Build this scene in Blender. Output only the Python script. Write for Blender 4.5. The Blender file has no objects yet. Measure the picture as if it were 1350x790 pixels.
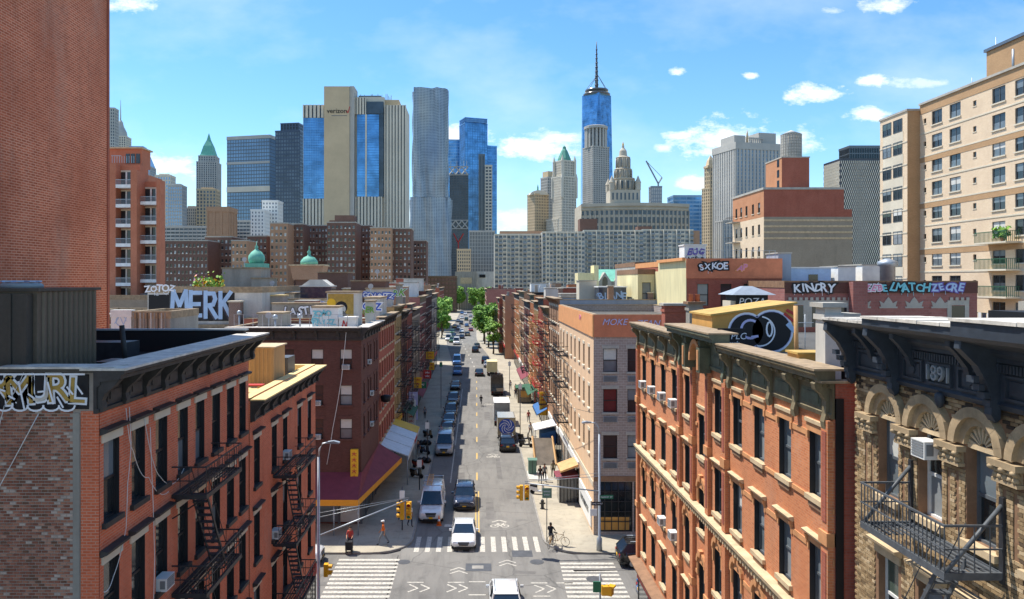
import bpy, bmesh, math, random
import numpy as np
from mathutils import Vector, Matrix
random.seed(7)
PI = math.pi
scene = bpy.context.scene
COL = scene.collection
# ---------------------------------------------------------------- camera
cam_d = bpy.data.cameras.new("camera")
cam = bpy.data.objects.new("camera", cam_d)
COL.objects.link(cam)
cam.location = (0, 0, 20)
cam.rotation_euler = (PI / 2, 0, 0)
cam_d.sensor_width = 36
cam_d.lens = 36 * 1000 / 1350
cam_d.shift_x = (675 - 628) / 1350
cam_d.shift_y = -(395 - 370) / 1350
cam_d.clip_start = 0.1
cam_d.clip_end = 12000
scene.camera = cam
# ---------------------------------------------------------------- light
scene.view_settings.view_transform = 'Standard'
scene.view_settings.look = 'None'
scene.view_settings.exposure = 1.04
scene.view_settings.gamma = 1
SUN_EL = math.radians(63)
SUN_AZ = math.radians(-56)          # measured from +Y (the way the camera looks), negative to the left
sun_dir = Vector((math.sin(SUN_AZ) * math.cos(SUN_EL), math.cos(SUN_AZ) * math.cos(SUN_EL), math.sin(SUN_EL)))
sun_d = bpy.data.lights.new("sun", 'SUN')
sun_d.energy = 3.4
sun_d.angle = math.radians(0.5)
sun_d.color = (1.0, 0.95, 0.87)
sun = bpy.data.objects.new("sun", sun_d)
COL.objects.link(sun)
sun.rotation_euler = (-sun_dir).to_track_quat('-Z', 'Y').to_euler()
sun.location = (0, 0, 300)
def make_world():
 w = bpy.data.worlds.new("World")
 scene.world = w
 w.use_nodes = True
 nt = w.node_tree
 nt.nodes.clear()
 N = nt.nodes.new
 K = nt.links.new
 out = N('ShaderNodeOutputWorld')
 bg = N('ShaderNodeBackground')
 sky = N('ShaderNodeTexSky')
 sky.sky_type = 'NISHITA'
 sky.sun_disc = False
 sky.sun_elevation = SUN_EL
 sky.sun_rotation = SUN_AZ
 sky.air_density = 1.0
 sky.dust_density = 0.15
 sky.ozone_density = 3.0
 hs = N('ShaderNodeHueSaturation')
 hs.inputs['Hue'].default_value = 0.497
 hs.inputs['Saturation'].default_value = 1.16
 hs.inputs['Value'].default_value = .86
 tint = N('ShaderNodeMixRGB'); tint.blend_type = 'MULTIPLY'; tint.inputs[0].default_value = 1; tint.inputs[2].default_value = (.7, .765, .81, 1)
 K(sky.outputs[0], tint.inputs[1]); K(tint.outputs[0], hs.inputs['Color'])
 def math_(op, a, b=None, c=None):
  n = N('ShaderNodeMath')
  n.operation = op
  for i, q in enumerate((a, b, c)):
   if q is None:
    continue
   if isinstance(q, (int, float)):
    n.inputs[i].default_value = q
   else:
    K(q, n.inputs[i])
  return n.outputs[0]
 tc = N('ShaderNodeTexCoord')
 sep = N('ShaderNodeSeparateXYZ')
 K(tc.outputs['Generated'], sep.inputs[0])
 X, Y, Z = sep.outputs
 ya = math_('MAXIMUM', math_('ABSOLUTE', Y), 0.05)
 A = math_('DIVIDE', X, ya)
 B = math_('DIVIDE', Z, ya)
 cmb = N('ShaderNodeCombineXYZ')
 K(A, cmb.inputs[0]); K(math_('MULTIPLY', B, 1.9), cmb.inputs[1])
 nz = N('ShaderNodeTexNoise')
 nz.inputs['Scale'].default_value = 13
 nz.inputs['Detail'].default_value = 8
 nz.inputs['Roughness'].default_value = 0.68
 K(cmb.outputs[0], nz.inputs['Vector'])
 nf = math_('SUBTRACT', nz.outputs[0], 0.5)
 # cloud banks: azimuth tangent, elevation tangent, half sizes, density
 banks = [(.07, .175, .065, .022, 1.0), (-.03, .19, .05, .025, .8), (.105, .19, .06, .012, .7), (.335, .185, .062, .026, 1.0), (.40, .178, .05, .02, .8),
   (.45, .247, .05, .012, 1.0), (.518, .265, .022, .009, 1.0), (.515, .222, .04, .012, 1.0),
   (.545, .36, .04, .014, .8), (.36, .27, .014, .006, 1.0), (.265, .275, .014, .007, .9), (-.45, .36, .04, .013, .9),
   (-.41, .15, .055, .02, .9), (.05, .08, .06, .02, .6), (.295, .127, .03, .012, .8), (-.08, .06, .05, .05, .6),
   (.6, .26, .05, .008, .5), (.47, .355, .025, .006, .4), (.27, .191, .02, .006, .7), (.245, .175, .012, .005, .6),
   (-1.3, .4, .3, .06, 1.0), (1.5, .5, .3, .07, 1.0), (-2.4, .9, .4, .12, 1.0), (.3, 1.1, .3, .1, .8)]
 tot = None
 for (a, b, ra, rb, dens) in banks:
  da = math_('MULTIPLY', math_('SUBTRACT', A, a), 1 / ra)
  db = math_('MULTIPLY', math_('SUBTRACT', B, b), 1 / rb)
  r2 = math_('ADD', math_('MULTIPLY', da, da), math_('MULTIPLY', db, db))
  m = math_('SUBTRACT', 1.0, math_('SQRT', r2))
  m = math_('MULTIPLY_ADD', nf, 4.2, m)
  m = math_('MULTIPLY', m, 1.25)
  n = N('ShaderNodeClamp'); K(m, n.inputs[0])
  m = math_('MULTIPLY', n.outputs[0], dens)
  tot = m if tot is None else math_('MAXIMUM', tot, m)
 # thin wisps everywhere
 nz2 = N('ShaderNodeTexNoise')
 nz2.inputs['Scale'].default_value = 3.2
 nz2.inputs['Detail'].default_value = 7
 nz2.inputs['Roughness'].default_value = 0.55
 K(cmb.outputs[0], nz2.inputs['Vector'])
 wis = N('ShaderNodeMapRange')
 wis.inputs['From Min'].default_value = 0.45
 wis.inputs['From Max'].default_value = 0.8
 wis.inputs['To Max'].default_value = 0.36
 K(nz2.outputs[0], wis.inputs[0])
 tot = math_('MAXIMUM', tot, wis.outputs[0])
 mix = N('ShaderNodeMixRGB')
 K(tot, mix.inputs[0])
 K(hs.outputs[0], mix.inputs[1])
 mix.inputs[2].default_value = (4.6, 4.7, 4.85, 1)
 K(mix.outputs[0], bg.inputs[0])
 bg.inputs[1].default_value = 0.15
 K(bg.outputs[0], out.inputs[0])
make_world()
# ---------------------------------------------------------------- materials
def C(h, k=1.0):
 h = h.lstrip('#')
 r = []
 for i in (0, 2, 4):
  v = int(h[i:i + 2], 16) / 255
  r.append((v / 12.92 if v <= .04045 else ((v + .055) / 1.055) ** 2.4) * k)
 return (r[0], r[1], r[2], 1)
MATS = {}
class NT:
 def __init__(s, name):
  s.m = bpy.data.materials.new(name)
  s.m.use_nodes = True
  s.nt = s.m.node_tree
  s.b = s.nt.nodes['Principled BSDF']
 def N(s, t, **kw):
  n = s.nt.nodes.new(t)
  for k, v in kw.items():
   if hasattr(n, k) and not k[0].isupper():
    setattr(n, k, v)
   else:
    n.inputs[k.replace('_', ' ')].default_value = v
  return n
 def L(s, a, b):
  s.nt.links.new(a, b)
 def coord(s, uv):
  return s.N('ShaderNodeTexCoord').outputs['UV' if uv else 'Object']
 def noise(s, vec, scale, detail=4, rough=.55, stretch=None):
  n = s.N('ShaderNodeTexNoise')
  n.inputs['Scale'].default_value = scale
  n.inputs['Detail'].default_value = detail
  n.inputs['Roughness'].default_value = rough
  if stretch:
   mp = s.N('ShaderNodeMapping')
   mp.inputs['Scale'].default_value = stretch
   s.L(vec, mp.inputs[0]); vec = mp.outputs[0]
  s.L(vec, n.inputs['Vector'])
  return n.outputs[0]
 def ramp(s, f, a, b, va=0.0, vb=1.0):
  r = s.N('ShaderNodeMapRange')
  r.inputs['From Min'].default_value = a; r.inputs['From Max'].default_value = b
  r.inputs['To Min'].default_value = va; r.inputs['To Max'].default_value = vb
  s.L(f, r.inputs[0])
  return r.outputs[0]
 def mix(s, f, a, b, mode='MIX'):
  n = s.N('ShaderNodeMixRGB', blend_type=mode)
  for i, q in enumerate((f, a, b)):
   if isinstance(q, (int, float)):
    n.inputs[i].default_value = q
   elif isinstance(q, tuple):
    n.inputs[i].default_value = q
   else:
    s.L(q, n.inputs[i])
  return n.outputs[0]
 def bump(s, h, strength=.4, dist=.02):
  n = s.N('ShaderNodeBump')
  n.inputs['Strength'].default_value = strength
  n.inputs['Distance'].default_value = dist
  s.L(h, n.inputs['Height'])
  s.L(n.outputs[0], s.b.inputs['Normal'])
def scl(c, k):
 return (min(1, c[0] * k), min(1, c[1] * k), min(1, c[2] * k), 1)
def plain(name, col, rough=.6, metal=0.0, var=.25, sc=1.5, bump=0.0, spec=.4, streak=False):
 """a surface of one colour with mottled wear"""
 t = NT(name)
 v = t.coord(False)
 n = t.noise(v, sc, 6, .6, (1, 1, .25) if streak else None)
 f = t.ramp(n, .3, .7)
 c = t.mix(f, scl(col, 1 - var), scl(col, 1 + var))
 n2 = t.noise(v, sc * 9, 3)
 c = t.mix(t.ramp(n2, .4, .75, 0, var), c, scl(col, .55))
 t.L(c, t.b.inputs['Base Color'])
 t.b.inputs['Roughness'].default_value = rough
 t.b.inputs['Metallic'].default_value = metal
 t.b.inputs['Specular IOR Level'].default_value = spec
 if bump:
  t.bump(n2, bump)
 MATS[name] = t.m
 return t.m
def brick(name, c1, c2, mortar, bw=.215, rh=.075, ms=.009, stain='#2a2320', stain_amt=.35, pale=0.0, wear=1.0):
 t = NT(name)
 v = t.coord(True)
 b = t.N('ShaderNodeTexBrick')
 b.inputs['Color1'].default_value = c1
 b.inputs['Color2'].default_value = c2
 b.inputs['Mortar'].default_value = mortar
 b.inputs['Scale'].default_value = 1
 b.inputs['Mortar Size'].default_value = ms
 b.inputs['Mortar Smooth'].default_value = .2
 b.inputs['Brick Width'].default_value = bw
 b.inputs['Row Height'].default_value = rh
 t.L(v, b.inputs['Vector'])
 n1 = t.noise(v, .35, 8, .6)
 c = t.mix(t.ramp(n1, .3, .7, 0, .55), b.outputs[0], scl(c2, .72 * wear))
 n2 = t.noise(v, .9, 7, .65, (1, .22, 1))
 c = t.mix(t.ramp(n2, .5, .8, 0, stain_amt), c, C(stain))
 if pale:
  n3 = t.noise(v, .6, 6, .7, (1, .35, 1))
  c = t.mix(t.ramp(n3, .52, .72, 0, pale), c, C('#b0a596'))
 n4 = t.noise(v, 14, 2)
 c = t.mix(t.ramp(n4, .35, .7, 0, .3), c, scl(c1, 1.25))
 t.L(c, t.b.inputs['Base Color'])
 t.b.inputs['Roughness'].default_value = .85
 t.b.inputs['Specular IOR Level'].default_value = .25
 t.bump(b.outputs['Fac'], -.5, .01)
 MATS[name] = t.m
def glass(name, col, rough=.08, metal=0.0, var=.5, sc=.35, spec=.6):
 t = NT(name)
 v = t.coord(False)
 n = t.noise(v, sc, 3)
 c = t.mix(t.ramp(n, .3, .7), scl(col, 1 - var), scl(col, 1 + var))
 t.L(c, t.b.inputs['Base Color'])
 t.b.inputs['Roughness'].default_value = rough
 t.b.inputs['Metallic'].default_value = metal
 t.b.inputs['Specular IOR Level'].default_value = spec
 MATS[name] = t.m
def striped(name, ca, cb, period, frac=.3, axis=0, rough=.6, metal=0.0):
 """corrugated sheet: ridges carried in the relief, wear in the colour"""
 t = NT(name)
 v = t.coord(True)
 w = t.N('ShaderNodeTexWave')
 w.bands_direction = 'X' if axis == 0 else 'Y'
 w.inputs['Scale'].default_value = 1 / period * .3183 * PI / 3.1416 * 1.0
 w.inputs['Distortion'].default_value = 0
 t.L(v, w.inputs['Vector'])
 n = t.noise(v, 1.2, 6, .6, (1, .2, 1))
 c = t.mix(t.ramp(n, .35, .7), ca, cb)
 t.L(c, t.b.inputs['Base Color'])
 t.b.inputs['Roughness'].default_value = rough
 t.b.inputs['Metallic'].default_value = metal
 t.bump(w.outputs['Fac'], .8, .05)
 MATS[name] = t.m
# masonry
brick('brick_red_left', C('#dc7650'), C('#c45f3e'), C('#c79a82'), ms=.012, stain_amt=.4, pale=.35)
brick('brick_brown_old', C('#7d5a4c'), C('#664a3f'), C('#b0a69c'), pale=.5, ms=.012)
brick('brick_tower_red', C('#cf7452'), C('#a95436'), C('#e0ae92'), rh=.1, bw=.3, ms=.018, stain_amt=.5, pale=.3, wear=.85)
brick('brick_orange', C('#d58a5c'), C('#bd7048'), C('#c09a7c'), stain_amt=.3, pale=.25)
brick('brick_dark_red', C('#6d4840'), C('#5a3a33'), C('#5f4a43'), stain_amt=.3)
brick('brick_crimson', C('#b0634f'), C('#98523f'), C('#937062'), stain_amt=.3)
brick('brick_tan', C('#cfb07e'), C('#b4935f'), C('#5c5140'), stain_amt=.5, stain='#1f1a15')
brick('brick_pink_grey', C('#aa9a90'), C('#96877e'), C('#c2b8ae'), bw=.4, rh=.2, ms=.018, stain_amt=.15)
brick('brick_cream', C('#e4cdb2'), C('#d6bb9c'), C('#c9b893'), stain_amt=.1)
brick('brick_cream_brown', C('#bb9773'), C('#aa8763'), C('#a98b63'), stain_amt=.1)
brick('brick_housing', C('#7c5f52'), C('#6a4f44'), C('#7d675c'), stain_amt=.2)
brick('brick_housing_tan', C('#bd977a'), C('#aa8468'), C('#8a6a50'), stain_amt=.2)
brick('brick_balcony_tower', C('#c97c5c'), C('#b46a4c'), C('#b58a74'), stain_amt=.15)
brick('brick_maroon', C('#a06a62'), C('#8d5a54'), C('#93756c'), bw=.5, rh=.22, ms=.02, stain_amt=.25)
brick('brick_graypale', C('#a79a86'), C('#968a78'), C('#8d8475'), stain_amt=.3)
plain('render_terracotta', C('#c77a58'), .85, var=.15)
plain('render_orange', C('#d99862'), .85, var=.12)
plain('render_cream', C('#dccf9f'), .85, var=.12, streak=True)
plain('render_grey_blue', C('#8f9aa8'), .85, var=.1, streak=True)
plain('render_pink', C('#debb96'), .85, var=.1, streak=True)
plain('stone_tan', C('#c4ad8a'), .8, var=.25, sc=2)
plain('stone_orange', C('#c98f60'), .8, var=.2, sc=2)
plain('stone_arch', C('#a89272'), .8, var=.3, sc=2)
plain('stone_civic', C('#b5ab99'), .85, var=.15, sc=.08)
plain('mortar', C('#a3978b'), .95, var=.2, sc=1.5)
plain('stone_brown', C('#8a6a50'), .8, var=.25, sc=2)
plain('stone_light', C('#cfc4ae'), .8, var=.15, sc=.2)
plain('stone_grey', C('#aaa59a'), .8, var=.2, sc=1)
plain('stone_far', C('#d2c9b6'), .85, var=.1, sc=.05)
plain('stone_far_grey', C('#b3b0a8'), .85, var=.12, sc=.05)
plain('stone_far_tan', C('#c8b290'), .85, var=.1, sc=.05)
plain('concrete', C('#9b958a'), .85, var=.25, sc=.8, streak=True)
plain('concrete_pale', C('#c3bfb6'), .85, var=.2, sc=.8, streak=True)
plain('cornice_black', C('#343b44'), .55, var=.3, sc=3, spec=.45)
plain('cornice_left', C('#3a3735'), .6, var=.4, sc=3)
plain('cornice_weathered', C('#71664d'), .75, var=.4, sc=2.2, streak=True)
plain('cornice_green', C('#5f624f'), .75, var=.35, sc=2.2)
plain('flashing', C('#c9c2b6'), .7, var=.3, sc=3)
plain('flashing_brown', C('#9c876b'), .75, var=.35, sc=3)
plain('iron_black', C('#303134'), .5, var=.3, sc=5)
plain('iron_grey', C('#54585c'), .5, var=.3, sc=5)
plain('galvanised', C('#a7adb2'), .45, .5, var=.15, sc=2)
plain('tar_roof', C('#55534f'), .9, var=.3, sc=.5)
plain('silver_roof', C('#a9aba9'), .8, var=.2, sc=.6)
plain('roof_black', C('#1f2023'), .7, var=.3, sc=1)
plain('yellow_roof', C('#d9bf86'), .85, var=.12)
plain('white_paint', C('#e4e2dc'), .6, var=.1)
plain('grey_paint', C('#8e9498'), .6, var=.15)
plain('frame_black', C('#28292c'), .5, var=.2)
plain('frame_white', C('#d8d8d4'), .5, var=.1)
plain('frame_grey', C('#5f6468'), .5, var=.15)
plain('frame_tan', C('#a88f6e'), .6, var=.15)
plain('blind_white', C('#c9c8c0'), .7, var=.1)
plain('blind_grey', C('#83888a'), .7, var=.15)
plain('curtain_red', C('#6a2624'), .8, var=.2)
plain('copper_green', C('#6fb39b'), .7, var=.2, sc=.6)
plain('copper_green_far', C('#5f9a86'), .7, var=.2, sc=.05)
plain('ac_white', C('#dad9d4'), .5, var=.06)
plain('ac_grille', C('#7b7d7d'), .6, var=.1)
plain('tin_brown', C('#665c50'), .45, .3, var=.3, sc=1.2, streak=True)
plain('tin_dark', C('#45423e'), .45, .3, var=.3, sc=1.2, streak=True)
plain('wood_tan', C('#c39a68'), .75, var=.2, streak=True)
plain('container_orange', C('#c9964e'), .7, var=.2, sc=1.2, streak=True)
plain('container_yellow', C('#bd9a54'), .75, var=.25, sc=1.2)
plain('paint_black', C('#15161a'), .6, var=.15)
plain('paint_white', C('#e6e8ec'), .6, var=.06)
plain('paint_lilac', C('#b9b8dd'), .6, var=.1)
plain('paint_sky', C('#a9c3e0'), .6, var=.12)
plain('paint_gold', C('#b08f45'), .6, var=.25, sc=4)
plain('paint_cyan', C('#79c4cf'), .6, var=.15)
plain('paint_pink', C('#d888a4'), .6, var=.15)
plain('paint_red', C('#b83a36'), .6, var=.1)
plain('paint_blue', C('#2f55b5'), .5, var=.1)
plain('paint_green', C('#7fae4e'), .6, var=.15)
plain('paint_purple', C('#6b5aa6'), .6, var=.15)
plain('sign_yellow', C('#e8b52a'), .5, var=.08)
plain('signal_yellow', C('#e0a41e'), .45, var=.06)
plain('sign_green', C('#1f6b4f'), .5, var=.08)
plain('sign_red', C('#b3302b'), .55, var=.1)
plain('sign_white', C('#e3e3df'), .5, var=.05)
plain('sign_blue', C('#2b6cb0'), .5, var=.05)
plain('awning_maroon', C('#7d3a44'), .8, var=.15)
plain('awning_orange', C('#e29a2e'), .75, var=.08)
plain('awning_silver', C('#c9cdd0'), .5, .2, var=.12)
plain('awning_yellow', C('#d9b53a'), .7, var=.1)
plain('awning_green', C('#2f5d44'), .8, var=.1)
plain('awning_blue', C('#35659b'), .8, var=.1)
plain('plastic_black', C('#1a1a1c'), .4, var=.1)
plain('bark', C('#5b4a3a'), .9, var=.3, sc=3)
plain('leaf_a', C('#6f9a38'), .7, var=.3, sc=1.3)
plain('leaf_b', C('#93b84a'), .7, var=.3, sc=1.3)
plain('leaf_c', C('#527d31'), .7, var=.3, sc=1.3)
# glass
glass('glass_dark', C('#2a3033'), .1)
glass('glass_grey', C('#737d82'), .12)
glass('glass_green', C('#4a574f'), .12)
glass('glass_far', C('#56636f'), .2, sc=.08)
glass('glass_far_dark', C('#38444f'), .2, sc=.08)
glass('glass_blue', C('#5a90bd'), .14, .5, var=.45, sc=.09)
glass('glass_blue_deep', C('#4a7aa8'), .14, .5, var=.45, sc=.08)
glass('glass_blue_pale', C('#84a5c2'), .18, .3, var=.25, sc=.03)
glass('glass_car', C('#1b2a3a'), .05, spec=.8)
glass('glass_black', C('#0d0f12'), .08)
plain('lamp_lens', C('#d9dde0'), .2, var=.05)
plain('lamp_red', C('#8e1512'), .3, var=.05)
plain('tyre', C('#18181a'), .85, var=.1)
plain('rim', C('#a5a8ab'), .35, .7, var=.1)
plain('skin', C('#b98465'), .6, var=.05)
plain('skin_dark', C('#6e4a37'), .6, var=.05)
plain('hair', C('#221a16'), .7, var=.1)
plain('cloth_orange', C('#d86a24'), .8, var=.1)
plain('cloth_navy', C('#2b3346'), .8, var=.1)
plain('cloth_grey', C('#6d7075'), .8, var=.1)
plain('cloth_black', C('#1f2024'), .8, var=.1)
plain('cloth_white', C('#d8d8d6'), .8, var=.05)
plain('cloth_red', C('#b04038'), .8, var=.1)
plain('cloth_blue', C('#6f9ac6'), .8, var=.1)
plain('cloth_khaki', C('#8d8468'), .8, var=.1)
def car_paint(name, col, rough=.25, metal=.2):
 t = NT(name)
 t.b.inputs['Base Color'].default_value = col
 t.b.inputs['Roughness'].default_value = rough
 t.b.inputs['Metallic'].default_value = metal
 t.b.inputs['Coat Weight'].default_value = .6
 n = t.noise(t.coord(False), 3, 4)
 t.L(t.mix(t.ramp(n, .4, .7, 0, .18), col, C('#8a8378')), t.b.inputs['Base Color'])
 MATS[name] = t.m
for nm, h in dict(car_white='#e8e8e6', car_black='#16171a', car_navy='#1d2c46', car_silver='#a8adb2', car_grey='#50555b', car_red='#8c2320',
    car_blue='#3a6da8', car_green='#3f6a4a', car_tan='#a89878', car_yellow='#e0ac24', car_brown='#5a4a38').items():
 car_paint(nm, C(h))
def ground_mats():
 t = NT('asphalt')
 v = t.coord(False)
 n1 = t.noise(v, .12, 8, .65)
 n2 = t.noise(v, 1.1, 6, .7, (1, .12, 1))
 n3 = t.noise(v, 25, 2)
 c = t.mix(t.ramp(n1, .3, .7), C('#625f5b'), C('#7d7a74'))
 c = t.mix(t.ramp(n2, .47, .7, 0, .8), c, C('#504e4b'))
 n5 = t.noise(v, .7, 4, .6)
 c = t.mix(t.ramp(n5, .58, .68, 0, .6), c, C('#4b4a48'))
 c = t.mix(t.ramp(n3, .35, .7, 0, .35), c, C('#928e86'))
 vo = t.N('ShaderNodeTexVoronoi', feature='DISTANCE_TO_EDGE')
 vo.inputs['Scale'].default_value = .13
 mp = t.N('ShaderNodeMixRGB', blend_type='ADD'); mp.inputs[0].default_value = .6
 nn = t.N('ShaderNodeTexNoise'); nn.inputs['Scale'].default_value = .8; nn.inputs['Detail'].default_value = 5
 t.L(v, nn.inputs['Vector']); t.L(v, mp.inputs[1]); t.L(nn.outputs[1], mp.inputs[2]); t.L(mp.outputs[0], vo.inputs['Vector'])
 c = t.mix(t.ramp(vo.outputs[0], .002, .009, .4, 0), c, C('#3a3937'))
 t.L(c, t.b.inputs['Base Color'])
 t.b.inputs['Roughness'].default_value = .9
 t.bump(n3, .3, .01)
 MATS['asphalt'] = t.m
 t = NT('sidewalk')
 v = t.coord(False)
 b = t.N('ShaderNodeTexBrick')
 b.offset = 0
 b.inputs['Color1'].default_value = C('#a19886'); b.inputs['Color2'].default_value = C('#928a7b')
 b.inputs['Mortar'].default_value = C('#8a8272'); b.inputs['Scale'].default_value = 1
 b.inputs['Mortar Size'].default_value = .02; b.inputs['Brick Width'].default_value = 1.5; b.inputs['Row Height'].default_value = 1.5
 t.L(v, b.inputs['Vector'])
 n1 = t.noise(v, .3, 7, .65)
 c = t.mix(t.ramp(n1, .35, .65, 0, .8), b.outputs[0], C('#b3a994'))
 n2 = t.noise(v, 1.7, 7, .7)
 c = t.mix(t.ramp(n2, .52, .75, 0, .6), c, C('#75705f'))
 n4 = t.noise(v, 14, 3, .6)
 c = t.mix(t.ramp(n4, .62, .68, 0, .5), c, C('#6a655b'))
 t.L(c, t.b.inputs['Base Color'])
 t.b.inputs['Roughness'].default_value = .9
 MATS['sidewalk'] = t.m
 for nm, col in (('marking_white', '#d0c9ba'), ('marking_yellow', '#dcae2c')):
  t = NT(nm)
  v = t.coord(False)
  n = t.noise(v, 6, 6, .75)
  c = t.mix(t.ramp(n, .42, .62, .12, .9), C(col), C('#8a8780'))
  t.L(c, t.b.inputs['Base Color'])
  t.b.inputs['Roughness'].default_value = .8
  MATS[nm] = t.m
ground_mats()
plain('kerb_stone', C('#8f8b84'), .85, var=.2)
plain('city_floor', C('#7d7a74'), .9, var=.2, sc=.05)
plain('cabinet_green', C('#5f8070'), .55, var=.1)
plain('asphalt_dark', C('#6b6864'), .9, var=.25, sc=1)
plain('steel_plate', C('#5a5b5d'), .6, .4, var=.2)
# ---------------------------------------------------------------- mesh collector
class MB:
 def __init__(s):
  s.v = []; s.f = []; s.m = []; s.mats = []; s.sm = []
  s.T = (0, 0, 0, 1, 0)
 def frame(s, ox=0, oy=0, deg=0, oz=0):
  a = math.radians(deg)
  s.T = (ox, oy, oz, math.cos(a), math.sin(a))
  return s
 def P(s, p):
  ox, oy, oz, c, n = s.T
  return (ox + p[0] * c - p[1] * n, oy + p[0] * n + p[1] * c, oz + p[2])
 def mi(s, mat):
  if mat not in s.mats:
   s.mats.append(mat)
  return s.mats.index(mat)
 def face(s, pts, mat, smooth=False):
  k = len(s.v)
  s.v += [s.P(p) for p in pts]
  s.f.append(tuple(range(k, k + len(pts))))
  s.m.append(s.mi(mat)); s.sm.append(smooth)
 def mesh(s, verts, faces, mat, smooth=False):
  k = len(s.v)
  s.v += [s.P(p) for p in verts]
  i = s.mi(mat)
  for f in faces:
   s.f.append(tuple(k + j for j in f)); s.m.append(i); s.sm.append(smooth)
 def box(s, x0, x1, y0, y1, z0, z1, mat, skip=''):
  if x1 < x0: x0, x1 = x1, x0
  if y1 < y0: y0, y1 = y1, y0
  if z1 < z0: z0, z1 = z1, z0
  v = [(x0, y0, z0), (x1, y0, z0), (x1, y1, z0), (x0, y1, z0), (x0, y0, z1), (x1, y0, z1), (x1, y1, z1), (x0, y1, z1)]
  F = dict(b=(0, 3, 2, 1), t=(4, 5, 6, 7), f=(0, 1, 5, 4), k=(2, 3, 7, 6), l=(3, 0, 4, 7), r=(1, 2, 6, 5))
  s.mesh(v, [F[q] for q in F if q not in skip], mat)
  return s
 def prism(s, poly, axis, a, b, mat, smooth=False):
  """poly: 2-D outline; axis 'x': (y,z) outline run from x=a to x=b, 'y': (x,z), 'z': (x,y)"""
  def q(p, t):
   return {'x': (t, p[0], p[1]), 'y': (p[0], t, p[1]), 'z': (p[0], p[1], t)}[axis]
  n = len(poly)
  ar = sum(poly[i][0] * poly[(i + 1) % n][1] - poly[(i + 1) % n][0] * poly[i][1] for i in range(n))
  flip = (ar < 0) ^ (axis == 'y') ^ (b < a)
  v = [q(p, a) for p in poly] + [q(p, b) for p in poly]
  fs = [tuple(range(n))[::-1], tuple(range(n, 2 * n))]
  fs += [(i, (i + 1) % n, n + (i + 1) % n, n + i) for i in range(n)]
  if flip:
   fs = [f[::-1] for f in fs]
  s.mesh(v, fs[:2], mat)
  s.mesh(v, fs[2:], mat, smooth)
  return s
 def tube(s, pts, r, mat, n=6, r2=None, smooth=True):
  pts = [Vector(p) for p in pts]
  verts = []; faces = []
  m = len(pts)
  for i, p in enumerate(pts):
   d = (pts[min(i + 1, m - 1)] - pts[max(i - 1, 0)])
   if d.length < 1e-9: d = Vector((0, 0, 1))
   d.normalize()
   a = d.cross(Vector((0, 0, 1)) if abs(d.z) < .9 else Vector((1, 0, 0))).normalized()
   b = d.cross(a)
   rr = r if r2 is None else r + (r2 - r) * i / (m - 1)
   for k in range(n):
    t = 2 * PI * k / n
    verts.append(tuple(p + (a * math.cos(t) + b * math.sin(t)) * rr))
  for i in range(m - 1):
   for k in range(n):
    faces.append((i * n + k, (i + 1) * n + k, (i + 1) * n + (k + 1) % n, i * n + (k + 1) % n))
  faces.append(tuple(range(n))); faces.append(tuple(range((m - 1) * n, m * n))[::-1])
  s.mesh(verts, [f[::-1] for f in faces], mat, smooth and n > 4)
  return s
 def bar(s, p, q, w, mat):
  return s.tube([p, q], w * .7071, mat, 4, smooth=False)
 def lathe(s, cx, cy, prof, mat, n=16, smooth=True, a0=0.0):
  verts = []; faces = []
  for (r, z) in prof:
   for k in range(n):
    t = a0 + 2 * PI * k / n
    verts.append((cx + r * math.cos(t), cy + r * math.sin(t), z))
  for i in range(len(prof) - 1):
   for k in range(n):
    faces.append((i * n + k, i * n + (k + 1) % n, (i + 1) * n + (k + 1) % n, (i + 1) * n + k))
  faces.append(tuple(range(n))[::-1]); faces.append(tuple(range((len(prof) - 1) * n, len(prof) * n)))
  s.mesh(verts, faces, mat, smooth)
  return s
 def wall(s, u0, u1, z0, z1, holes, mat, reveal=.22, rmat=None):
  """wall sheet on local y=0 facing -y with real openings and reveals"""
  hs = [h for h in holes if h[1] > u0 and h[0] < u1 and h[3] > z0 and h[2] < z1]
  zs = sorted({z0, z1} | {h[2] for h in hs} | {h[3] for h in hs})
  zs = [z for z in zs if z0 - 1e-6 <= z <= z1 + 1e-6]
  for a, b in zip(zs, zs[1:]):
   cut = sorted((h[0], h[1]) for h in hs if h[2] < b - 1e-6 and h[3] > a + 1e-6)
   u = u0
   for (c, d) in cut + [(u1, u1)]:
    if c > u + 1e-6:
     s.face([(u, 0, a), (c, 0, a), (c, 0, b), (u, 0, b)], mat)
    u = max(u, d)
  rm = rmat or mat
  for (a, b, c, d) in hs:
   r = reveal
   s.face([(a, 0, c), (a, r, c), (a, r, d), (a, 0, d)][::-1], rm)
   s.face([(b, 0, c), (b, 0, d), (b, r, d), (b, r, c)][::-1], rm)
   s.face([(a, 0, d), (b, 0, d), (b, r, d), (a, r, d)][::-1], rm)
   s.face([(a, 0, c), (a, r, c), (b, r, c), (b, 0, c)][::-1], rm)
  return s
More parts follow.
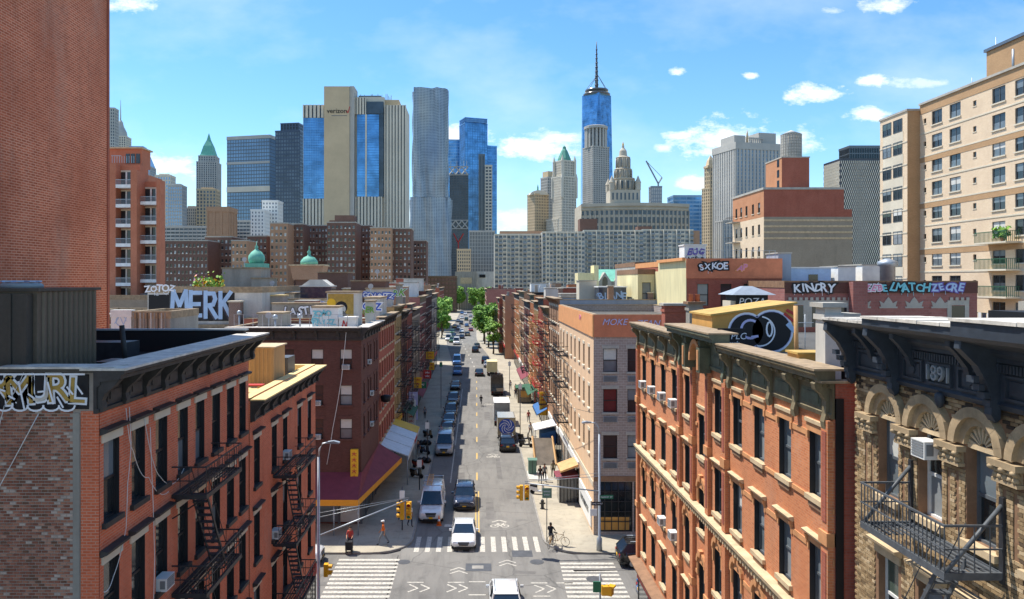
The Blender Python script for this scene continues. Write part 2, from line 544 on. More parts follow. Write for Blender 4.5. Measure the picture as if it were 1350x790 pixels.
 def data(s, name, off=(0, 0, 0)):
  me = bpy.data.meshes.new(name)
  v = np.array(s.v, dtype=float).reshape(-1, 3) - np.array(off)
  me.from_pydata(v.tolist(), [], s.f)
  for q in s.mats:
   me.materials.append(MATS[q])
  me.polygons.foreach_set('material_index', s.m)
  me.polygons.foreach_set('use_smooth', s.sm)
  nl = len(me.loops)
  if nl:
   vi = np.empty(nl, dtype=np.int32); me.loops.foreach_get('vertex_index', vi)
   npol = len(me.polygons)
   lt = np.empty(npol, dtype=np.int32); me.polygons.foreach_get('loop_total', lt)
   nr = np.empty(npol * 3); me.polygons.foreach_get('normal', nr)
   nr = np.repeat(nr.reshape(-1, 3), lt, axis=0)
   co = v[vi]
   h = np.hypot(nr[:, 0], nr[:, 1])
   vert = h > .6
   hh = np.where(h < 1e-6, 1, h)
   u = np.where(vert, co[:, 0] * (-nr[:, 1] / hh) + co[:, 1] * (nr[:, 0] / hh), co[:, 0])
   w = np.where(vert, co[:, 2], co[:, 1])
   uv = me.uv_layers.new(name='UVMap')
   uv.data.foreach_set('uv', np.stack([u, w], 1).ravel())
  me.update()
  return me
 def build(s, name, parent=None, kind=None, label=None):
  off = (0, 0, 0)
  q = parent
  while q is not None:
   off = tuple(off[i] + q.location[i] for i in range(3)); q = q.parent
  o = bpy.data.objects.new(name, s.data(name, off))
  COL.objects.link(o)
  if parent: o.parent = parent
  if kind: o['kind'] = kind
  if label: o['label'] = label
  return o
def thing(name, label, cat, loc, group=None, rz=0.0):
 o = bpy.data.objects.new(name, None)
 o.empty_display_size = .5
 COL.objects.link(o)
 o.location = loc
 o.rotation_euler = (0, 0, rz)
 o['label'] = label; o['category'] = cat
 if group: o['group'] = group
 return o
def tag(o, label, cat, group=None):
 o['label'] = label; o['category'] = cat
 if group: o['group'] = group
 return o
def struct(o):
 o['kind'] = 'structure'
 return o
def inst(name, me, parent, loc, rz=0.0, label=None):
 o = bpy.data.objects.new(name, me)
 COL.objects.link(o)
 if parent: o.parent = parent
 o.location = loc
 o.rotation_euler = (0, 0, rz)
 if label: o['label'] = label
 return o
def copy_tree(o, parent=None, loc=None):
 c = o.copy()
 COL.objects.link(c)
 c.parent = parent
 if loc is not None: c.location = loc
 for ch in o.children:
  copy_tree(ch, c)
 return c
_fonts = {}
def text_mesh(s, size, mat, extrude=.01, offset=0.0, shear=0.0, align='CENTER', spacing=1.0):
 """flat lettering as mesh data lying in local x-z, facing -y, centred on the origin line"""
 cu = bpy.data.curves.new('lettering', 'FONT')
 cu.body = s; cu.size = size; cu.extrude = extrude; cu.offset = offset; cu.shear = shear
 cu.align_x = align; cu.align_y = 'CENTER'; cu.resolution_u = 3; cu.space_character = spacing
 o = bpy.data.objects.new('lettering', cu)
 me = bpy.data.meshes.new_from_object(o)
 bpy.data.objects.remove(o)
 bpy.data.curves.remove(cu)
 me.transform(Matrix.Rotation(PI / 2, 4, 'X'))
 me.materials.clear()
 me.materials.append(MATS[mat])
 return me
def lettering(name, s, size, mat, pos, deg, parent=None, outline=None, ow=.05, extrude=.01, shear=0.0, spacing=1.0, slant=0.0, fat=0.0):
 off = Vector((0, 0, 0)); q = parent
 while q is not None:
  off += q.location; q = q.parent
 a = math.radians(deg)
 nrm = Vector((math.sin(a), -math.cos(a), 0))
 p = Vector(pos) - off
 if outline:
  o = inst(name, text_mesh(s, size, outline, extrude * .5, ow, shear, spacing=spacing), parent, p, a)
  o.rotation_euler = (0, slant, a)
 o = inst(name, text_mesh(s, size, mat, extrude, fat, shear, spacing=spacing), parent, p + nrm * .012, a)
 o.rotation_euler = (0, slant, a)
 return o
def strokes(mb, lines, w, y, mat, th=.01):
 """thick painted lines in the local x-z plane at depth y"""
 for ln in lines:
  for (a, b) in zip(ln, ln[1:]):
   d = Vector((b[0] - a[0], b[1] - a[1])); L = d.length
   if L < 1e-6: continue
   d /= L
   n = Vector((-d.y, d.x)) * w / 2
   e = d * w * .3
   p = [(a[0] - e.x + n.x, y, a[1] - e.y + n.y), (a[0] - e.x - n.x, y, a[1] - e.y - n.y), (b[0] + e.x - n.x, y, b[1] + e.y - n.y), (b[0] + e.x + n.x, y, b[1] + e.y + n.y)]
   y -= .0006
   mb.face([(q[0], y, q[2]) for q in p], mat)
def arc(cx, cz, r, a0, a1, n=12, rz=None):
 rz = rz or r
 return [(cx + r * math.cos(math.radians(a0 + (a1 - a0) * i / n)), cz + rz * math.sin(math.radians(a0 + (a1 - a0) * i / n))) for i in range(n + 1)]
# ================================================================ building pieces
_proto = {}
def proto(key, fn):
 if key not in _proto:
  mb = MB(); fn(mb)
  _proto[key] = mb.data(key[0])
 return _proto[key]
def wframe(w, h, fm, rails=1, deep=.1, mull=0):
 def f(m):
  t = .055
  y0, y1 = deep, deep + .07
  m.box(-w / 2, -w / 2 + t, y0, y1, 0, h, fm); m.box(w / 2 - t, w / 2, y0, y1, 0, h, fm)
  m.box(-w / 2 + t, w / 2 - t, y0, y1, h - t, h, fm); m.box(-w / 2 + t, w / 2 - t, y0, y1, 0, t, fm)
  if rails:
   m.box(-w / 2 + t, w / 2 - t, y0 + .005, y1, h * .5 - .035, h * .5 + .035, fm)
  for k in range(mull):
   x = -w / 2 + w * (k + 1) / (mull + 1)
   m.box(x - .025, x + .025, y0 + .002, y1 - .004, t, h - t, fm)
 return proto(('window', w, h, fm, rails, deep, mull), f)
def wpane(w, h, up, lo, deep=.1):
 def f(m):
  a, b = -w / 2 + .03, w / 2 - .03
  m.face([(a, deep + .035, h * .5), (b, deep + .035, h * .5), (b, deep + .035, h - .02), (a, deep + .035, h - .02)], up)
  m.face([(a, deep + .055, .02), (b, deep + .055, .02), (b, deep + .055, h * .5), (a, deep + .055, h * .5)], lo)
 return proto(('pane', w, h, up, lo, deep), f)
def wsill(w, sm, th=.13, proj=.11):
 return proto(('sill', w, sm, th, proj), lambda m: m.box(-w / 2 - .1, w / 2 + .1, -proj, .09, -th, .012, sm))
def wlintel(w, h, style, lm):
 def f(m):
  if style == 'flat':
   m.box(-w / 2 - .13, w / 2 + .13, -.04, .1, h - .012, h + .24, lm)
  elif style == 'cap':
   m.box(-w / 2 - .12, w / 2 + .12, -.05, .1, h - .012, h + .2, 'stone_light' if lm == 'cornice_left' else lm)
   m.prism([(-.05, h + .2), (-.2, h + .27), (-.22, h + .34), (.02, h + .37), (.02, h + .2)], 'x', -w / 2 - .2, w / 2 + .2, lm)
  elif style == 'hood':
   for sx in (-1, 1):
    m.box(sx * (w / 2 + .02), sx * (w / 2 + .11), -.03, .08, h - .25, h - .013, lm)
    m.prism([(0, h + .15), (-.12, h + .15), (-.09, h + .05), (-.04, h - .08), (0, h - .08)], 'x', sx * (w / 2 + .03), sx * (w / 2 + .115), lm)
   m.box(-w / 2 - .12, w / 2 + .12, -.05, .1, h - .012, h + .16, lm)
   m.prism([(-.05, h + .16), (-.15, h + .22), (-.17, h + .28), (.02, h + .31), (.02, h + .16)], 'x', -w / 2 - .18, w / 2 + .18, 'stone_tan')
  elif style == 'arch':
   n = 10; r0 = w / 2 + .03; r1 = w / 2 + .18; zc = h - .05
   for i in range(n):
    a, b = PI - PI * i / n, PI - PI * (i + 1) / n
    q = [(r0 * math.cos(a), zc + r0 * math.sin(a) * .75), (r1 * math.cos(a), zc + r1 * math.sin(a) * .85), (r1 * math.cos(b), zc + r1 * math.sin(b) * .85), (r0 * math.cos(b), zc + r0 * math.sin(b) * .75)]
    m.prism(q, 'y', -.1 - .001 * (i % 2), .03, lm)
   m.prism([(-.08, zc + r0 * .7), (.08, zc + r0 * .7), (.14, zc + r1 * .98), (-.14, zc + r1 * .98)], 'y', -.15, .02, lm)
   m.prism([(r0 * math.cos(PI * i / 10), zc + r0 * math.sin(PI * i / 10) * .75) for i in range(11)], 'y', -.02, .02, lm)
   for sx in (-1, 1):
    m.box(sx * (w / 2 + .02), sx * (w / 2 + .13), -.07, .06, h - .6, h - .05, lm)
 return proto(('lintel', w, h, style, lm), f)
DARK = [('glass_dark', 'glass_dark')] * 5 + [('glass_grey', 'glass_dark'), ('glass_dark', 'glass_grey'), ('blind_grey', 'glass_dark')]
MIXED = [('glass_dark', 'glass_dark')] * 2 + [('glass_grey', 'glass_grey'), ('blind_white', 'glass_dark'), ('glass_green', 'glass_dark'), ('blind_grey', 'blind_grey'), ('glass_grey', 'glass_dark')]
def win(bld, T, u, z, w, h, lint='flat', lm='stone_tan', fm='frame_black', panes=DARK, sill=True, sm=None, deep=.1, rails=1, mull=0, rng=random):
 ox, oy, deg = T
 a = math.radians(deg)
 p = (ox + u * math.cos(a) - bld.location.x, oy + u * math.sin(a) - bld.location.y, z - bld.location.z)
 o = inst('window', wframe(w, h, fm, rails, deep, mull), bld, p, a)
 up, lo = rng.choice(panes)
 inst('pane', wpane(w, h, up, lo, deep), o, (0, 0, 0))
 if lint != 'none': inst('lintel', wlintel(w, h, lint, lm), o, (0, 0, 0))
 if sill: inst('sill', wsill(w, sm or lm), o, (0, 0, 0))
 return o
def hole(u, z, w, h):
 return (u - w / 2, u + w / 2, z, z + h)
def at(T, u, y, z):
 a = math.radians(T[2])
 return Vector((T[0] + u * math.cos(a) - y * math.sin(a), T[1] + u * math.sin(a) + y * math.cos(a), z))
AC_N = [0]
def air_conditioner(T, u, z, label, w=.6, group='window air conditioners on the facades'):
 def f(m):
  m.box(-w / 2, w / 2, -.27, .1, 0, .38, 'ac_white')
 def g(m):
  for k in range(6):
   m.box(-w / 2 + .04, w / 2 - .04, -.282, -.272, .05 + k * .055, .085 + k * .055, 'ac_grille')
  for sx in (-1, 1):
   m.box(sx * (w / 2 + .001), sx * (w / 2 + .008), -.23, -.08, .08, .32, 'ac_grille')
 o = inst('air_conditioner', proto(('air_conditioner', w), f), None, at(T, u, 0, z), math.radians(T[2]))
 tag(o, label, 'air conditioner', group)
 inst('grille', proto(('grille', w), g), o, (0, 0, 0))
 return o
def bracket_mesh(key, prof, wid, mat):
 return proto(('bracket', key, mat), lambda m: m.prism(prof, 'x', -wid / 2, wid / 2, mat))
def put(bld, name, me, T, u, y, z, label=None):
 p = at(T, u, y, z) - bld.location
 return inst(name, me, bld, p, math.radians(T[2]), label)
def cornice(bld, T, u0, u1, z0, z1, proj, mat, topmat, nbr=0, bprof=None, bwid=.2, dent=0, name='cornice'):
 """frieze, soffit, projecting lip; brackets as parts"""
 H = z1 - z0
 m = MB().frame(T[0], T[1], T[2])
 p = [(.02, z0), (-.08, z0), (-.12, z0 + .1 * H), (-.06, z0 + .12 * H), (-.06, z0 + .62 * H), (-.14, z0 + .66 * H), (-.14, z0 + .74 * H), (-proj * .86, z0 + .8 * H),
  (-proj * .86, z0 + .88 * H), (-proj, z0 + .93 * H), (-proj, z1), (.02, z1)]
 m.prism(p, 'x', u0, u1, mat)
 if dent:
  n = int((u1 - u0) / dent)
  for k in range(n):
   u = u0 + (k + .5) * (u1 - u0) / n
   m.box(u - dent * .28, u + dent * .28, -.24, -.1, z0 + .67 * H, z0 + .735 * H, mat)
 o = m.build(name, bld)
 t = MB().frame(T[0], T[1], T[2])
 t.box(u0 - .02, u1 + .02, -proj - .03, .35, z1 + .002, z1 + .06, topmat)
 t.build('flashing', o)
 if nbr:
  bp = bprof or [(-.06, z0 + .05 * H), (-.16, z0 + .02 * H), (-.2, z0 + .12 * H), (-.17, z0 + .3 * H), (-.24, z0 + .45 * H), (-proj * .6, z0 + .62 * H), (-proj * .8, z0 + .78 * H), (-.06, z0 + .78 * H)]
  bp = [(a, b - z0) for a, b in bp]
  me = bracket_mesh((id(bld), round(H, 2), round(proj, 2)), bp, bwid, mat)
  for k in range(nbr):
   u = u0 + bwid * .7 + (u1 - u0 - bwid * 1.4) * k / (nbr - 1)
   put(bld, 'bracket', me, T, u, 0, z0)
 return o
def fire_escape(bld, T, u0, u1, zs, proj=1.05, stair=1, mat='iron_black', fine=True, rail_h=.85, bars=14, last_ladder=True, opening=.8):
 """stacked iron balconies; each balcony is a part with its railing, stair and treads below it"""
 for i, z in enumerate(zs):
  m = MB().frame(T[0], T[1], T[2])
  m.box(u0, u1, -proj, -proj + .07, z - .14, z, mat); m.box(u0, u1, -.09, -.02, z - .12, z, mat)
  m.box(u0, u0 + .06, -proj + .07, -.09, z - .14, z - .002, mat); m.box(u1 - .06, u1, -proj + .07, -.09, z - .14, z - .002, mat)
  so0, so1 = (u0 + .25, u0 + .25 + 2.0) if stair > 0 else (u1 - 2.25, u1 - .25)
  n = int((u1 - u0) / .13) if fine else int((u1 - u0) / .3)
  ns = 8 if fine else 4
  for k in range(ns):                                # slats run along the wall
   y = -proj + .12 + (proj - .24) * k / (ns - 1)
   out = y < -proj * .5
   segs = [(u0 + .06, u1 - .06)]
   if out and i < len(zs) - 1:
    segs = [(u0 + .06, so0), (so1, u1 - .06)]
   for a, b in segs:
    if b - a > .1: m.box(a, b, y - .03, y + .03, z - .06, z - .03, mat)
  for u in (u0 + .05, (u0 + u1) / 2, u1 - .05):
   m.tube([(u, -proj + .05, z - .1), (u, -.02, z - .75)], .022, mat, 4, smooth=False)
  o = m.build('fire_escape', bld)
  r = MB().frame(T[0], T[1], T[2])
  for zz in (z + rail_h, z + rail_h * .5):
   w = .02 if zz > z + rail_h * .7 else .014
   r.box(u0, u1, -proj, -proj + w * 2, zz - w, zz + w, mat)
   r.box(u0, u0 + w * 2, -proj + w * 2, -.02, zz - w, zz + w, mat); r.box(u1 - w * 2, u1, -proj + w * 2, -.02, zz - w, zz + w, mat)
  nb = bars if fine else bars // 2
  for k in range(nb + 1):
   u = u0 + .02 + (u1 - u0 - .04) * k / nb
   r.box(u - .009, u + .009, -proj + .012, -proj + .03, z, z + rail_h - .02, mat)
  for k in range(1, 4):
   y = -proj + proj * k / 4
   for u in (u0 + .02, u1 - .02):
    r.box(u - .009, u + .009, y - .009, y + .009, z, z + rail_h - .02, mat)
  r.build('railing', o)
  if i < len(zs) - 1:
   zb = zs[i + 1]
   q = MB().frame(T[0], T[1], T[2])
   ua, ub = (so0 + .1, min(so0 + .1 + (z - zb) * .62, u1 - .1)) if stair > 0 else (so1 - .1, max(so1 - .1 - (z - zb) * .62, u0 + .1))
   for y in (-proj + .16, -proj + .62):
    q.prism([(ua, z - .02), (ub, zb), (ub, zb + .18), (ua, z + .14)], 'y', y - .018, y + .018, mat)
    q.tube([(ua, y, z + .8), (ub, y, zb + .85)], .014, mat, 4, smooth=False)
   q.build('stair', o)
   nt = 11
   me = proto(('tread', mat), lambda mm: mm.box(-.11, .11, -.22, .22, -.015, .015, mat)) if fine else None
   if fine:
    for k in range(nt):
     f = (k + .7) / (nt + .4)
     p = at(T, ua + (ub - ua) * f, -proj + .39, z + (zb - z) * f + .08) - bld.location
     inst('tread', me, o, p, math.radians(T[2]))
   else:
    t = MB().frame(T[0], T[1], T[2])
    for k in range(nt):
     f = (k + .7) / (nt + .4)
     u = ua + (ub - ua) * f; zz = z + (zb - z) * f + .08
     t.box(u - .11, u + .11, -proj + .18, -proj + .6, zz - .012, zz + .012, mat)
    t.build('treads', o, 'stuff')
  elif last_ladder:
   q = MB().frame(T[0], T[1], T[2])
   u = u1 - .5
   for du in (-.2, .2):
    q.box(u + du - .02, u + du + .02, -proj + .1, -proj + .13, z - 2.2, z + .6, mat)
   for k in range(9):
    q.box(u - .18, u + .18, -proj + .105, -proj + .125, z - 2.1 + k * .3, z - 2.07 + k * .3, mat)
   q.build('drop_ladder', o)
def shell(bld, side, X, Y0, Y1, depth, H, mat, sidemat, roofmat, sholes=(), choles=(), reveal=.2, zroof=None, z0=0.0, parapet=.28, name='wall', rmat=None):
 """outer walls with openings, parapet and roof sheet. side L: street face at X looks to +x, body to the left"""
 L = Y1 - Y0
 m = MB()
 if side == 'L':
  m.frame(X, Y0, 90); xa, xb = X - depth, X
 else:
  m.frame(X, Y1, -90); xa, xb = X, X + depth
 m.wall(0, L, z0, H, sholes, mat, reveal, rmat)
 m.frame(xa, Y0, 0)
 m.wall(0, xb - xa, z0, H, choles, sidemat, reveal, rmat)
 m.frame()
 m.face([(xb, Y1, z0), (xa, Y1, z0), (xa, Y1, H), (xb, Y1, H)], sidemat)
 xx = xa if side == 'L' else xb
 q = [(xx, Y1, z0), (xx, Y0, z0), (xx, Y0, H), (xx, Y1, H)]
 m.face(q if side == 'L' else q[::-1], sidemat)
 o = m.build(name, bld)
 zr = zroof if zroof is not None else H - .6
 r = MB()
 r.face([(xa + .01, Y0 + .01, zr), (xb - .01, Y0 + .01, zr), (xb - .01, Y1 - .01, zr), (xa + .01, Y1 - .01, zr)], roofmat)
 r.build('roof', bld)
 if parapet:
  p = MB(); t = parapet; e = .004
  for (a, b, c, d) in ((xa + e, xb - e, Y0 + e, Y0 + t), (xa + e, xb - e, Y1 - t, Y1 - e), (xa + e, xa + t, Y0 + t, Y1 - t), (xb - t, xb - e, Y0 + t, Y1 - t)):
   p.box(a, b, c, d, zr - .05, H - .003, sidemat)
  p.build('parapet', bld)
  c = MB()
  for (a, b, cc, d) in ((xa - .03, xb + .03, Y0 - .03, Y0 + t + .03), (xa - .03, xb + .03, Y1 - t - .03, Y1 + .03), (xa - .03, xa + t + .03, Y0 + t + .03, Y1 - t - .03), (xb - t - .03, xb + .03, Y0 + t + .03, Y1 - t - .03)):
   c.box(a, b, cc, d, H, H + .07, 'flashing_brown')
  c.build('coping', bld)
 return o
def shopfront(bld, T, u0, u1, z1, signmat, seed=0, bays=None, frame='frame_black', awn=None, awn_z=3.0, awn_p=1.5):
 rg = random.Random(seed)
 m = MB().frame(*T)
 L = u1 - u0
 n = bays or max(2, int(L / 2.4))
 for k in range(n + 1):
  u = u0 + L * k / n
  m.box(max(u0, u - .14), min(u1, u + .14), -.08, .1, .14, z1 - .6, frame)
 o = m.build('shopfront', bld)
 g = MB().frame(*T)
 for k in range(n):
  a, b = u0 + L * k / n + .15, u0 + L * (k + 1) / n - .15
  g.box(a, b, -.05, .02, .5, z1 - .65, rg.choice(['glass_dark', 'glass_black', 'glass_grey', 'glass_dark']))
  g.box(a, b, -.06, .03, .14, .49, frame)
 g.build('shop_window', o)
 s = MB().frame(*T)
 s.box(u0 + .03, u1 - .03, -.14, .02, z1 - .6, z1 - .02, signmat)
 s.build('sign_band', o)
 if awn:
  a = MB().frame(*T)
  a.prism([(-.15, awn_z + .75), (-awn_p, awn_z), (-awn_p, awn_z - .25), (-awn_p + .03, awn_z - .25), (-awn_p + .03, awn_z - .02), (-.15, awn_z + .71)], 'x', u0 + .15, u1 - .15, awn)
  a.build('awning', bld)
# ================================================================ the setting
def ground():
 def bend(y):
  if y <= 150: return 0.0
  if y >= 270: return -5.2
  f = (y - 150) / 120
  return -5.2 * (f * f * (3 - 2 * f))
 m = MB()
 m.face([(-3000, -200, -.06), (3000, -200, -.06), (3000, 6000, -.06), (-3000, 6000, -.06)], 'city_floor')
 struct(m.build('ground'))
 ys = [-12, 45.4, 55.4, 90, 120, 150, 165, 180, 195, 210, 225, 240, 255, 270, 350, 450, 600]
 m = MB()
 for a, b in zip(ys, ys[1:]):
  pa, pb = bend(a), bend(b)
  m.face([(-5.6 + pa, a, 0), (5.8 + pa, a, 0), (5.8 + pb, b, 0), (-5.6 + pb, b, 0)], 'asphalt')
 for s in (-1, 1):                                   # the side street
  a, b = sorted((s * 5.7, s * 70))
  m.face([(a, 45.4, -.003), (b, 45.4, -.003), (b, 55.4, -.003), (a, 55.4, -.003)], 'asphalt')
 road = struct(m.build('road'))
 kl, kr = -4.85, 5.1
 def sidewalk(x_in, s, ya, yb, corners):
  """raised slab between kerb x_in and far outward, rounded at the corner"""
  xo = s * 70
  R = 3.0
  pts = []
  seg = [y for y in ys if ya < y < yb]
  line = [ya] + seg + [yb]
  inner = []
  if 'a' in corners:
   for i in range(7):
    t = PI / 2 * i / 6
    inner.append((x_in + s * R * (1 - math.sin(t)), ya + R * (1 - math.cos(t))))
   line = [y for y in line if y > ya + R]
  for y in line:
   if 'b' in corners and y > yb - R: continue
   inner.append((x_in + bend(y), y))
  if 'b' in corners:
   for i in range(7):
    t = PI / 2 * i / 6
    inner.append((x_in + s * R * (1 - math.cos(t)), yb - R + R * math.sin(t)))
  m = MB(); kb = MB()
  for (p, q) in zip(inner, inner[1:]):
   f = [(p[0] + s * .15 , p[1], .14), (q[0] + s * .15, q[1], .14), (xo, q[1], .14), (xo, p[1], .14)]
   if abs(q[1] - p[1]) > 1e-4:
    m.face(f if s < 0 else f[::-1], 'sidewalk')
   kb.face([(p[0], p[1], -.02), (q[0], q[1], -.02), (q[0], q[1], .136), (p[0], p[1], .136)][::s], 'kerb_stone')
   kb.face([(p[0], p[1], .136), (q[0], q[1], .136), (q[0] + s * .3, q[1], .136), (p[0] + s * .3, p[1], .136)][::s], 'kerb_stone')
  for e, on in ((ya, 'a' in corners), (yb, 'b' in corners)):
   if on:
    xs = sorted((x_in + s * R, xo))
    kb.face([(xs[0], e, -.02), (xs[1], e, -.02), (xs[1], e, .138), (xs[0], e, .138)], 'kerb_stone')
  o = struct(m.build('sidewalk'))
  k = kb.build('kerb', o)
 sidewalk(kl, -1, -12, 45.4, 'b')
 sidewalk(kr, 1, -12, 45.4, 'b')
 sidewalk(kl, -1, 55.4, 600, 'a')
 sidewalk(kr, 1, 55.4, 600, 'a')
 # ---- painted markings, each one a part of the road
 def mark(name, x0, x1, y0, y1, mat='marking_white', z=.004):
  q = MB(); q.face([(x0, y0, z), (x1, y0, z), (x1, y1, z), (x0, y1, z)], mat)
  return q.build(name, road)
 for k in range(10):
  y = 48.0 + k * .7
  mark('crosswalk_stripe', -9.85, -5.5, y - .18, y + .18)
  if k < 9: mark('crosswalk_stripe', 5.75 + .02 * k, 9.7, y - .18, y + .18)
 for k in range(12):
  x = -4.45 + k * .82
  mark('crosswalk_stripe', x - .18, x + .18, 55.9, 59.2)
  mark('crosswalk_stripe', x - .18, x + .18, 41.4, 44.7)
 mark('stop_line', -2.6, -.1, 61.6, 62.2)
 for x in (-.05, .2):
  mark('centre_line', x - .06, x + .06, 60.2, 72, 'marking_yellow')
 y = 76
 while y < 150:
  mark('centre_dash', -.02, .14, y, y + 3, 'marking_yellow'); y += 9
 while y < 420:
  mark('centre_dash', bend(y) - .05, bend(y) + .15, y, y + 3, 'marking_white'); y += 9
 for y0, y1 in ((75, 92), (92, 116), (120, 142)):
  mark('parking_line', -2.62, -2.5, y0, y1 - 2)
 def strokes_mark(name, lines, w, x, y, z=.006):
  q = MB()
  for ln in lines:
   for (a, b) in zip(ln, ln[1:]):
    d = Vector((b[0] - a[0], b[1] - a[1])); d.normalize()
    n = Vector((-d.y, d.x)) * w / 2
    z += .00004
    q.face([(x + a[0] + n.x, y + a[1] + n.y, z), (x + b[0] + n.x, y + b[1] + n.y, z), (x + b[0] - n.x, y + b[1] - n.y, z), (x + a[0] - n.x, y + a[1] - n.y, z)][::-1], 'marking_white')
  return q.build(name, road)
 # cycle symbol with a chevron over it
 def sharrow(x, y):
  cyc = [arc(-.42, 0, .32, 0, 360, 10), arc(.42, 0, .32, 0, 360, 10), [(-.42, 0), (-.12, .5), (.3, .5), (.42, 0)], [(-.12, .5), (.05, .05), (.3, .5)], [(-.25, .62), (0, .62)], [(.3, .5), (.35, .75), (.55, .75)]]
  strokes_mark('cycle_symbol', cyc, .1, x, y)
  strokes_mark('chevron', [[(-.6, 1.0), (0, 1.5), (.6, 1.0)]], .16, x, y)
 sharrow(1.9, 61.8); sharrow(1.9, 86); sharrow(2.0, 122)
 for (x, y, r) in ((-4.0, 49.3, 0), (-1.5, 49.3, 0), (4.2, 49.2, 0)):
  for d in (0, .75):
   strokes_mark('chevron', [[(d - .4, -.6), (d + .2, 0), (d - .4, .6)]], .12, x, y)
 for (x, y) in ((-1.2, 52.0), (2.2, 53.4)):
  for d in (0, .6):
   strokes_mark('chevron', [[(-.6, d - .25), (0, d + .25), (.6, d - .25)]], .11, x, y)
 for (x0, y) in ((-4.6, 50.2), (-1.9, 50.2), (-.5, 50.3), (3.6, 50.1), (3.6, 48.0), (-.5, 48.2), (5.3, 50.1)):
  mark('guide_dash', x0, x0 + 1.1, y, y + .13)
 # covers and patches let into the road
 for i, (x, y, w, d, a) in enumerate(((-3.0, 46.9, 1.1, 3.0, .1), (3.3, 52.0, 1.6, .5, -.1), (1.2, 66, .7, 5, 0), (3.4, 71, 1.2, 3.2, .05), (-1.6, 77, .8, 4, 0), (2.4, 81, .5, 9, 0), (.9, 95, 1.3, 6, 0), (-2.0, 104, .9, 8, 0), (1.6, 112, .8, 7, 0), (-12, 50, 5, .6, .02), (9, 52.5, 4.5, .5, .05), (-.6, 130, 1.2, 9, 0))):
  q = MB().frame(x, y, math.degrees(a), .003 + .0001 * i)
  q.face([(px * w / 2, py * d / 2, 0) for px, py in ((-1, -1), (.9, -1), (1, -.2), (.94, 1), (-.95, .97), (-1.05, .1))], 'asphalt_dark'); q.build('road_patch', road)
 def cover(x, y, r):
  q = MB(); q.lathe(x, y, [(r, 0), (r, .012), (r * .8, .016), (r * .78, .012)], 'steel_plate', 16, False); q.build('manhole_cover', road)
 cover(-5.15, 53.9, .45); cover(4.3, 53.9, .5); cover(7.9, 50.8, .55)
 q = MB(); q.box(-.75, 1.05, 52.2, 53.6, 0, .01, 'steel_plate')
 q.build('road_plate', road)
 q = MB(); q.box(-.3, .5, 52.6, 53.2, 0, .02, 'kerb_stone')
 q.build('grating', road)
 q = MB(); q.box(2.6, 4.1, 54.9, 56.2, 0, .008, 'steel_plate')
 q.build('road_plate', road)
 q = MB(); q.box(3.0, 4.3, 100, 101, 0, .008, 'steel_plate'); q.build('road_plate', road)
 return road, bend
road, bend = ground()
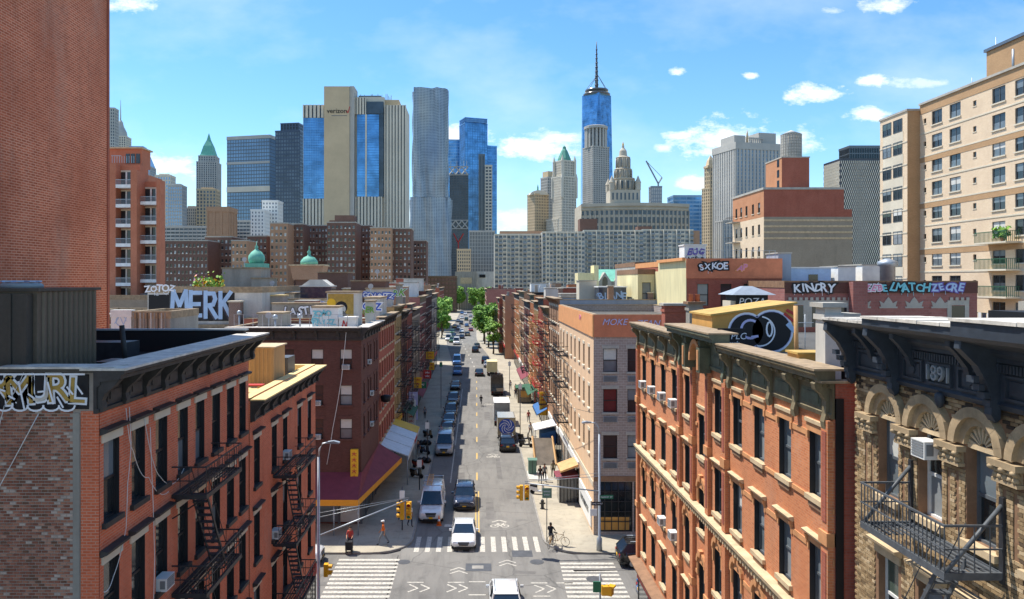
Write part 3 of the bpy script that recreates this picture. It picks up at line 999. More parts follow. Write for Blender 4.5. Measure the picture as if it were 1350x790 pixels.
# ================================================================ near left: red brick corner tenement
def left_corner_tenement():
 X, Y0, Y1, H = -9.4, 18.9, 31.3, 17.7
 b = thing('corner_tenement', 'red brick tenement with black bracketed cornice and graffiti along its bare end wall', 'building', (-14, 25, 0))
 T = (X, Y0, 90)
 ys = [19.55, 21.1, 22.65, 24.3, 25.8, 27.4, 29.0, 30.5]
 cols = [y - Y0 for y in ys]
 rows = [13.88, 10.82, 7.76, 4.6]
 w, h = .84, 2.05
 sh = [hole(u, z, w, h) for u in cols for z in rows]
 shell(b, 'L', X, Y0, Y1, 13, H, 'brick_red_left', 'mortar', 'roof_black', sh, zroof=17.1, parapet=0, rmat='frame_black')  # black reveals: frame colour that also stands for shade on the jambs
 for i, u in enumerate(cols):
  for z in rows:
   win(b, T, u, z, w, h, 'cap', 'cornice_left', 'frame_black', DARK, sm='cornice_left')
 cornice(b, T, -.25, Y1 - Y0 + .3, 16.72, 17.78, .75, 'cornice_left', 'flashing', 11, bwid=.22)
 m = MB().frame(*T)                       # raised panels between the brackets
 n = 10
 for k in range(n):
  u = (k + .5) * (Y1 - Y0) / n
  m.box(u - .38, u + .38, -.1, -.05, 16.93, 17.3, 'cornice_left'); m.box(u - .28, u + .28, -.13, -.09, 17.0, 17.22, 'cornice_left')
 m.build('frieze_panel', b)
 # quoin of newer red brick and the pale mortar seam at the end wall
 q = MB().frame(-22.4, Y0, 0)
 q.box(12.55, 13.0, -.015, 0.02, 0, 16.75, 'brick_red_left')
 q.build('corner_pier', b)
 q = MB().frame(-22.4, Y0, 0)
 q.box(12.36, 12.53, -.03, .02, 0, 16.7, 'concrete'); q.build('mortar_seam', b)
 # flashing on the end parapet
 q = MB()
 q.box(-22.4, -8.9, Y0 - .1, Y0 + .45, 17.72, 17.8, 'tin_dark')
 q.box(-11.9, -8.95, Y0 - .14, Y0 + .6, 17.81, 17.86, 'flashing')
 q.build('coping', b)
 # back parapet (dark) round the roof
 q = MB()
 q.box(-16.2, -9.5, Y1 - .35, Y1 - .02, 17.1, 17.95, 'paint_black'); q.box(-16.2, -9.4, Y1 - .38, Y1 + .02, 17.96, 18.02, 'grey_paint')
 q.box(-22.3, -16.2, Y1 - .35, Y1 - .02, 17.1, 17.95, 'paint_black')
 q.build('parapet', b)
 q = MB(); q.box(-14.6, -12.7, 27.5, 28.6, 17.1, 17.75, 'iron_black'); q.box(-12.2, -11.2, 24.2, 25.4, 17.1, 17.4, 'tin_dark')
 q.build('roof_hatch', b)
 q = MB(); q.tube([(-11.35, 24.6, 17.1), (-11.5, 24.6, 18.55)], .085, 'cornice_left', 8); q.build('vent_pipe', b)
 # graffiti band: painted gold and black letters with white outlines
 gm = MB().frame(-22.4, Y0 - .012, 0)
 gm.box(6.6, 12.75, -.02, .006, 16.8, 17.66, 'paint_black')
 gm.build('graffiti_ground', b)
 gx = 9.62
 for i, ch in enumerate('ZEXMURL'):
  sz = 1.02 if i % 2 else .9
  lettering('graffiti_letter', ch, sz, 'paint_gold' if i != 4 else 'flashing', (-22.4 + gx, Y0 - .04, 17.24 + .03 * (i % 3)), 0, b, 'paint_white', .055, slant=.06 * (-1) ** i)
  gx += .475
 ol = MB().frame(-22.4, Y0 - .06, 0)
 ln = []
 for i in range(15):
  x = 6.8 + i * .39
  ln.append(arc(x, 16.9, .2, 180, 360, 7, .13))
 ln.append(arc(10.05, 17.0, .12, 0, 360, 9)); ln.append(arc(10.3, 17.0, .1, 0, 360, 9)); ln.append([(6.7, 17.68), (12.7, 17.68)])
 for i in range(24):
  x = 7 + i * .24
  ln.append([(x, 17.3 + .2 * math.sin(i * 2.3)), (x + .14, 17.05 + .22 * math.sin(i * 1.7 + 1))])
 strokes(ol, ln, .045, 0, 'paint_white')
 ol.build('graffiti_outline', b)
 # old bricks of the end wall: the 300 in clearest view singly, the rest joined
 mats = []
 for i, c in enumerate(('#96614d', '#855442', '#a37059', '#74513f', '#ad806a', '#b8a698')):
  plain('old_brick_%d' % i, C(c), .9, var=.25, sc=7, bump=.3); mats.append('old_brick_%d' % i)
 rg = random.Random(3)
 bm = {k: proto(('brick', k), lambda m, k=k: m.box(-.07, .07, -.014, .02, -.027, .027, k)) for k in mats}
 rest = MB().frame(-22.4, Y0, 0)
 cnt = 0
 wts = [30, 30, 16, 14, 7, 3]
 for r in range(100):
  z = 16.72 - r * .0755
  for c in range(22):
   x = 12.28 - c * .158 - (.079 if r % 2 else 0)
   pale = .5 + .5 * math.sin(x * 2.1 + 1.3 * math.sin(z * .9)) * math.sin(z * 1.3 + x)
   k = rg.choices(mats, wts if pale < .8 and c > 2 else [18, 14, 22, 8, 22, 13])[0]
   dy = rg.uniform(-.004, .006)
   if cnt < 300 and r >= 4 and c < 15:
    inst('brick', bm[k], b, Vector((-22.4 + x, Y0 + dy, z)) - b.location); cnt += 1
   else:
    rest.box(x - .07, x + .07, -.014 + dy, .0, z - .027, z + .027, k, 'k')
 rest.build('brickwork', b, 'stuff')
 # fire escapes on the street face
 fire_escape(b, T, 23.35 - Y0, 26.85 - Y0, [13.4, 10.35, 7.3, 4.2], 1.1, 1)
 air_conditioner(T, ys[2] - Y0, rows[1], 'white window air conditioner on the red corner tenement, beside its fire escape')
 return b
def left_second_tenement():
 X, Y0, Y1, H = -9.4, 31.5, 44.3, 15.1
 b = thing('brick_tenement', 'lower red brick tenement with yellow roof edge next to the graffitied corner tenement', 'building', (-12.4, 38, 0))
 T = (X, Y0, 90)
 ys = [32.5, 35.3, 37.3, 40.3, 42.7]
 cols = [y - Y0 for y in ys]
 rows = [11.25, 8.05, 4.85]
 w, h = .86, 2.05
 sh = [hole(u, z, w, h) for u in cols for z in rows]
 shell(b, 'L', X, Y0, Y1, 6, H, 'brick_red_left', 'brick_red_left', 'yellow_roof', sh, zroof=14.75, parapet=0, rmat='frame_black')  # reveals blackened like the frames, jamb shade included in the colour
 for u in cols:
  for z in rows:
   win(b, T, u, z, w, h, 'cap', 'cornice_left', 'frame_black', DARK, sm='cornice_left')
 cornice(b, T, .02, Y1 - Y0 + .2, 14.1, 15.0, .6, 'cornice_left', 'yellow_roof', 10, bwid=.2)
 q = MB(); t = .45
 for (a, c, d, e) in ((-15.4, -9.4, Y0 + .01, Y0 + t), (-15.4, -9.4, Y1 - t, Y1), (-9.4 - t, -9.42, Y0 + t, Y1 - t)):
  q.box(a, c, d, e, 14.7, 15.12, 'yellow_roof')
 q.build('parapet', b)
 q = MB(); q.box(-11.7, -10.05, 37.6, 39.8, 14.75, 16.65, 'wood_tan')
 for k in range(8):
  q.box(-11.68 + k * .21, -11.6 + k * .21, 37.56, 37.6, 14.75, 16.65, 'wood_tan')
 q.box(-11.8, -9.95, 37.5, 39.9, 16.655, 16.72, 'stone_tan')
 q.build('roof_bulkhead', b)
 q = MB(); q.box(-10.6, -10.0, 40.3, 41.8, 14.75, 15.9, 'iron_grey'); q.build('condenser', b)
 q = MB(); q.box(-14.4, -13.6, 33.4, 34.6, 14.75, 15.25, 'cornice_left')
 q.build('roof_hatch', b)
 q = MB(); q.box(-11.2, -9.95, 35.2, 35.7, 15.1, 15.15, 'paint_red'); q.box(-11.1, -11.0, 35.2, 35.7, 14.75, 15.1, 'wood_tan'); q.box(-10.15, -10.05, 35.2, 35.7, 14.75, 15.1, 'wood_tan')
 q.build('bench', b)
 fire_escape(b, T, 35.0 - Y0, 39.3 - Y0, [11.0, 7.85, 4.7], 1.1, 1)
 air_conditioner(T, ys[2] - Y0, rows[0], 'white air conditioner in a window above the iron balcony of the lower red tenement')
 air_conditioner(T, ys[1] - Y0, rows[1], 'white air conditioner beside the lower iron balcony of the yellow-edged tenement')
 shopfront(b, T, .2, Y1 - Y0 - .2, 3.6, 'sign_red', 5)
 return b
left_corner_tenement()
left_second_tenement()
def roof_cabin():
 """big corrugated dark metal housing on the corner tenement's roof"""
 b = thing('rooftop_housing', 'large dark corrugated metal housing standing on the roof of the corner tenement', 'rooftop unit', (-14, 24, 17.1))
 m = MB(); m.box(-16.5, -11.35, 19.6, 22.65, 17.1, 19.72, 'tin_brown'); m.build('wall', b)
 me = proto(('rib',), lambda mm: mm.prism([(0, -.07), (0, .07), (.05, .045), (.05, -.045)], 'z', 0, 2.6, 'tin_brown'))
 for k in range(11):
  inst('rib', me, b, Vector((-11.35, 19.9 + k * .26, 17.1)) - b.location)
 m = MB(); m.box(-16.7, -11.25, 19.5, 22.75, 19.72, 19.8, 'tin_dark'); m.build('roof', b)
 m = MB(); m.box(-16.4, -11.45, 19.3, 19.58, 17.1, 19.66, 'tin_dark')
 for k in range(12):
  m.box(-16.3 + k * .4, -16.22 + k * .4, 19.25, 19.3, 17.1, 19.66, 'tin_dark')
 m.build('duct', b)
 f = MB(); f.lathe(-12.6, 21.0, [(.55, 19.8), (.55, 19.88), (.45, 19.95)], 'grey_paint', 20)
 f.build('fan_housing', b)
 g = MB()
 for k in range(10):
  a = k * PI / 5
  g.prism([(-12.6 + .1 * math.cos(a), 21.0 + .1 * math.sin(a)), (-12.6 + .5 * math.cos(a), 21.0 + .5 * math.sin(a)), (-12.6 + .5 * math.cos(a + .35), 21.0 + .5 * math.sin(a + .35))], 'z', 19.96, 20.0, 'paint_sky')
 g.build('fan_blades', b)
roof_cabin()
def big_red_wall():
 b = thing('brick_tower', 'tall windowless red brick tower filling the upper left corner', 'building', (-25, 45, 0))
 m = MB(); m.box(-42, -17, 10, 35.05, 0, 48, 'brick_tower_red'); m.build('wall', b)
 m = MB(); m.box(-17.05, -16.96, 34.9, 35.08, 0, 48, 'brick_crimson'); m.build('corner_strip', b)
big_red_wall()
# ================================================================ near right: orange tenement pair
def orange_tenement():
 X, Y0, Y1, H = 9.4, 19.9, 44.0, 17.3
 b = thing('tenement', 'long orange brick tenement with tan stone trim and weathered scroll bracket cornice, at lower right', 'building', (14, 32, 0))
 T = (X, Y1, -90)
 U = lambda y: Y1 - y
 ys = [20.95, 23.1, 25.2, 27.3, 29.45, 31.55, 33.7, 35.95, 38.1, 40.3, 42.45]
 rows = [14.0, 10.9, 7.75, 4.65]
 w, h = .9, 1.8
 spec = []
 for i, y in enumerate(ys):
  for k, z in enumerate(rows):
   zz = z - 1.35 if i == 5 else z
   if i == 5 and k == 3: continue
   spec.append((U(y), zz, k, i))
 sh = [hole(u, z, w, h) for u, z, k, i in spec]
 shell(b, 'R', X, Y0, Y1, 13, H, 'brick_orange', 'brick_crimson', 'tar_roof', sh, zroof=17.0, parapet=0, rmat='frame_black')  # reveals take the frames' black, which also paints in the shaded jambs
 lints = ['flat2', 'hood', 'arch', 'hood']
 rg = random.Random(11)
 pan = DARK[:2] + [('glass_grey', 'glass_grey'), ('glass_green', 'glass_grey'), ('blind_grey', 'glass_grey'), ('glass_grey', 'glass_dark'), ('blind_white', 'glass_grey'), ('glass_grey', 'blind_grey')]
 for u, z, k, i in spec:
  st = lints[k]
  if i == 5: st = ['flat2', 'arch', 'arch'][k]
  win(b, T, u, z, w, h, 'flat' if st == 'flat2' else st, 'stone_orange', 'frame_grey', pan, sm='stone_tan', deep=.16, rng=rg)
 # corbel blocks under sills and ears on the plain lintels
 m = MB().frame(*T)
 corb = proto(('corbel',), lambda mm: mm.box(-.42, .42, -.06, .02, -.3, -.131, 'stone_brown'))
 cap = proto(('lintel_cap',), lambda mm: (mm.box(-.6, .6, -.09, .02, .241, .34, 'stone_tan'), mm.box(-.58, -.46, -.06, .02, -.22, -.013, 'stone_orange'), mm.box(.46, .58, -.06, .02, -.22, -.013, 'stone_orange')))
 for u, z, k, i in spec:
  put(b, 'corbel', corb, T, u, 0, z)
  if lints[k] == 'flat2': put(b, 'lintel_cap', cap, T, u, 0, z + h)
 # stone bands joining the lintels, string course, shop cornice
 s = MB().frame(*T)
 def band(z, th, proj, mat, y0=Y0, y1=Y1):
  edges = sorted([(U(y) - w / 2 - .16, U(y) + w / 2 + .16) for y in ys])
  u = U(y1)
  for a, c in edges + [(U(y0), 99)]:
   a2 = min(a, U(y0))
   if a2 - u > .03: s.box(u, a2, -proj, .01, z, z + th, mat)
   u = max(u, c)
 band(15.62, .17, .03, 'stone_orange'); band(12.5, .17, .03, 'stone_orange'); band(9.3, .17, .03, 'stone_orange')
 band(13.86, .13, .05, 'stone_orange'); band(7.6, .14, .05, 'stone_orange')
 s.build('stone_band', b, 'stuff')
 c = MB().frame(*T)
 c.prism([(.02, 10.1), (-.1, 10.1), (-.14, 10.3), (-.28, 10.42), (-.3, 10.55), (.02, 10.6)], 'x', .02, U(Y0) - .02, 'stone_tan')
 n = 90
 for k in range(n):
  u = (k + .5) * (Y1 - Y0) / n
  c.box(u - .06, u + .06, -.2, -.09, 10.14, 10.3, 'stone_tan')
 c.build('string_course', b)
 c = MB().frame(*T)
 c.prism([(.02, 3.5), (-.15, 3.5), (-.2, 3.75), (-.55, 3.85), (-.6, 4.02), (.02, 4.12)], 'x', .02, U(Y0) - .02, 'stone_brown')
 c.build('shop_cornice', b)
 # pilasters flanking the stair bay and at the ends
 for y in (20.15, 28.4, 30.5, 32.65, 34.75, 43.75):
  p = MB().frame(*T)
  u = U(y)
  p.box(u - .2, u + .2, -.16, .01, 4.13, 10.09, 'brick_orange'); p.box(u - .2, u + .2, -.16, .01, 10.61, 16.3, 'brick_orange')
  p.box(u - .25, u + .25, -.21, .02, 13.0, 13.35, 'stone_orange'); p.box(u - .25, u + .25, -.21, .02, 7.0, 7.3, 'stone_orange')
  p.box(u - .12, u + .12, -.18, -.155, 10.9, 12.8, 'brick_crimson'); p.box(u - .12, u + .12, -.18, -.155, 13.6, 16.0, 'brick_crimson')
  p.build('pilaster', b)
 # cornice in three runs, the middle one raised over the stair bay
 def run(ya, yb, z0, z1, proj, nb, mat):
  cornice(b, T, U(yb), U(ya), z0, z1, proj, mat, 'flashing_brown', 0, dent=.42)
  H_ = z1 - z0
  for k in range(nb):
   y = ya + .3 + (yb - ya - .6) * k / (nb - 1)
   me = bracket_mesh(('orange', round(H_, 2), round(proj, 2)), [(-.05, -.25), (-.16, -.3), (-.2, -.1), (-.15, .1), (-.14, .35 * H_), (-.26, .5 * H_), (-.42, .6 * H_), (-.46, .72 * H_), (-.36, .78 * H_), (-.05, .78 * H_)], .24, mat)
   put(b, 'bracket', me, T, U(y), 0, z0)
  nn = nb - 1
  me = proto(('frieze_panel', round((yb - ya) / nn, 1)), lambda mm: (mm.box(-.62, .62, -.075, -.055, .22, .66, 'cornice_green'), mm.box(-.5, .5, -.1, -.074, .3, .58, 'cornice_green')))
  for k in range(nn):
   y = ya + .3 + (yb - ya - .6) * (k + .5) / nn
   put(b, 'frieze_panel', me, T, U(y), 0, z0)
  return
 run(Y0, 28.2, 16.35, 17.62, .52, 5, 'cornice_weathered')
 run(34.95, Y1, 16.35, 17.55, .52, 5, 'cornice_weathered')
 run(28.22, 34.93, 16.45, 17.98, .74, 4, 'cornice_green')
 a = MB().frame(*T)
 aa = arc(U(31.55), 16.62, .85, 0, 180, 14, .95); bb = arc(U(31.55), 16.62, .66, 0, 180, 14, .76)
 for i in range(14):
  a.prism([aa[i], aa[i + 1], bb[i + 1], bb[i]], 'y', -.36, -.05, 'stone_orange')
 a.build('pediment_arch', b)
 for y in (30.5, 32.65):
  q = MB().frame(*T); q.box(U(y) - .22, U(y) + .22, -.5, -.05, 16.3, 17.3, 'cornice_green'); q.box(U(y) - .1, U(y) + .1, -.53, -.49, 16.4, 17.2, 'stone_orange'); q.build('pediment_post', b)
 # near end wall: black strip painting the shade at the corner, beside red brick
 e = MB()
 e.box(9.42, 9.62, Y0 - .05, Y0 + .02, 0, 16.9, 'paint_black')
 e.build('end_shade_strip', b)
 e = MB(); e.box(9.0, 22.3, Y0 - .12, Y0 + .3, 17.31, 17.37, 'flashing_brown'); e.build('coping', b)
 shopfront(b, T, .2, U(Y0) - .2, 3.5, 'sign_red', 2)
 for i, k, f in ((8, 0, 'top'), (9, 0, 'top'), (10, 0, 'top'), (7, 0, 'top')):
  air_conditioner(T, U(ys[i]), rows[k], {7: 'white air conditioner in a top floor window of the orange tenement, nearest its stair bay', 8: 'white air conditioner second out from the stair bay on the orange tenement top floor',
           9: 'white air conditioner second from the far corner on the orange tenement top floor', 10: 'white air conditioner in the far corner window, orange tenement top floor'}[i], .55)
 air_conditioner(T, U(ys[8]), rows[2], 'white air conditioner under an arched hood, orange tenement, the one farther up the street', .55)
 air_conditioner(T, U(ys[7]), rows[2], 'white air conditioner under an arched hood of the orange tenement, nearer the stair bay', .55)
 return b
orange_tenement()
# ================================================================ near right: tan brick house dated 1891
def tan_house():
 X, Y0, Y1, H = 9.75, 6.0, 19.5, 17.7
 b = thing('row_house', 'tan brick house with heavy black cornice dated 1891, arched windows and iron fire escape', 'building', (15, 13, 0))
 T = (X, Y1, -90)
 U = lambda y: Y1 - y
 ys = [17.95, 16.3, 14.65, 13.0, 11.35, 9.7, 8.05]
 w = .86
 zs, hs = 14.85, 2.45          # arched storey: opening up to the crown
 spring, R0, R1 = 16.75, .5, .8
 h2 = 1.9
 z2 = 11.55
 sh = [hole(U(y), zs, w, hs) for y in ys] + [hole(U(y), z2, w, h2) for y in ys] + [hole(U(y), 8.4, w, h2) for y in ys]
 shell(b, 'R', X, Y0, Y1, 12, H + .6, 'stone_brown', 'brick_crimson', 'tar_roof', sh, zroof=17.9, parapet=0, reveal=.3)
 rg = random.Random(5)
 kinds = [('blind_white', 'glass_grey'), ('glass_dark', 'blind_grey'), ('glass_grey', 'glass_dark')]
 for i, y in enumerate(ys):
  u = U(y)
  o = win(b, T, u, zs, w, 1.86, 'none', 'stone_tan', 'frame_grey' if i != 1 else 'frame_white', [kinds[i % 3]], sm='stone_tan', deep=.2)
  win(b, T, u, z2, w, h2, 'cap', 'stone_tan', 'frame_white' if i % 2 == 0 else 'frame_grey', MIXED, sm='stone_tan', deep=.16, rng=rg)
  win(b, T, u, 8.4, w, h2, 'cap', 'stone_tan', 'frame_grey', MIXED, sm='stone_tan', deep=.16, rng=rg)
  # lunette with radiating fan ribs
  f = MB().frame(*T)
  f.face([(u + .43 * math.cos(t), .1, spring + .43 * math.sin(t)) for t in [PI * k / 12 for k in range(13)]], 'cornice_black')
  for k in range(9):
   t = PI * (k + .5) / 9
   c, s = math.cos(t), math.sin(t)
   n = (-s * .035, c * .035)
   f.prism([(u + .1 * c - n[0] * .3, spring + .1 * s - n[1] * .3), (u + .1 * c + n[0] * .3, spring + .1 * s + n[1] * .3), (u + .42 * c + n[0], spring + .42 * s + n[1]), (u + .42 * c - n[0], spring + .42 * s - n[1])], 'y', .03, .099, 'stone_tan')
  f.box(u - .43, u + .43, .02, .23, spring - .06, spring + .03, 'stone_tan')
  f.build('fan_lunette', b)
  # arch: two stepped rings and corner fills
  a = MB().frame(*T)
  N = 14
  for (ra, rb, pr) in ((.43, .6, -.06), (.6, .8, -.16)):
   for k in range(N):
    t0, t1 = PI * k / N, PI * (k + 1) / N
    q = [(u + ra * math.cos(t0), spring + ra * math.sin(t0)), (u + rb * math.cos(t0), spring + rb * math.sin(t0)), (u + rb * math.cos(t1), spring + rb * math.sin(t1)), (u + ra * math.cos(t1), spring + ra * math.sin(t1))]
    a.prism(q, 'y', pr - .002 * (k % 2), .2, 'stone_arch')
  a.build('arch', b)
 # carved capitals and slotted piers between the windows
 capm = proto(('capital',), lambda m: (m.box(-.38, .38, -.2, .02, .28, .4, 'stone_arch'), m.box(-.34, .34, -.14, .02, -.02, .05, 'stone_arch'), m.box(-.3, .3, -.1, .02, .05, .28, 'stone_arch'),
    [m.lathe(x, -.1, [(.02, z0), (.075, z0 + .05), (.06, z0 + .1), (.02, z0 + .13)], 'stone_arch', 7) for x in (-.26, -.13, 0, .13, .26) for z0 in (.04, .15)],
    [m.lathe(x, -.17, [(.02, .2), (.07, .23), (.07, .27), (.02, .3)], 'stone_arch', 7) for x in (-.3, 0, .3)]))
 pys = [18.78] + [(a + c) / 2 for a, c in zip(ys, ys[1:])]
 for y in pys:
  put(b, 'capital', capm, T, U(y), 0, 16.3)
 slots = []
 for y in pys:
  for d in (-.17, .12):
   slots.append((U(y) + d - .05, U(y) + d + .06, 14.95, 16.1))
 # bricks
 mats = []
 for i, c in enumerate(('#ad9470', '#9b825f', '#897151', '#bca583', '#735f45', '#5b4b3a', '#43392f')):
  plain('tan_brick_%d' % i, C(c), .9, var=.2, sc=7, bump=.3); mats.append('tan_brick_%d' % i)
 rects = [(a - .02, c + .02, z, z + d) for (a, c, z, d) in [(U(y) - w / 2, U(y) + w / 2, zs - .14, 2.1) for y in ys] + [(U(y) - w / 2 - .12, U(y) + w / 2 + .12, z2 - .14, h2 + .55) for y in ys] + [(U(y) - .4, U(y) + .4, 16.27, .45) for y in pys]] + slots
 bm = {k: proto(('brick', k), lambda m, k=k: m.box(-.101, .101, -.022, .0, -.032, .032, k)) for k in mats}
 rest = MB().frame(*T)
 cnt = 0
 cand = []
 for r in range(95):
  z = 17.62 - r * .0755
  for c in range(44):
   u = .1 + c * .2145 + (.107 if r % 2 else 0)
   if u > U(9.8): break
   a0, a1, b0, b1 = u - .1, u + .1, z - .031, z + .031
   cuts = [(a0, a1)]
   for (x0, x1, z0, z1) in rects:
    if b1 > z0 and b0 < z1:
     nc = []
     for (p, q) in cuts:
      if x1 <= p or x0 >= q: nc.append((p, q)); continue
      if x0 - p > .03: nc.append((p, x0))
      if q - x1 > .03: nc.append((x1, q))
     cuts = nc
   if b1 > spring - .02:
    cuts = [(p, q) for p, q in cuts if not any((max(p - U(y), U(y) - q, 0)) ** 2 + (z - spring) ** 2 < .8 ** 2 for y in ys)]
   for p, q in cuts:
    k = rg.choices(mats, [30, 30, 18, 12, 6, 3, 1] if z < 17.3 else [14, 14, 14, 8, 10, 20, 20])[0]
    cand.append((p, q, z, k, r))
 for (p, q, z, k, r) in cand:
  y = Y1 - (p + q) / 2
  dy = rg.uniform(-.004, .006)
  if cnt < 300 and q - p > .19 and 13.6 < y < 16.2 and 14.0 < z < 17.65:
   inst('brick', bm[k], b, at(T, (p + q) / 2, dy, z) - b.location, math.radians(-90)); cnt += 1
  else:
   rest.box(p, q, -.022 + dy, 0, z - .032, z + .032, k, 'k')
 rest.build('brickwork', b, 'stuff')
 # ------- black cornice
 z0, z1 = 17.62, 19.15
 def run(ya, yb, top, proj):
  m = MB().frame(*T)
  p = [(.0, z0), (-.1, z0), (-.16, z0 + .1), (-.1, z0 + .16), (-.1, z0 + .82), (-.17, z0 + .88), (-.17, z0 + .95), (-.3, z0 + 1.05), (-.3, z0 + 1.12), (-proj + .08, z0 + 1.28), (-proj, z0 + 1.36), (-proj, top), (.4, top), (.4, z0 + .75), (0, z0 + .75)]
  m.prism(p, 'x', U(yb), U(ya), 'cornice_black')
  o = m.build('cornice', b)
  f = MB().frame(*T)
  k = 9
  for i in range(k):            # patched, slightly uneven capping
   a, c = U(yb) + (U(ya) - U(yb)) * i / k, U(yb) + (U(ya) - U(yb)) * (i + 1) / k
   f.box(a, c, -proj - .04 - .012 * (i % 2), .45, top + .003, top + .06 + .008 * ((i * 7) % 3), 'flashing')
  f.build('flashing', o)
  # dentil strip
  d = MB().frame(*T)
  n = int((yb - ya) / .085)
  for i in range(n):
   u = U(yb) + (i + .5) * (yb - ya) / n
   d.box(u - .022, u + .022, -.2, -.16, z0 + .7, z0 + .85, 'cornice_black')
  d.build('dentils', o, 'stuff')
  return o
 run(17.43, 19.55, 19.0, .84)
 run(14.05, 17.42, 19.13, .9)
 run(Y0, 14.04, 19.25, .98)
 big = [(-.1, -.18), (-.2, -.22), (-.27, -.1), (-.26, .1), (-.3, .3), (-.38, .55), (-.52, .8), (-.72, 1.0), (-.84, 1.12), (-.82, 1.3), (-.1, 1.3)]
 for y in (19.4, 17.42, 14.06, 10.7, 7.4):
  put(b, 'bracket', bracket_mesh('tan_big', big, .2, 'cornice_black'), T, U(y), 0, z0)
  put(b, 'scroll', proto(('scroll',), lambda m: [m.prism([(-.2 - .1 * t, .05 + t * .15), (-.3 - .1 * t, .05 + t * .15), (-.3 - .1 * t, .17 + t * .15), (-.2 - .1 * t, .17 + t * .15)], 'x', -.105, .105, 'cornice_black') for t in range(4)]), T, U(y), 0, z0)
 sm = [(-.1, .5), (-.2, .5), (-.26, .7), (-.45, .95), (-.6, 1.1), (-.6, 1.25), (-.1, 1.25)]
 for y in (16.75, 18.4, 14.75):
  put(b, 'bracket', bracket_mesh('tan_small', sm, .16, 'cornice_black'), T, U(y), 0, z0)
 knob = proto(('knob',), lambda m: m.lathe(0, -.12, [(.02, -.26), (.07, -.22), (.1, -.12), (.1, .02), (.06, .06)], 'cornice_black', 10))
 for y in (19.4, 17.42, 15.73, 14.06, 12.4, 10.7, 9.0, 7.4):
  put(b, 'knob', knob, T, U(y), -.02, z0)
 def panel(ya, yb, rose):
  m = MB().frame(*T)
  a, c = U(yb), U(ya); e = .05
  for (q, r, s, t) in ((a, c, z0 + .2, z0 + .25), (a, c, z0 + .61, z0 + .66), (a, a + e, z0 + .25, z0 + .61), (c - e, c, z0 + .25, z0 + .61)):
   m.box(q, r, -.16, -.09, s, t, 'cornice_black')
  m.box(a + .12, c - .12, -.13, -.09, z0 + .3, z0 + .56, 'cornice_black')
  if rose:
   m.prism(arc((a + c) / 2, z0 + .43, .1, 0, 330, 10), 'y', -.16, -.1, 'cornice_black')
  m.build('frieze_panel', b)
 panel(17.7, 19.1, False); panel(16.35, 17.1, True); panel(15.35, 16.15, False); panel(14.4, 15.15, True); panel(12.4, 13.8, False); panel(10.9, 12.2, True)
 lettering('date_number', '1891', .46, 'grey_paint', at(T, U(15.75), -.16, z0 + .43), -90, b, extrude=.03)
 # ------- fire escape in the foreground
 fire_escape(b, T, U(17.0), U(13.95), [14.62, 11.4], 1.15, -1, 'iron_grey', True, .86, 22, last_ladder=False)
 # end braces from floor edge up to the wall
 for y in (16.95, 14.0):
  q = MB().frame(*T); q.tube([(U(y), -1.1, 14.6), (U(y), -.05, 15.85)], .04, 'iron_grey', 6); q.build('brace', b)
  q = MB().frame(*T); q.box(U(y) - .06, U(y) + .06, -.07, 0, 14.4, 16.0, 'iron_black'); q.build('wall_bracket', b)
 air_conditioner(T, U(16.3), 16.2, 'white air conditioner high in an arched window of the tan brick house', .5)
 q = MB(); q.box(11.2, 12.8, 15.2, 16.6, 18.0, 19.35, 'paint_black'); q.box(13.0, 15.4, 16.6, 18.2, 18.0, 19.5, 'stone_grey')
 q.build('roof_curb', b, 'stuff')
 return b
tan_house()
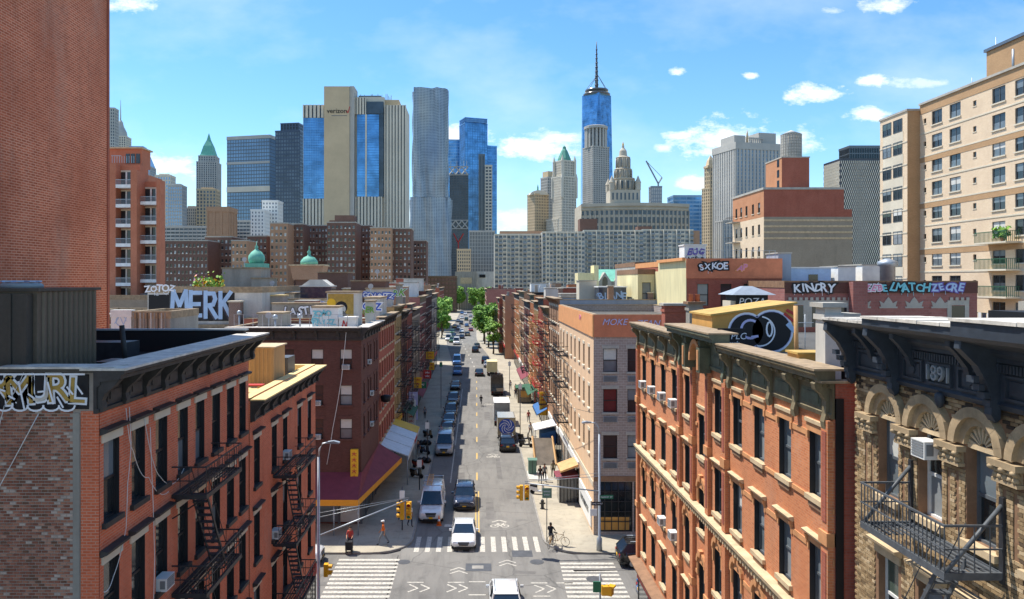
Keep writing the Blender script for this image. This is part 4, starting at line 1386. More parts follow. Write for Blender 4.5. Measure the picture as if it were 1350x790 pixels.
# ================================================================ on the orange tenement's roof
def roof_things():
 b = thing('roof_bulkhead', 'orange and yellow rooftop shed with huge black graffiti swirl edged white', 'roof shed', (11.8, 33, 17))
 m = MB()
 m.prism([(9.95, 17.0), (13.4, 17.0), (13.4, 19.0), (9.95, 18.5)], 'y', 32.0, 35.0, 'container_orange')
 m.build('wall', b)
 m = MB(); m.prism([(9.85, 18.5), (13.5, 19.02), (13.5, 19.1), (9.85, 18.58)], 'y', 31.9, 35.1, 'container_yellow'); m.build('roof', b)
 g = MB().frame(0, 31.99, 0)
 def disc(cx, cz, r, mat, y, rz=None, a0=0, a1=360):
  g.face([(x, y, z) for x, z in arc(cx, cz, r, a0, a1 - .01, 26, rz)][::1], mat)
 for cx, r in ((11.4, .8), (12.45, .92)):
  disc(cx, 17.86, r, 'paint_white', -.004); disc(cx, 17.86, r - .07, 'paint_lilac', -.008, r - .07); disc(cx, 17.86, r - .1, 'paint_black', -.012)
 strokes(g, [arc(11.55, 17.95, .38, 60, 300, 16)], .1, -.02, 'paint_lilac')
 strokes(g, [arc(11.95, 17.86, .62, -100, 80, 16)], .06, -.03, 'paint_white')
 strokes(g, [arc(12.35, 17.95, .12, 0, 360, 12, .3)], .07, -.03, 'paint_white')
 strokes(g, [[(11.6, 17.62), (11.85, 17.66)]], .1, -.05, 'paint_lilac')
 strokes(g, [[(13.0, 18.6), (13.35, 18.3)], [(13.1, 18.75), (13.38, 18.6)]], .12, -.03, 'paint_red')
 strokes(g, [[(13.15, 18.15), (13.38, 17.9)]], .2, -.03, 'paint_sky')
 g.build('graffiti', b)
 # name board at the parapet
 s = thing('graffiti_board', 'small black board scrawled with pale graffiti standing at the orange tenement parapet', 'board', (10.0, 30.2, 17))
 m = MB(); m.box(9.6, 10.7, 30.15, 30.2, 17.0, 18.1, 'paint_black'); m.build('panel', s)
 lettering('graffiti_letters', 'MTPLC', .36, 'paint_white', (10.15, 30.14, 17.78), 0, s, shear=.2)
 lettering('graffiti_letters', 'xzsrk', .26, 'paint_white', (10.15, 30.14, 17.5), 0, s, shear=.2)
 # small hut with pyramid roof
 h = thing('roof_hut', 'black rooftop hut with pale pyramid tin roof and scrawled white tag', 'roof hut', (13.6, 38, 17))
 m = MB(); m.box(12.75, 14.3, 37.2, 38.8, 17.0, 19.3, 'paint_black'); m.build('wall', h)
 m = MB()
 v = [(12.45, 36.9, 19.3), (14.6, 36.9, 19.3), (14.6, 39.1, 19.3), (12.45, 39.1, 19.3), (13.3, 37.8, 19.72), (13.75, 37.8, 19.72), (13.75, 38.2, 19.72), (13.3, 38.2, 19.72)]
 m.mesh(v, [(0, 1, 5, 4), (1, 2, 6, 5), (2, 3, 7, 6), (3, 0, 4, 7), (4, 5, 6, 7), (3, 2, 1, 0)], 'galvanised'); m.build('roof', h)
 lettering('graffiti_letters', 'POZA', .5, 'paint_white', (13.5, 37.18, 18.95), 0, h, shear=.15)
 m = MB(); m.box(12.5, 12.75, 37.3, 38.5, 17, 19.0, 'stone_light'); m.build('side_panel', h)
 # chimneys
 def chim(name, label, x0, x1, y0, y1, z0, z1, mat, capmat, pots=0, graff=False):
  c = thing(name, label, 'chimney', ((x0 + x1) / 2, (y0 + y1) / 2, z0))
  m = MB(); m.box(x0, x1, y0, y1, z0, z1, mat); m.box(x0 - .05, x1 + .05, y0 - .05, y1 + .05, z1 - .35, z1 - .2, mat); m.build('stack', c)
  m = MB(); m.box(x0 - .12, x1 + .12, y0 - .12, y1 + .12, z1, z1 + .13, capmat); m.build('cap', c)
  for k in range(pots):
   m = MB(); x = x0 + (k + .5) * (x1 - x0) / pots; m.lathe(x, (y0 + y1) / 2, [(.14, z1 + .13), (.12, z1 + .5), (.15, z1 + .52)], 'render_terracotta', 10); m.build('chimney_pot', c)
  return c
 chim('chimney', 'pale grey patched chimney between the orange tenement and the black cornice', 9.75, 10.2, 21.2, 21.8, 17, 19.25, 'concrete_pale', 'stone_grey')
 c = chim('chimney', 'black and white tagged chimney beside the pale grey chimney', 10.32, 10.62, 21.3, 21.9, 17, 18.95, 'paint_black', 'stone_grey')
 g = MB().frame(0, 21.29, 0); strokes(g, [arc(10.47, 18.3, .12, 0, 300, 9), [(10.36, 18.0), (10.5, 18.2), (10.6, 17.9)], arc(10.47, 17.6, .1, 40, 360, 9)], .04, 0, 'paint_white'); g.build('graffiti', c)
 chim('chimney', 'broad brick chimney with dark slab top at the orange tenement far corner', 10.5, 11.7, 42.2, 43.0, 17, 18.6, 'brick_crimson', 'stone_grey', 0)
 chim('chimney', 'grey rendered chimney standing behind the broad brick one', 11.3, 12.0, 40.2, 40.9, 17, 18.75, 'concrete', 'stone_brown', 2)
 k = thing('equipment_box', 'low orange equipment box with open frame on the orange tenement roof near the pale chimney', 'roof equipment', (9.9, 23, 17))
 m = MB(); m.box(9.6, 10.4, 22.6, 23.4, 17, 17.8, 'container_orange'); m.box(9.55, 10.45, 22.55, 23.45, 17.8, 17.86, 'container_yellow'); m.build('body', k)
 m = MB(); m.tube([(10.15, 24.0, 17), (10.1, 24.0, 19.2)], .07, 'wood_tan', 8); tag(m.build('vent_pipe'), 'tan vent pipe rising beside the orange equipment box', 'vent pipe')
 # antenna rods
 for i, (x, y, z) in enumerate(((12.2, 26, 18.9), (12.6, 26.4, 18.7), (11.7, 27, 18.8))):
  m = MB(); m.tube([(x, y, 17), (x, y, z)], .015, 'galvanised', 5)
  m.tube([(x - .3, y, z - .3), (x + .3, y, z - .3)], .01, 'galvanised', 4)
  tag(m.build('antenna'), ['tallest antenna rod, nearest us, on the orange tenement roof', 'shortest antenna rod on the orange tenement roof, between the other two', 'antenna rod nearest the graffiti swirl on the orange tenement roof'][i], 'antenna', 'antenna rods on the orange roof')
roof_things()
# ================================================================ across the side street, right: pink and grey corner house
def pink_corner():
 X, Y0, Y1, H = 9.15, 59.2, 83.6, 17.3
 b = thing('corner_building', 'four storey pink corner building with grey side wall and terracotta parapet band', 'building', (14.5, 70, 0))
 T = (X, Y1, -90); Tc = (X, Y0, 0)
 U = lambda y: Y1 - y
 ys = [61.6, 64.6, 67.4, 70.4, 73.2, 76.4, 79.4, 82]
 rows = [12.85, 9.7, 6.1]
 w, h = .9, 1.8
 cx = [1.3, 3.2, 5.2, 7.4, 9.2]
 sh = [hole(U(y), z, w, h) for y in ys for z in rows]
 ch = [hole(u, z, 1.1, 1.85) for u in cx for z in rows] + [(.35, 3.0, .4, 4.3), (3.2, 5.6, .4, 4.3), (5.9, 8.6, .4, 4.3)]
 shell(b, 'R', X, Y0, Y1, 10.6, H, 'render_pink', 'brick_pink_grey', 'tar_roof', sh, ch, zroof=16.6, parapet=.3)  # greyer side brick paints in its shade, the pink front its sun
 rg = random.Random(4)
 for y in ys:
  for z in rows:
   win(b, T, U(y), z, w, h, 'flat', 'stone_light', 'frame_black', MIXED, rng=rg)
 for i, u in enumerate(cx):
  for j, z in enumerate(rows):
   pn = [('curtain_red', 'curtain_red')] if (i == 0 and j == 1) else ([('blind_white', 'glass_grey')] if (i, j) == (0, 0) else MIXED)
   win(b, Tc, u, z, 1.1, 1.85, 'flat', 'stone_grey', 'frame_black', pn, rng=rg)
   q = MB().frame(*Tc); q.box(u - .55, u + .55, -.08, .02, z - .75, z - .3, 'grey_paint')
   for k in range(5): q.box(u - .5, u + .5, -.1, -.081, z - .7 + k * .08, z - .66 + k * .08, 'iron_grey')
   q.build('air_sleeve', b)
 p = MB()
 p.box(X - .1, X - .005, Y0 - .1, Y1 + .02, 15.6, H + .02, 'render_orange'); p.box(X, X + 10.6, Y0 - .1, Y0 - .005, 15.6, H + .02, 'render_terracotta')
 p.build('parapet_band', b)
 g = 0
 for i, t in enumerate(('MOKE', 'ZEAN', 'RUST')):
  lettering('graffiti_letters', t, .7, 'paint_lilac', (X + 1.6 + i * 2.6, Y0 - .12, 16.75 - .1 * i), 0, b, shear=.3)
 lettering('graffiti_letters', 'SAM', .6, 'paint_pink', (X - .12, 66, 16.8), -90, b)
 # shop windows with black bars on the side
 for (a, c) in ((.35, 3.0), (3.2, 5.6), (5.9, 8.6)):
  m = MB().frame(*Tc)
  m.face([(a, .12, .4), (c, .12, .4), (c, .12, 4.3), (a, .12, 4.3)], 'glass_dark')
  m.face([(a + .2, .11, .5), (c - .2, .11, .5), (c - .2, .11, 1.5), (a + .2, .11, 1.5)], 'container_orange')
  o = m.build('shop_window', b)
  q = MB().frame(*Tc)
  n = 5
  for k in range(n + 1):
   u = a + (c - a) * k / n; q.box(u - .03, u + .03, .0, .06, .4, 4.3, 'frame_black')
  for k in range(6):
   z = .4 + 3.9 * k / 5; q.box(a, c, .005, .055, z - .03, z + .03, 'frame_black')
  q.build('window_grille', o)
 q = MB().frame(*Tc); q.box(.05, 10.5, -.06, -.004, 4.35, 4.75, 'stone_brown'); q.build('stone_band', b)
 fire_escape(b, T, U(79.6), U(75.2), [12.6, 9.5, 6.0], 1.1, 1, fine=False, bars=24)
 q = MB().frame(*T)
 q.box(.1, U(Y0) - .1, -.05, -.004, 3.9, 4.3, 'stone_light'); q.build('stone_band', b)
 shopfront(b, T, .2, U(Y0) - 8.2, 3.9, 'sign_white', 9)
 q = MB().frame(*T); q.prism([(-.1, 3.7), (-1.7, 3.1), (-1.7, 2.95), (-.1, 3.5)], 'x', U(70.2), U(67.2), 'wood_tan'); q.build('awning', b)
 q = MB().frame(*T); q.box(U(66.8), U(60), -.12, -.004, .5, 2.6, 'sign_white'); q.build('wall_board', b)
 lettering('board_letters', 'TWO BRIDGES', .7, 'car_grey', at(T, U(63.4), -.13, 1.5), -90, b)
 s = thing('dumpster', 'dark shuttered kiosk against the pink corner building under the tan awning', 'kiosk', (8.3, 68.6, .14))
 m = MB(); m.box(7.4, 9.0, 67.8, 69.6, .14, 2.4, 'car_grey')
 for k in range(5): m.box(7.5 + k * .3, 7.56 + k * .3, 67.76, 67.8, .2, 2.3, 'paint_black')
 m.build('body', s)
 m = MB(); m.prism([(7.1, 2.4), (9.05, 2.4), (9.05, 2.75), (7.1, 2.5)], 'y', 67.5, 69.7, 'awning_maroon'); m.build('roof', s)
 return b
pink_corner()
# ================================================================ the rows of tenements along the street
def joined_windows(bld, T, cols, rows, w, h, lm, fm, panes, rng, deep=.14):
 """windows too small to tell apart, one part: frames, panes, lintels, sills in real depth"""
 m = MB().frame(*T)
 for u in cols:
  for z in rows:
   up, lo = rng.choice(panes)
   m.box(u - w / 2, u + w / 2, deep, deep + .02, z + h * .5, z + h, up)
   m.box(u - w / 2, u + w / 2, deep + .03, deep + .05, z, z + h * .5, lo)
   m.box(u - w / 2, u + w / 2, deep - .03, deep + .05, z + h * .47, z + h * .53, fm)
   m.box(u - w / 2 - .12, u + w / 2 + .12, -.06, .08, z + h - .01, z + h + .22, lm)
   m.box(u - w / 2 - .12, u + w / 2 + .12, -.1, .08, z - .14, z + .01, lm)
 return m.build('windows', bld, 'stuff')
def tenement(label, side, X, Y0, Y1, H, wall, lm='stone_tan', fm='frame_black', corn='cornice_left', ch=.9, cproj=.55, depth=13, fe=1, near=True, side_cols=0, sidemat=None,
   roof='silver_roof', shop='sign_red', awn=None, seed=0, ncol=None, name='tenement', lint='flat', cornmat2='flashing_brown', fy=None, femat='iron_black'):
 rg = random.Random(seed)
 b = thing(name, label, 'building', (X + (depth / 2 if side == 'R' else -depth / 2), (Y0 + Y1) / 2, 0))
 if side == 'L': T = (X, Y0, 90)
 else: T = (X, Y1, -90)
 L = Y1 - Y0
 n = ncol or max(3, int(round(L / 1.9)))
 cols = [L * (k + .5) / n for k in range(n)]
 w, h = min(.95, L / n * .52), 1.8
 top = H - ch - .35 - h
 rows = []
 z = top
 while z > 3.6:
  rows.append(z); z -= 3.02
 xa = X - depth if side == 'L' else X
 Tc = (xa, Y0, 0)
 cc = []
 if side_cols:
  cc = [depth - 1.4 - 2.3 * k for k in range(side_cols)] if side == 'L' else [1.4 + 2.3 * k for k in range(side_cols)]
 shell(b, side, X, Y0, Y1, depth, H, wall, sidemat or wall, roof, [hole(u, z, w, h) for u in cols for z in rows], [hole(u, z, 1.0, h) for u in cc for z in rows], zroof=H - .5)
 if near:
  for u in cols:
   for z in rows: win(b, T, u, z, w, h, lint, lm, fm, MIXED if side == 'R' else DARK, rng=rg)
 else:
  joined_windows(b, T, cols, rows, w, h, lm, fm, MIXED, rg)
 for u in cc:
  for z in rows: win(b, Tc, u, z, 1.0, h, lint, lm, fm, MIXED, rng=rg)
 if ch:
  cornice(b, T, .02, L - .02, H - ch, H + .12, cproj, corn, cornmat2, max(3, int(L / 1.5)) if near else 0, bwid=.2, dent=0)
 if fe:
  zs = [z - .15 for z in rows]
  mid = fy if fy is not None else L * .5
  k = min(2.3, L * .3)
  fire_escape(b, T, mid - k, mid + k, zs, 1.1, rg.choice([1, -1]), femat, fine=False, bars=14)
 shopfront(b, T, .1, L - .1, 3.5, shop, seed, awn=awn)
 x0 = X - depth if side == 'L' else X
 zr = H - .5
 def bit(nm, fx, fy_, w, d, hh, mt, top):
  m = MB(); px, py = x0 + fx * depth, Y0 + fy_ * L
  m.box(px - w / 2, px + w / 2, py - d / 2, py + d / 2, zr - .02, zr + hh, mt); m.box(px - w / 2 - .08, px + w / 2 + .08, py - d / 2 - .08, py + d / 2 + .08, zr + hh, zr + hh + .1, top); m.build(nm, b)
 bit('stair_hut', rg.uniform(.3, .7), rg.uniform(.35, .8), 2.1, 2.6, rg.uniform(1.9, 2.6), rg.choice(['concrete', 'concrete_pale', 'brick_crimson', wall, 'stone_light']), 'stone_grey')
 for q in range(3): bit('chimney', rg.uniform(.08, .92), rg.choice([.06, .94]), .6, .6, rg.uniform(1.0, 2.1), rg.choice([wall, 'brick_brown_old', 'concrete']), 'stone_light')
 bit('skylight', rg.uniform(.15, .85), rg.uniform(.2, .4), 1.4, 1.1, .5, 'grey_paint', 'glass_grey')
 for q in range(3):
  m = MB(); px, py = x0 + rg.uniform(.1, .9) * depth, Y0 + rg.uniform(.15, .85) * L; hh = rg.uniform(.7, 2.6); m.tube([(px, py, zr), (px, py, zr + hh)], .05 if hh > 1.6 else .1, 'galvanised', 6)
  if hh > 1.6:
   for k in range(3): m.tube([(px - .5 + .1 * k, py, zr + hh - .2 - .25 * k), (px + .5 - .1 * k, py, zr + hh - .2 - .25 * k)], .025, 'galvanised', 4)
  m.build('aerial' if hh > 1.6 else 'vent_pipe', b)
 return b
def dark_corner():
 X, Y0, Y1, H = -9.4, 62.0, 73.0, 16.1
 b = thing('corner_building', 'dark brown brick corner building with black cornice above a maroon shop awning', 'building', (-15, 67, 0))
 T = (X, Y0, 90); Tc = (X - 11, Y0, 0)
 rg = random.Random(8)
 cols = [1.6, 4.0, 5.5, 7.9, 9.6]
 rows = [12.75, 9.8, 7.05]
 w, h = .85, 1.65
 cx = [7.4, 9.75, 5.0, 2.6]
 shell(b, 'L', X, Y0, Y1, 11, H, 'brick_dark_red', 'brick_dark_red', 'silver_roof', [hole(u, z, w, h) for u in cols for z in rows], [hole(u, z, 1.0, h) for u in cx for z in rows], zroof=15.85, parapet=.25)
 for u in cols:
  for z in rows: win(b, T, u, z, w, h, 'flat', 'brick_dark_red', 'frame_black', DARK, rng=rg)
 pn = {(9.75, 0): ('blind_white', 'glass_dark'), (9.75, 1): ('blind_white', 'blind_grey'), (9.75, 2): ('blind_white', 'glass_grey'), (7.4, 0): ('blind_white', 'glass_dark')}
 for u in cx:
  for k, z in enumerate(rows):
   win(b, Tc, u, z, 1.0, h, 'flat', 'brick_dark_red', 'frame_black', [pn.get((u, k), ('glass_dark', 'glass_dark'))], rng=rg)
 cornice(b, T, -.3, Y1 - Y0 - .02, 15.1, 16.15, .6, 'cornice_left', 'flashing', 7)
 cornice(b, Tc, .02, 11.02, 15.1, 16.15, .6, 'cornice_left', 'flashing', 7)
 air_conditioner(Tc, 9.75, rows[0], 'white air conditioner in the topmost lit window of the dark corner building')
 air_conditioner(Tc, 7.4, rows[1], 'white air conditioner in the dark corner building beside the yellow roof edge, middle floor')
 air_conditioner(Tc, 7.4, rows[2], 'white air conditioner in the dark corner building beside the yellow roof edge, lower floor')
 air_conditioner(T, 4.0, rows[0], 'white air conditioner on the street side of the dark corner building, top floor')
 air_conditioner(T, 5.5, rows[1], 'white air conditioner on the street side of the dark corner building, middle floor')
 air_conditioner(T, 5.5, rows[2] + .02, 'white air conditioner on the street side of the dark corner building, lowest of its column')
 # awning round the corner
 a = MB()
 p0, p1 = (-20.4, 62 - .05, 4.35), (-9.35, 62 - .05, 4.35)
 p2 = (-9.35, 73, 4.35)
 e0, e1, e2 = (-20.4, 59.0, 2.95), (-9.2, 58.9, 2.95), (-7.2, 73, 2.95)
 a.face([e0, e1, p1, p0], 'awning_maroon'); a.face([e1, e2, p2, p1], 'awning_maroon')
 o = a.build('awning', b)
 v = MB()
 def valance(p, q):
  v.mesh([(p[0], p[1], 2.5), (q[0], q[1], 2.5), (q[0], q[1], 2.97), (p[0], p[1], 2.97)], [(0, 1, 2, 3)], 'awning_orange')
 valance((-20.4, 58.98, 0), (-9.18, 58.88, 0)); valance((-9.18, 58.88, 0), (-7.18, 73, 0))
 v.build('valance', o)
 s = MB().frame(*Tc)
 for k in range(6):
  s.box(.3 + k * 1.8, 1.9 + k * 1.8, -.06, -.004, .3, 2.5, 'blind_white' if k % 2 else 'glass_grey')
  s.box(1.9 + k * 1.8, 2.1 + k * 1.8, -.1, -.004, .14, 2.9, 'frame_grey')
 s.build('shopfront', b)
 s = MB().frame(*T)
 for k in range(5):
  s.box(.3 + k * 2.1, 2.2 + k * 2.1, -.06, -.004, .3, 2.5, 'glass_dark'); s.box(2.2 + k * 2.1, 2.35 + k * 2.1, -.1, -.004, .14, 2.9, 'frame_grey')
 s.build('shopfront', b)
 for i in range(3):
  q = MB(); q.tube([(-13 + i * 1.9, 59.1, .14), (-13 + i * 1.9, 59.1, 2.9)], .06, 'galvanised', 8); q.build('awning_post', b)
 y = thing('shop_sign', 'tall narrow yellow sign hung on the dark corner building above its awning', 'sign', (-9.9, 61.6, 3.8))
 q = MB(); q.box(-10.2, -9.6, 61.45, 61.75, 3.75, 6.3, 'sign_yellow'); q.build('panel', y)
 q = MB(); q.box(-9.95, -9.85, 61.75, 61.98, 4.2, 4.3, 'iron_black'); q.box(-9.95, -9.85, 61.75, 61.98, 5.8, 5.9, 'iron_black'); q.build('hanger', y, 'stuff')
 g = MB().frame(0, 61.44, 0)
 for k in range(5):
  z = 6.0 - k * .47; x = -9.9
  strokes(g, [[(x - .18, z), (x + .18, z)], [(x, z + .12), (x, z - .2)], [(x - .18, z - .2), (x, z), (x + .16, z - .22)]], .05, 0, 'paint_red')
 g.build('characters', y)
 q = thing('satellite_dish', 'black round speaker-like dish on the dark corner building street wall', 'dish', (-9.2, 73.2, 8.6))
 m = MB().frame(-8.9, 73.2, 90); m.box(-.06, .06, -.25, .3, 8.5, 8.6, 'iron_black'); m.build('arm', q)
 m = MB(); m.lathe(-8.75, 73.2, [(.05, 8.25), (.45, 8.35), (.5, 8.9), (.1, 9.0)], 'paint_black', 14); m.build('bowl', q)
 return b
dark_corner()
# shaded side of the street, going away
LEFT = [
 # Y0, Y1, H, wall, lm, corn, fe, shop, awn, label
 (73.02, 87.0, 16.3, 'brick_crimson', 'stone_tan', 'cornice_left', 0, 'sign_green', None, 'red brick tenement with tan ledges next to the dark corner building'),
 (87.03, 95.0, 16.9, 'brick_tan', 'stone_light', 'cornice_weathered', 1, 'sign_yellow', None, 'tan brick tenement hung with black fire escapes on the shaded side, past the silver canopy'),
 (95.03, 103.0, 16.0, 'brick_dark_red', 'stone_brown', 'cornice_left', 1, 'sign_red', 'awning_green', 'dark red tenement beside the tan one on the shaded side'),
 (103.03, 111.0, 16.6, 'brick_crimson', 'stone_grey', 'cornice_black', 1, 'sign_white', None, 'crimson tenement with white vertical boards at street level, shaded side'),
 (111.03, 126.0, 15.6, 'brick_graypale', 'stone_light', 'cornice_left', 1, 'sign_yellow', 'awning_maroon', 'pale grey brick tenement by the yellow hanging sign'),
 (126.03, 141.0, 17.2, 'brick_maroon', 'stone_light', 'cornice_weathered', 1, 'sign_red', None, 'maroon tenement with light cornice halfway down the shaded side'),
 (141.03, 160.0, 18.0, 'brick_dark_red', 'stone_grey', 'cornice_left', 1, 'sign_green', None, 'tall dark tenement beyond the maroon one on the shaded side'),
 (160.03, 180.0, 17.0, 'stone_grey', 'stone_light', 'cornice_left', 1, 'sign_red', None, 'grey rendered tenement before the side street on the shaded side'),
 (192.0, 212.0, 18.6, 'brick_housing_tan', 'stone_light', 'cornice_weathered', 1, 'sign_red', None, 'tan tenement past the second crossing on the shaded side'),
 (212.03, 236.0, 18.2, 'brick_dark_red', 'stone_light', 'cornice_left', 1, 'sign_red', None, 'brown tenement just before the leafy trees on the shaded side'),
 (300.0, 340.0, 17.0, 'brick_crimson', 'stone_light', 'cornice_left', 0, 'sign_red', None, 'distant red tenement behind the leafy trees on the shaded side'),
]
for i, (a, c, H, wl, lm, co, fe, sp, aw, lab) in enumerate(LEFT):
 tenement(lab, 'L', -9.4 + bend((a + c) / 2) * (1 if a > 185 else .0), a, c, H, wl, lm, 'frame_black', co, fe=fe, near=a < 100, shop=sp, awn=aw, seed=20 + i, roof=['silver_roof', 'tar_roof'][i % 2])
RIGHT = [
 (83.65, 96.0, 17.85, 'brick_housing_tan', 'stone_light', 'stone_brown', 1, 'sign_white', None, 'tan tenement with blank grey blue side wall behind the pink corner building', 'render_grey_blue'),
 (96.03, 104.0, 16.4, 'brick_orange', 'stone_tan', 'cornice_weathered', 1, 'sign_yellow', 'awning_blue', 'orange tenement with iron balconies on the sunny side, second past the pink corner', None),
 (104.03, 112.5, 17.4, 'brick_crimson', 'stone_tan', 'cornice_left', 1, 'sign_red', None, 'red tenement with bright red fire escapes on the sunny side', None),
 (112.53, 121.0, 16.7, 'brick_tan', 'stone_light', 'cornice_weathered', 1, 'sign_green', 'awning_green', 'tan tenement beyond the red fire escapes on the sunny side', None),
 (121.03, 130.0, 17.6, 'brick_orange', 'stone_light', 'cornice_green', 1, 'sign_red', None, 'orange tenement with greenish cornice halfway down the sunny side', None),
 (130.03, 146.0, 16.2, 'brick_maroon', 'stone_light', 'cornice_left', 1, 'sign_yellow', 'awning_maroon', 'maroon tenement above the maroon awning on the sunny side', None),
 (146.03, 163.0, 17.7, 'brick_housing_tan', 'stone_light', 'cornice_weathered', 1, 'sign_white', None, 'light tan tenement before the second crossing on the sunny side', None),
 (163.03, 184.0, 16.9, 'brick_orange', 'stone_light', 'cornice_left', 1, 'sign_red', None, 'orange red tenement with fire escape nearest the big street tree, sunny side', None),
 (192.0, 208.0, 16.0, 'brick_housing_tan', 'stone_light', 'cornice_left', 1, 'sign_red', None, 'tan house just past the second crossing on the sunny side', None),
 (208.03, 222.0, 15.0, 'brick_crimson', 'stone_light', 'cornice_left', 1, 'sign_red', None, 'red brick house beside the biggest street tree', None),
 (300.03, 345.0, 16.5, 'brick_maroon', 'stone_light', 'cornice_left', 0, 'sign_red', None, 'far maroon house at the bend on the sunny side', None),
]
for i, (a, c, H, wl, lm, co, fe, sp, aw, lab, sm) in enumerate(RIGHT):
 tenement(lab, 'R', 9.2 + bend((a + c) / 2) * (1 if a > 185 else .0), a, c, H, wl, lm, 'frame_black', co, fe=fe, near=a < 100, shop=sp, awn=aw, seed=50 + i, sidemat=sm, roof=['tar_roof', 'silver_roof'][i % 2], ch=.5 if i == 0 else .9,
   femat='paint_red' if i == 2 else ('wood_tan' if i in (3, 6) else 'iron_black'))
# ================================================================ roofs, bulkheads and walls inside the blocks
def block(name, label, x0, x1, y0, y1, H, wall, roof='silver_roof', cap='flashing_brown', wins=None, z0=0, cat='building'):
 b = thing(name, label, cat, ((x0 + x1) / 2, (y0 + y1) / 2, z0))
 hs = []
 if wins:
  cols, rows, w, h = wins
  hs = [hole(u, z, w, h) for u in cols for z in rows]
 m = MB().frame(x0, y0, 0)
 m.wall(0, x1 - x0, z0, H, hs, wall)
 m.frame()
 m.box(x0, x1, y0, y1, z0, H, wall, 'fbt')
 m.build('wall', b)
 m = MB(); m.box(x0 + .25, x1 - .25, y0 + .25, y1 - .25, H - .5, H - .42, roof); m.build('roof', b)
 m = MB()
 for (a, c, d, e) in ((x0 - .04, x1 + .04, y0 - .04, y0 + .3), (x0 - .04, x1 + .04, y1 - .3, y1 + .04), (x0 - .04, x0 + .3, y0 + .3, y1 - .3), (x1 - .3, x1 + .04, y0 + .3, y1 - .3)):
  m.box(a, c, d, e, H - .5, H + .08, cap)
 m.build('coping', b)
 if wins:
  for u in cols:
   for z in rows:
    win(b, (x0, y0, 0), u, z, w, h, 'flat', wall, 'frame_black', MIXED)
 return b
def graffiti_on(b, text, size, mat, x, y, z, outline='paint_black', ow=.06, shear=.15, sp=1.0, slant=0):
 rg = random.Random(text)
 w = size * .66
 for i, ch in enumerate(text):
  s_ = round(size * rg.uniform(.88, 1.2), 2)
  lettering('graffiti_letter', ch, s_, mat, (x + (i - (len(text) - 1) / 2) * w, y - .02 - .006 * (i % 3), z + rg.uniform(-.09, .09) * size), 0, b, outline, ow * 1.3 + .03 * s_ if outline else 0, fat=.03 * s_, shear=rg.uniform(-.25, .35), slant=slant + rg.uniform(-.2, .2))
 m = MB().frame(0, y - .012, 0)
 for i in range(len(text)):
  if rg.random() < .6:
   q = x + (i - len(text) / 2 + rg.random()) * w
   strokes(m, [[(q, z - size * .3), (q + .02, z - size * rg.uniform(.5, .85))]], .035, 0, mat)
   strokes(m, [arc(q, z + size * rg.uniform(-.4, .4), size * rg.uniform(.15, .35), rg.uniform(0, 200), rg.uniform(220, 380), 8)], .05, -.01, outline or mat)
 if m.f: m.build('graffiti_drips', b, 'stuff')
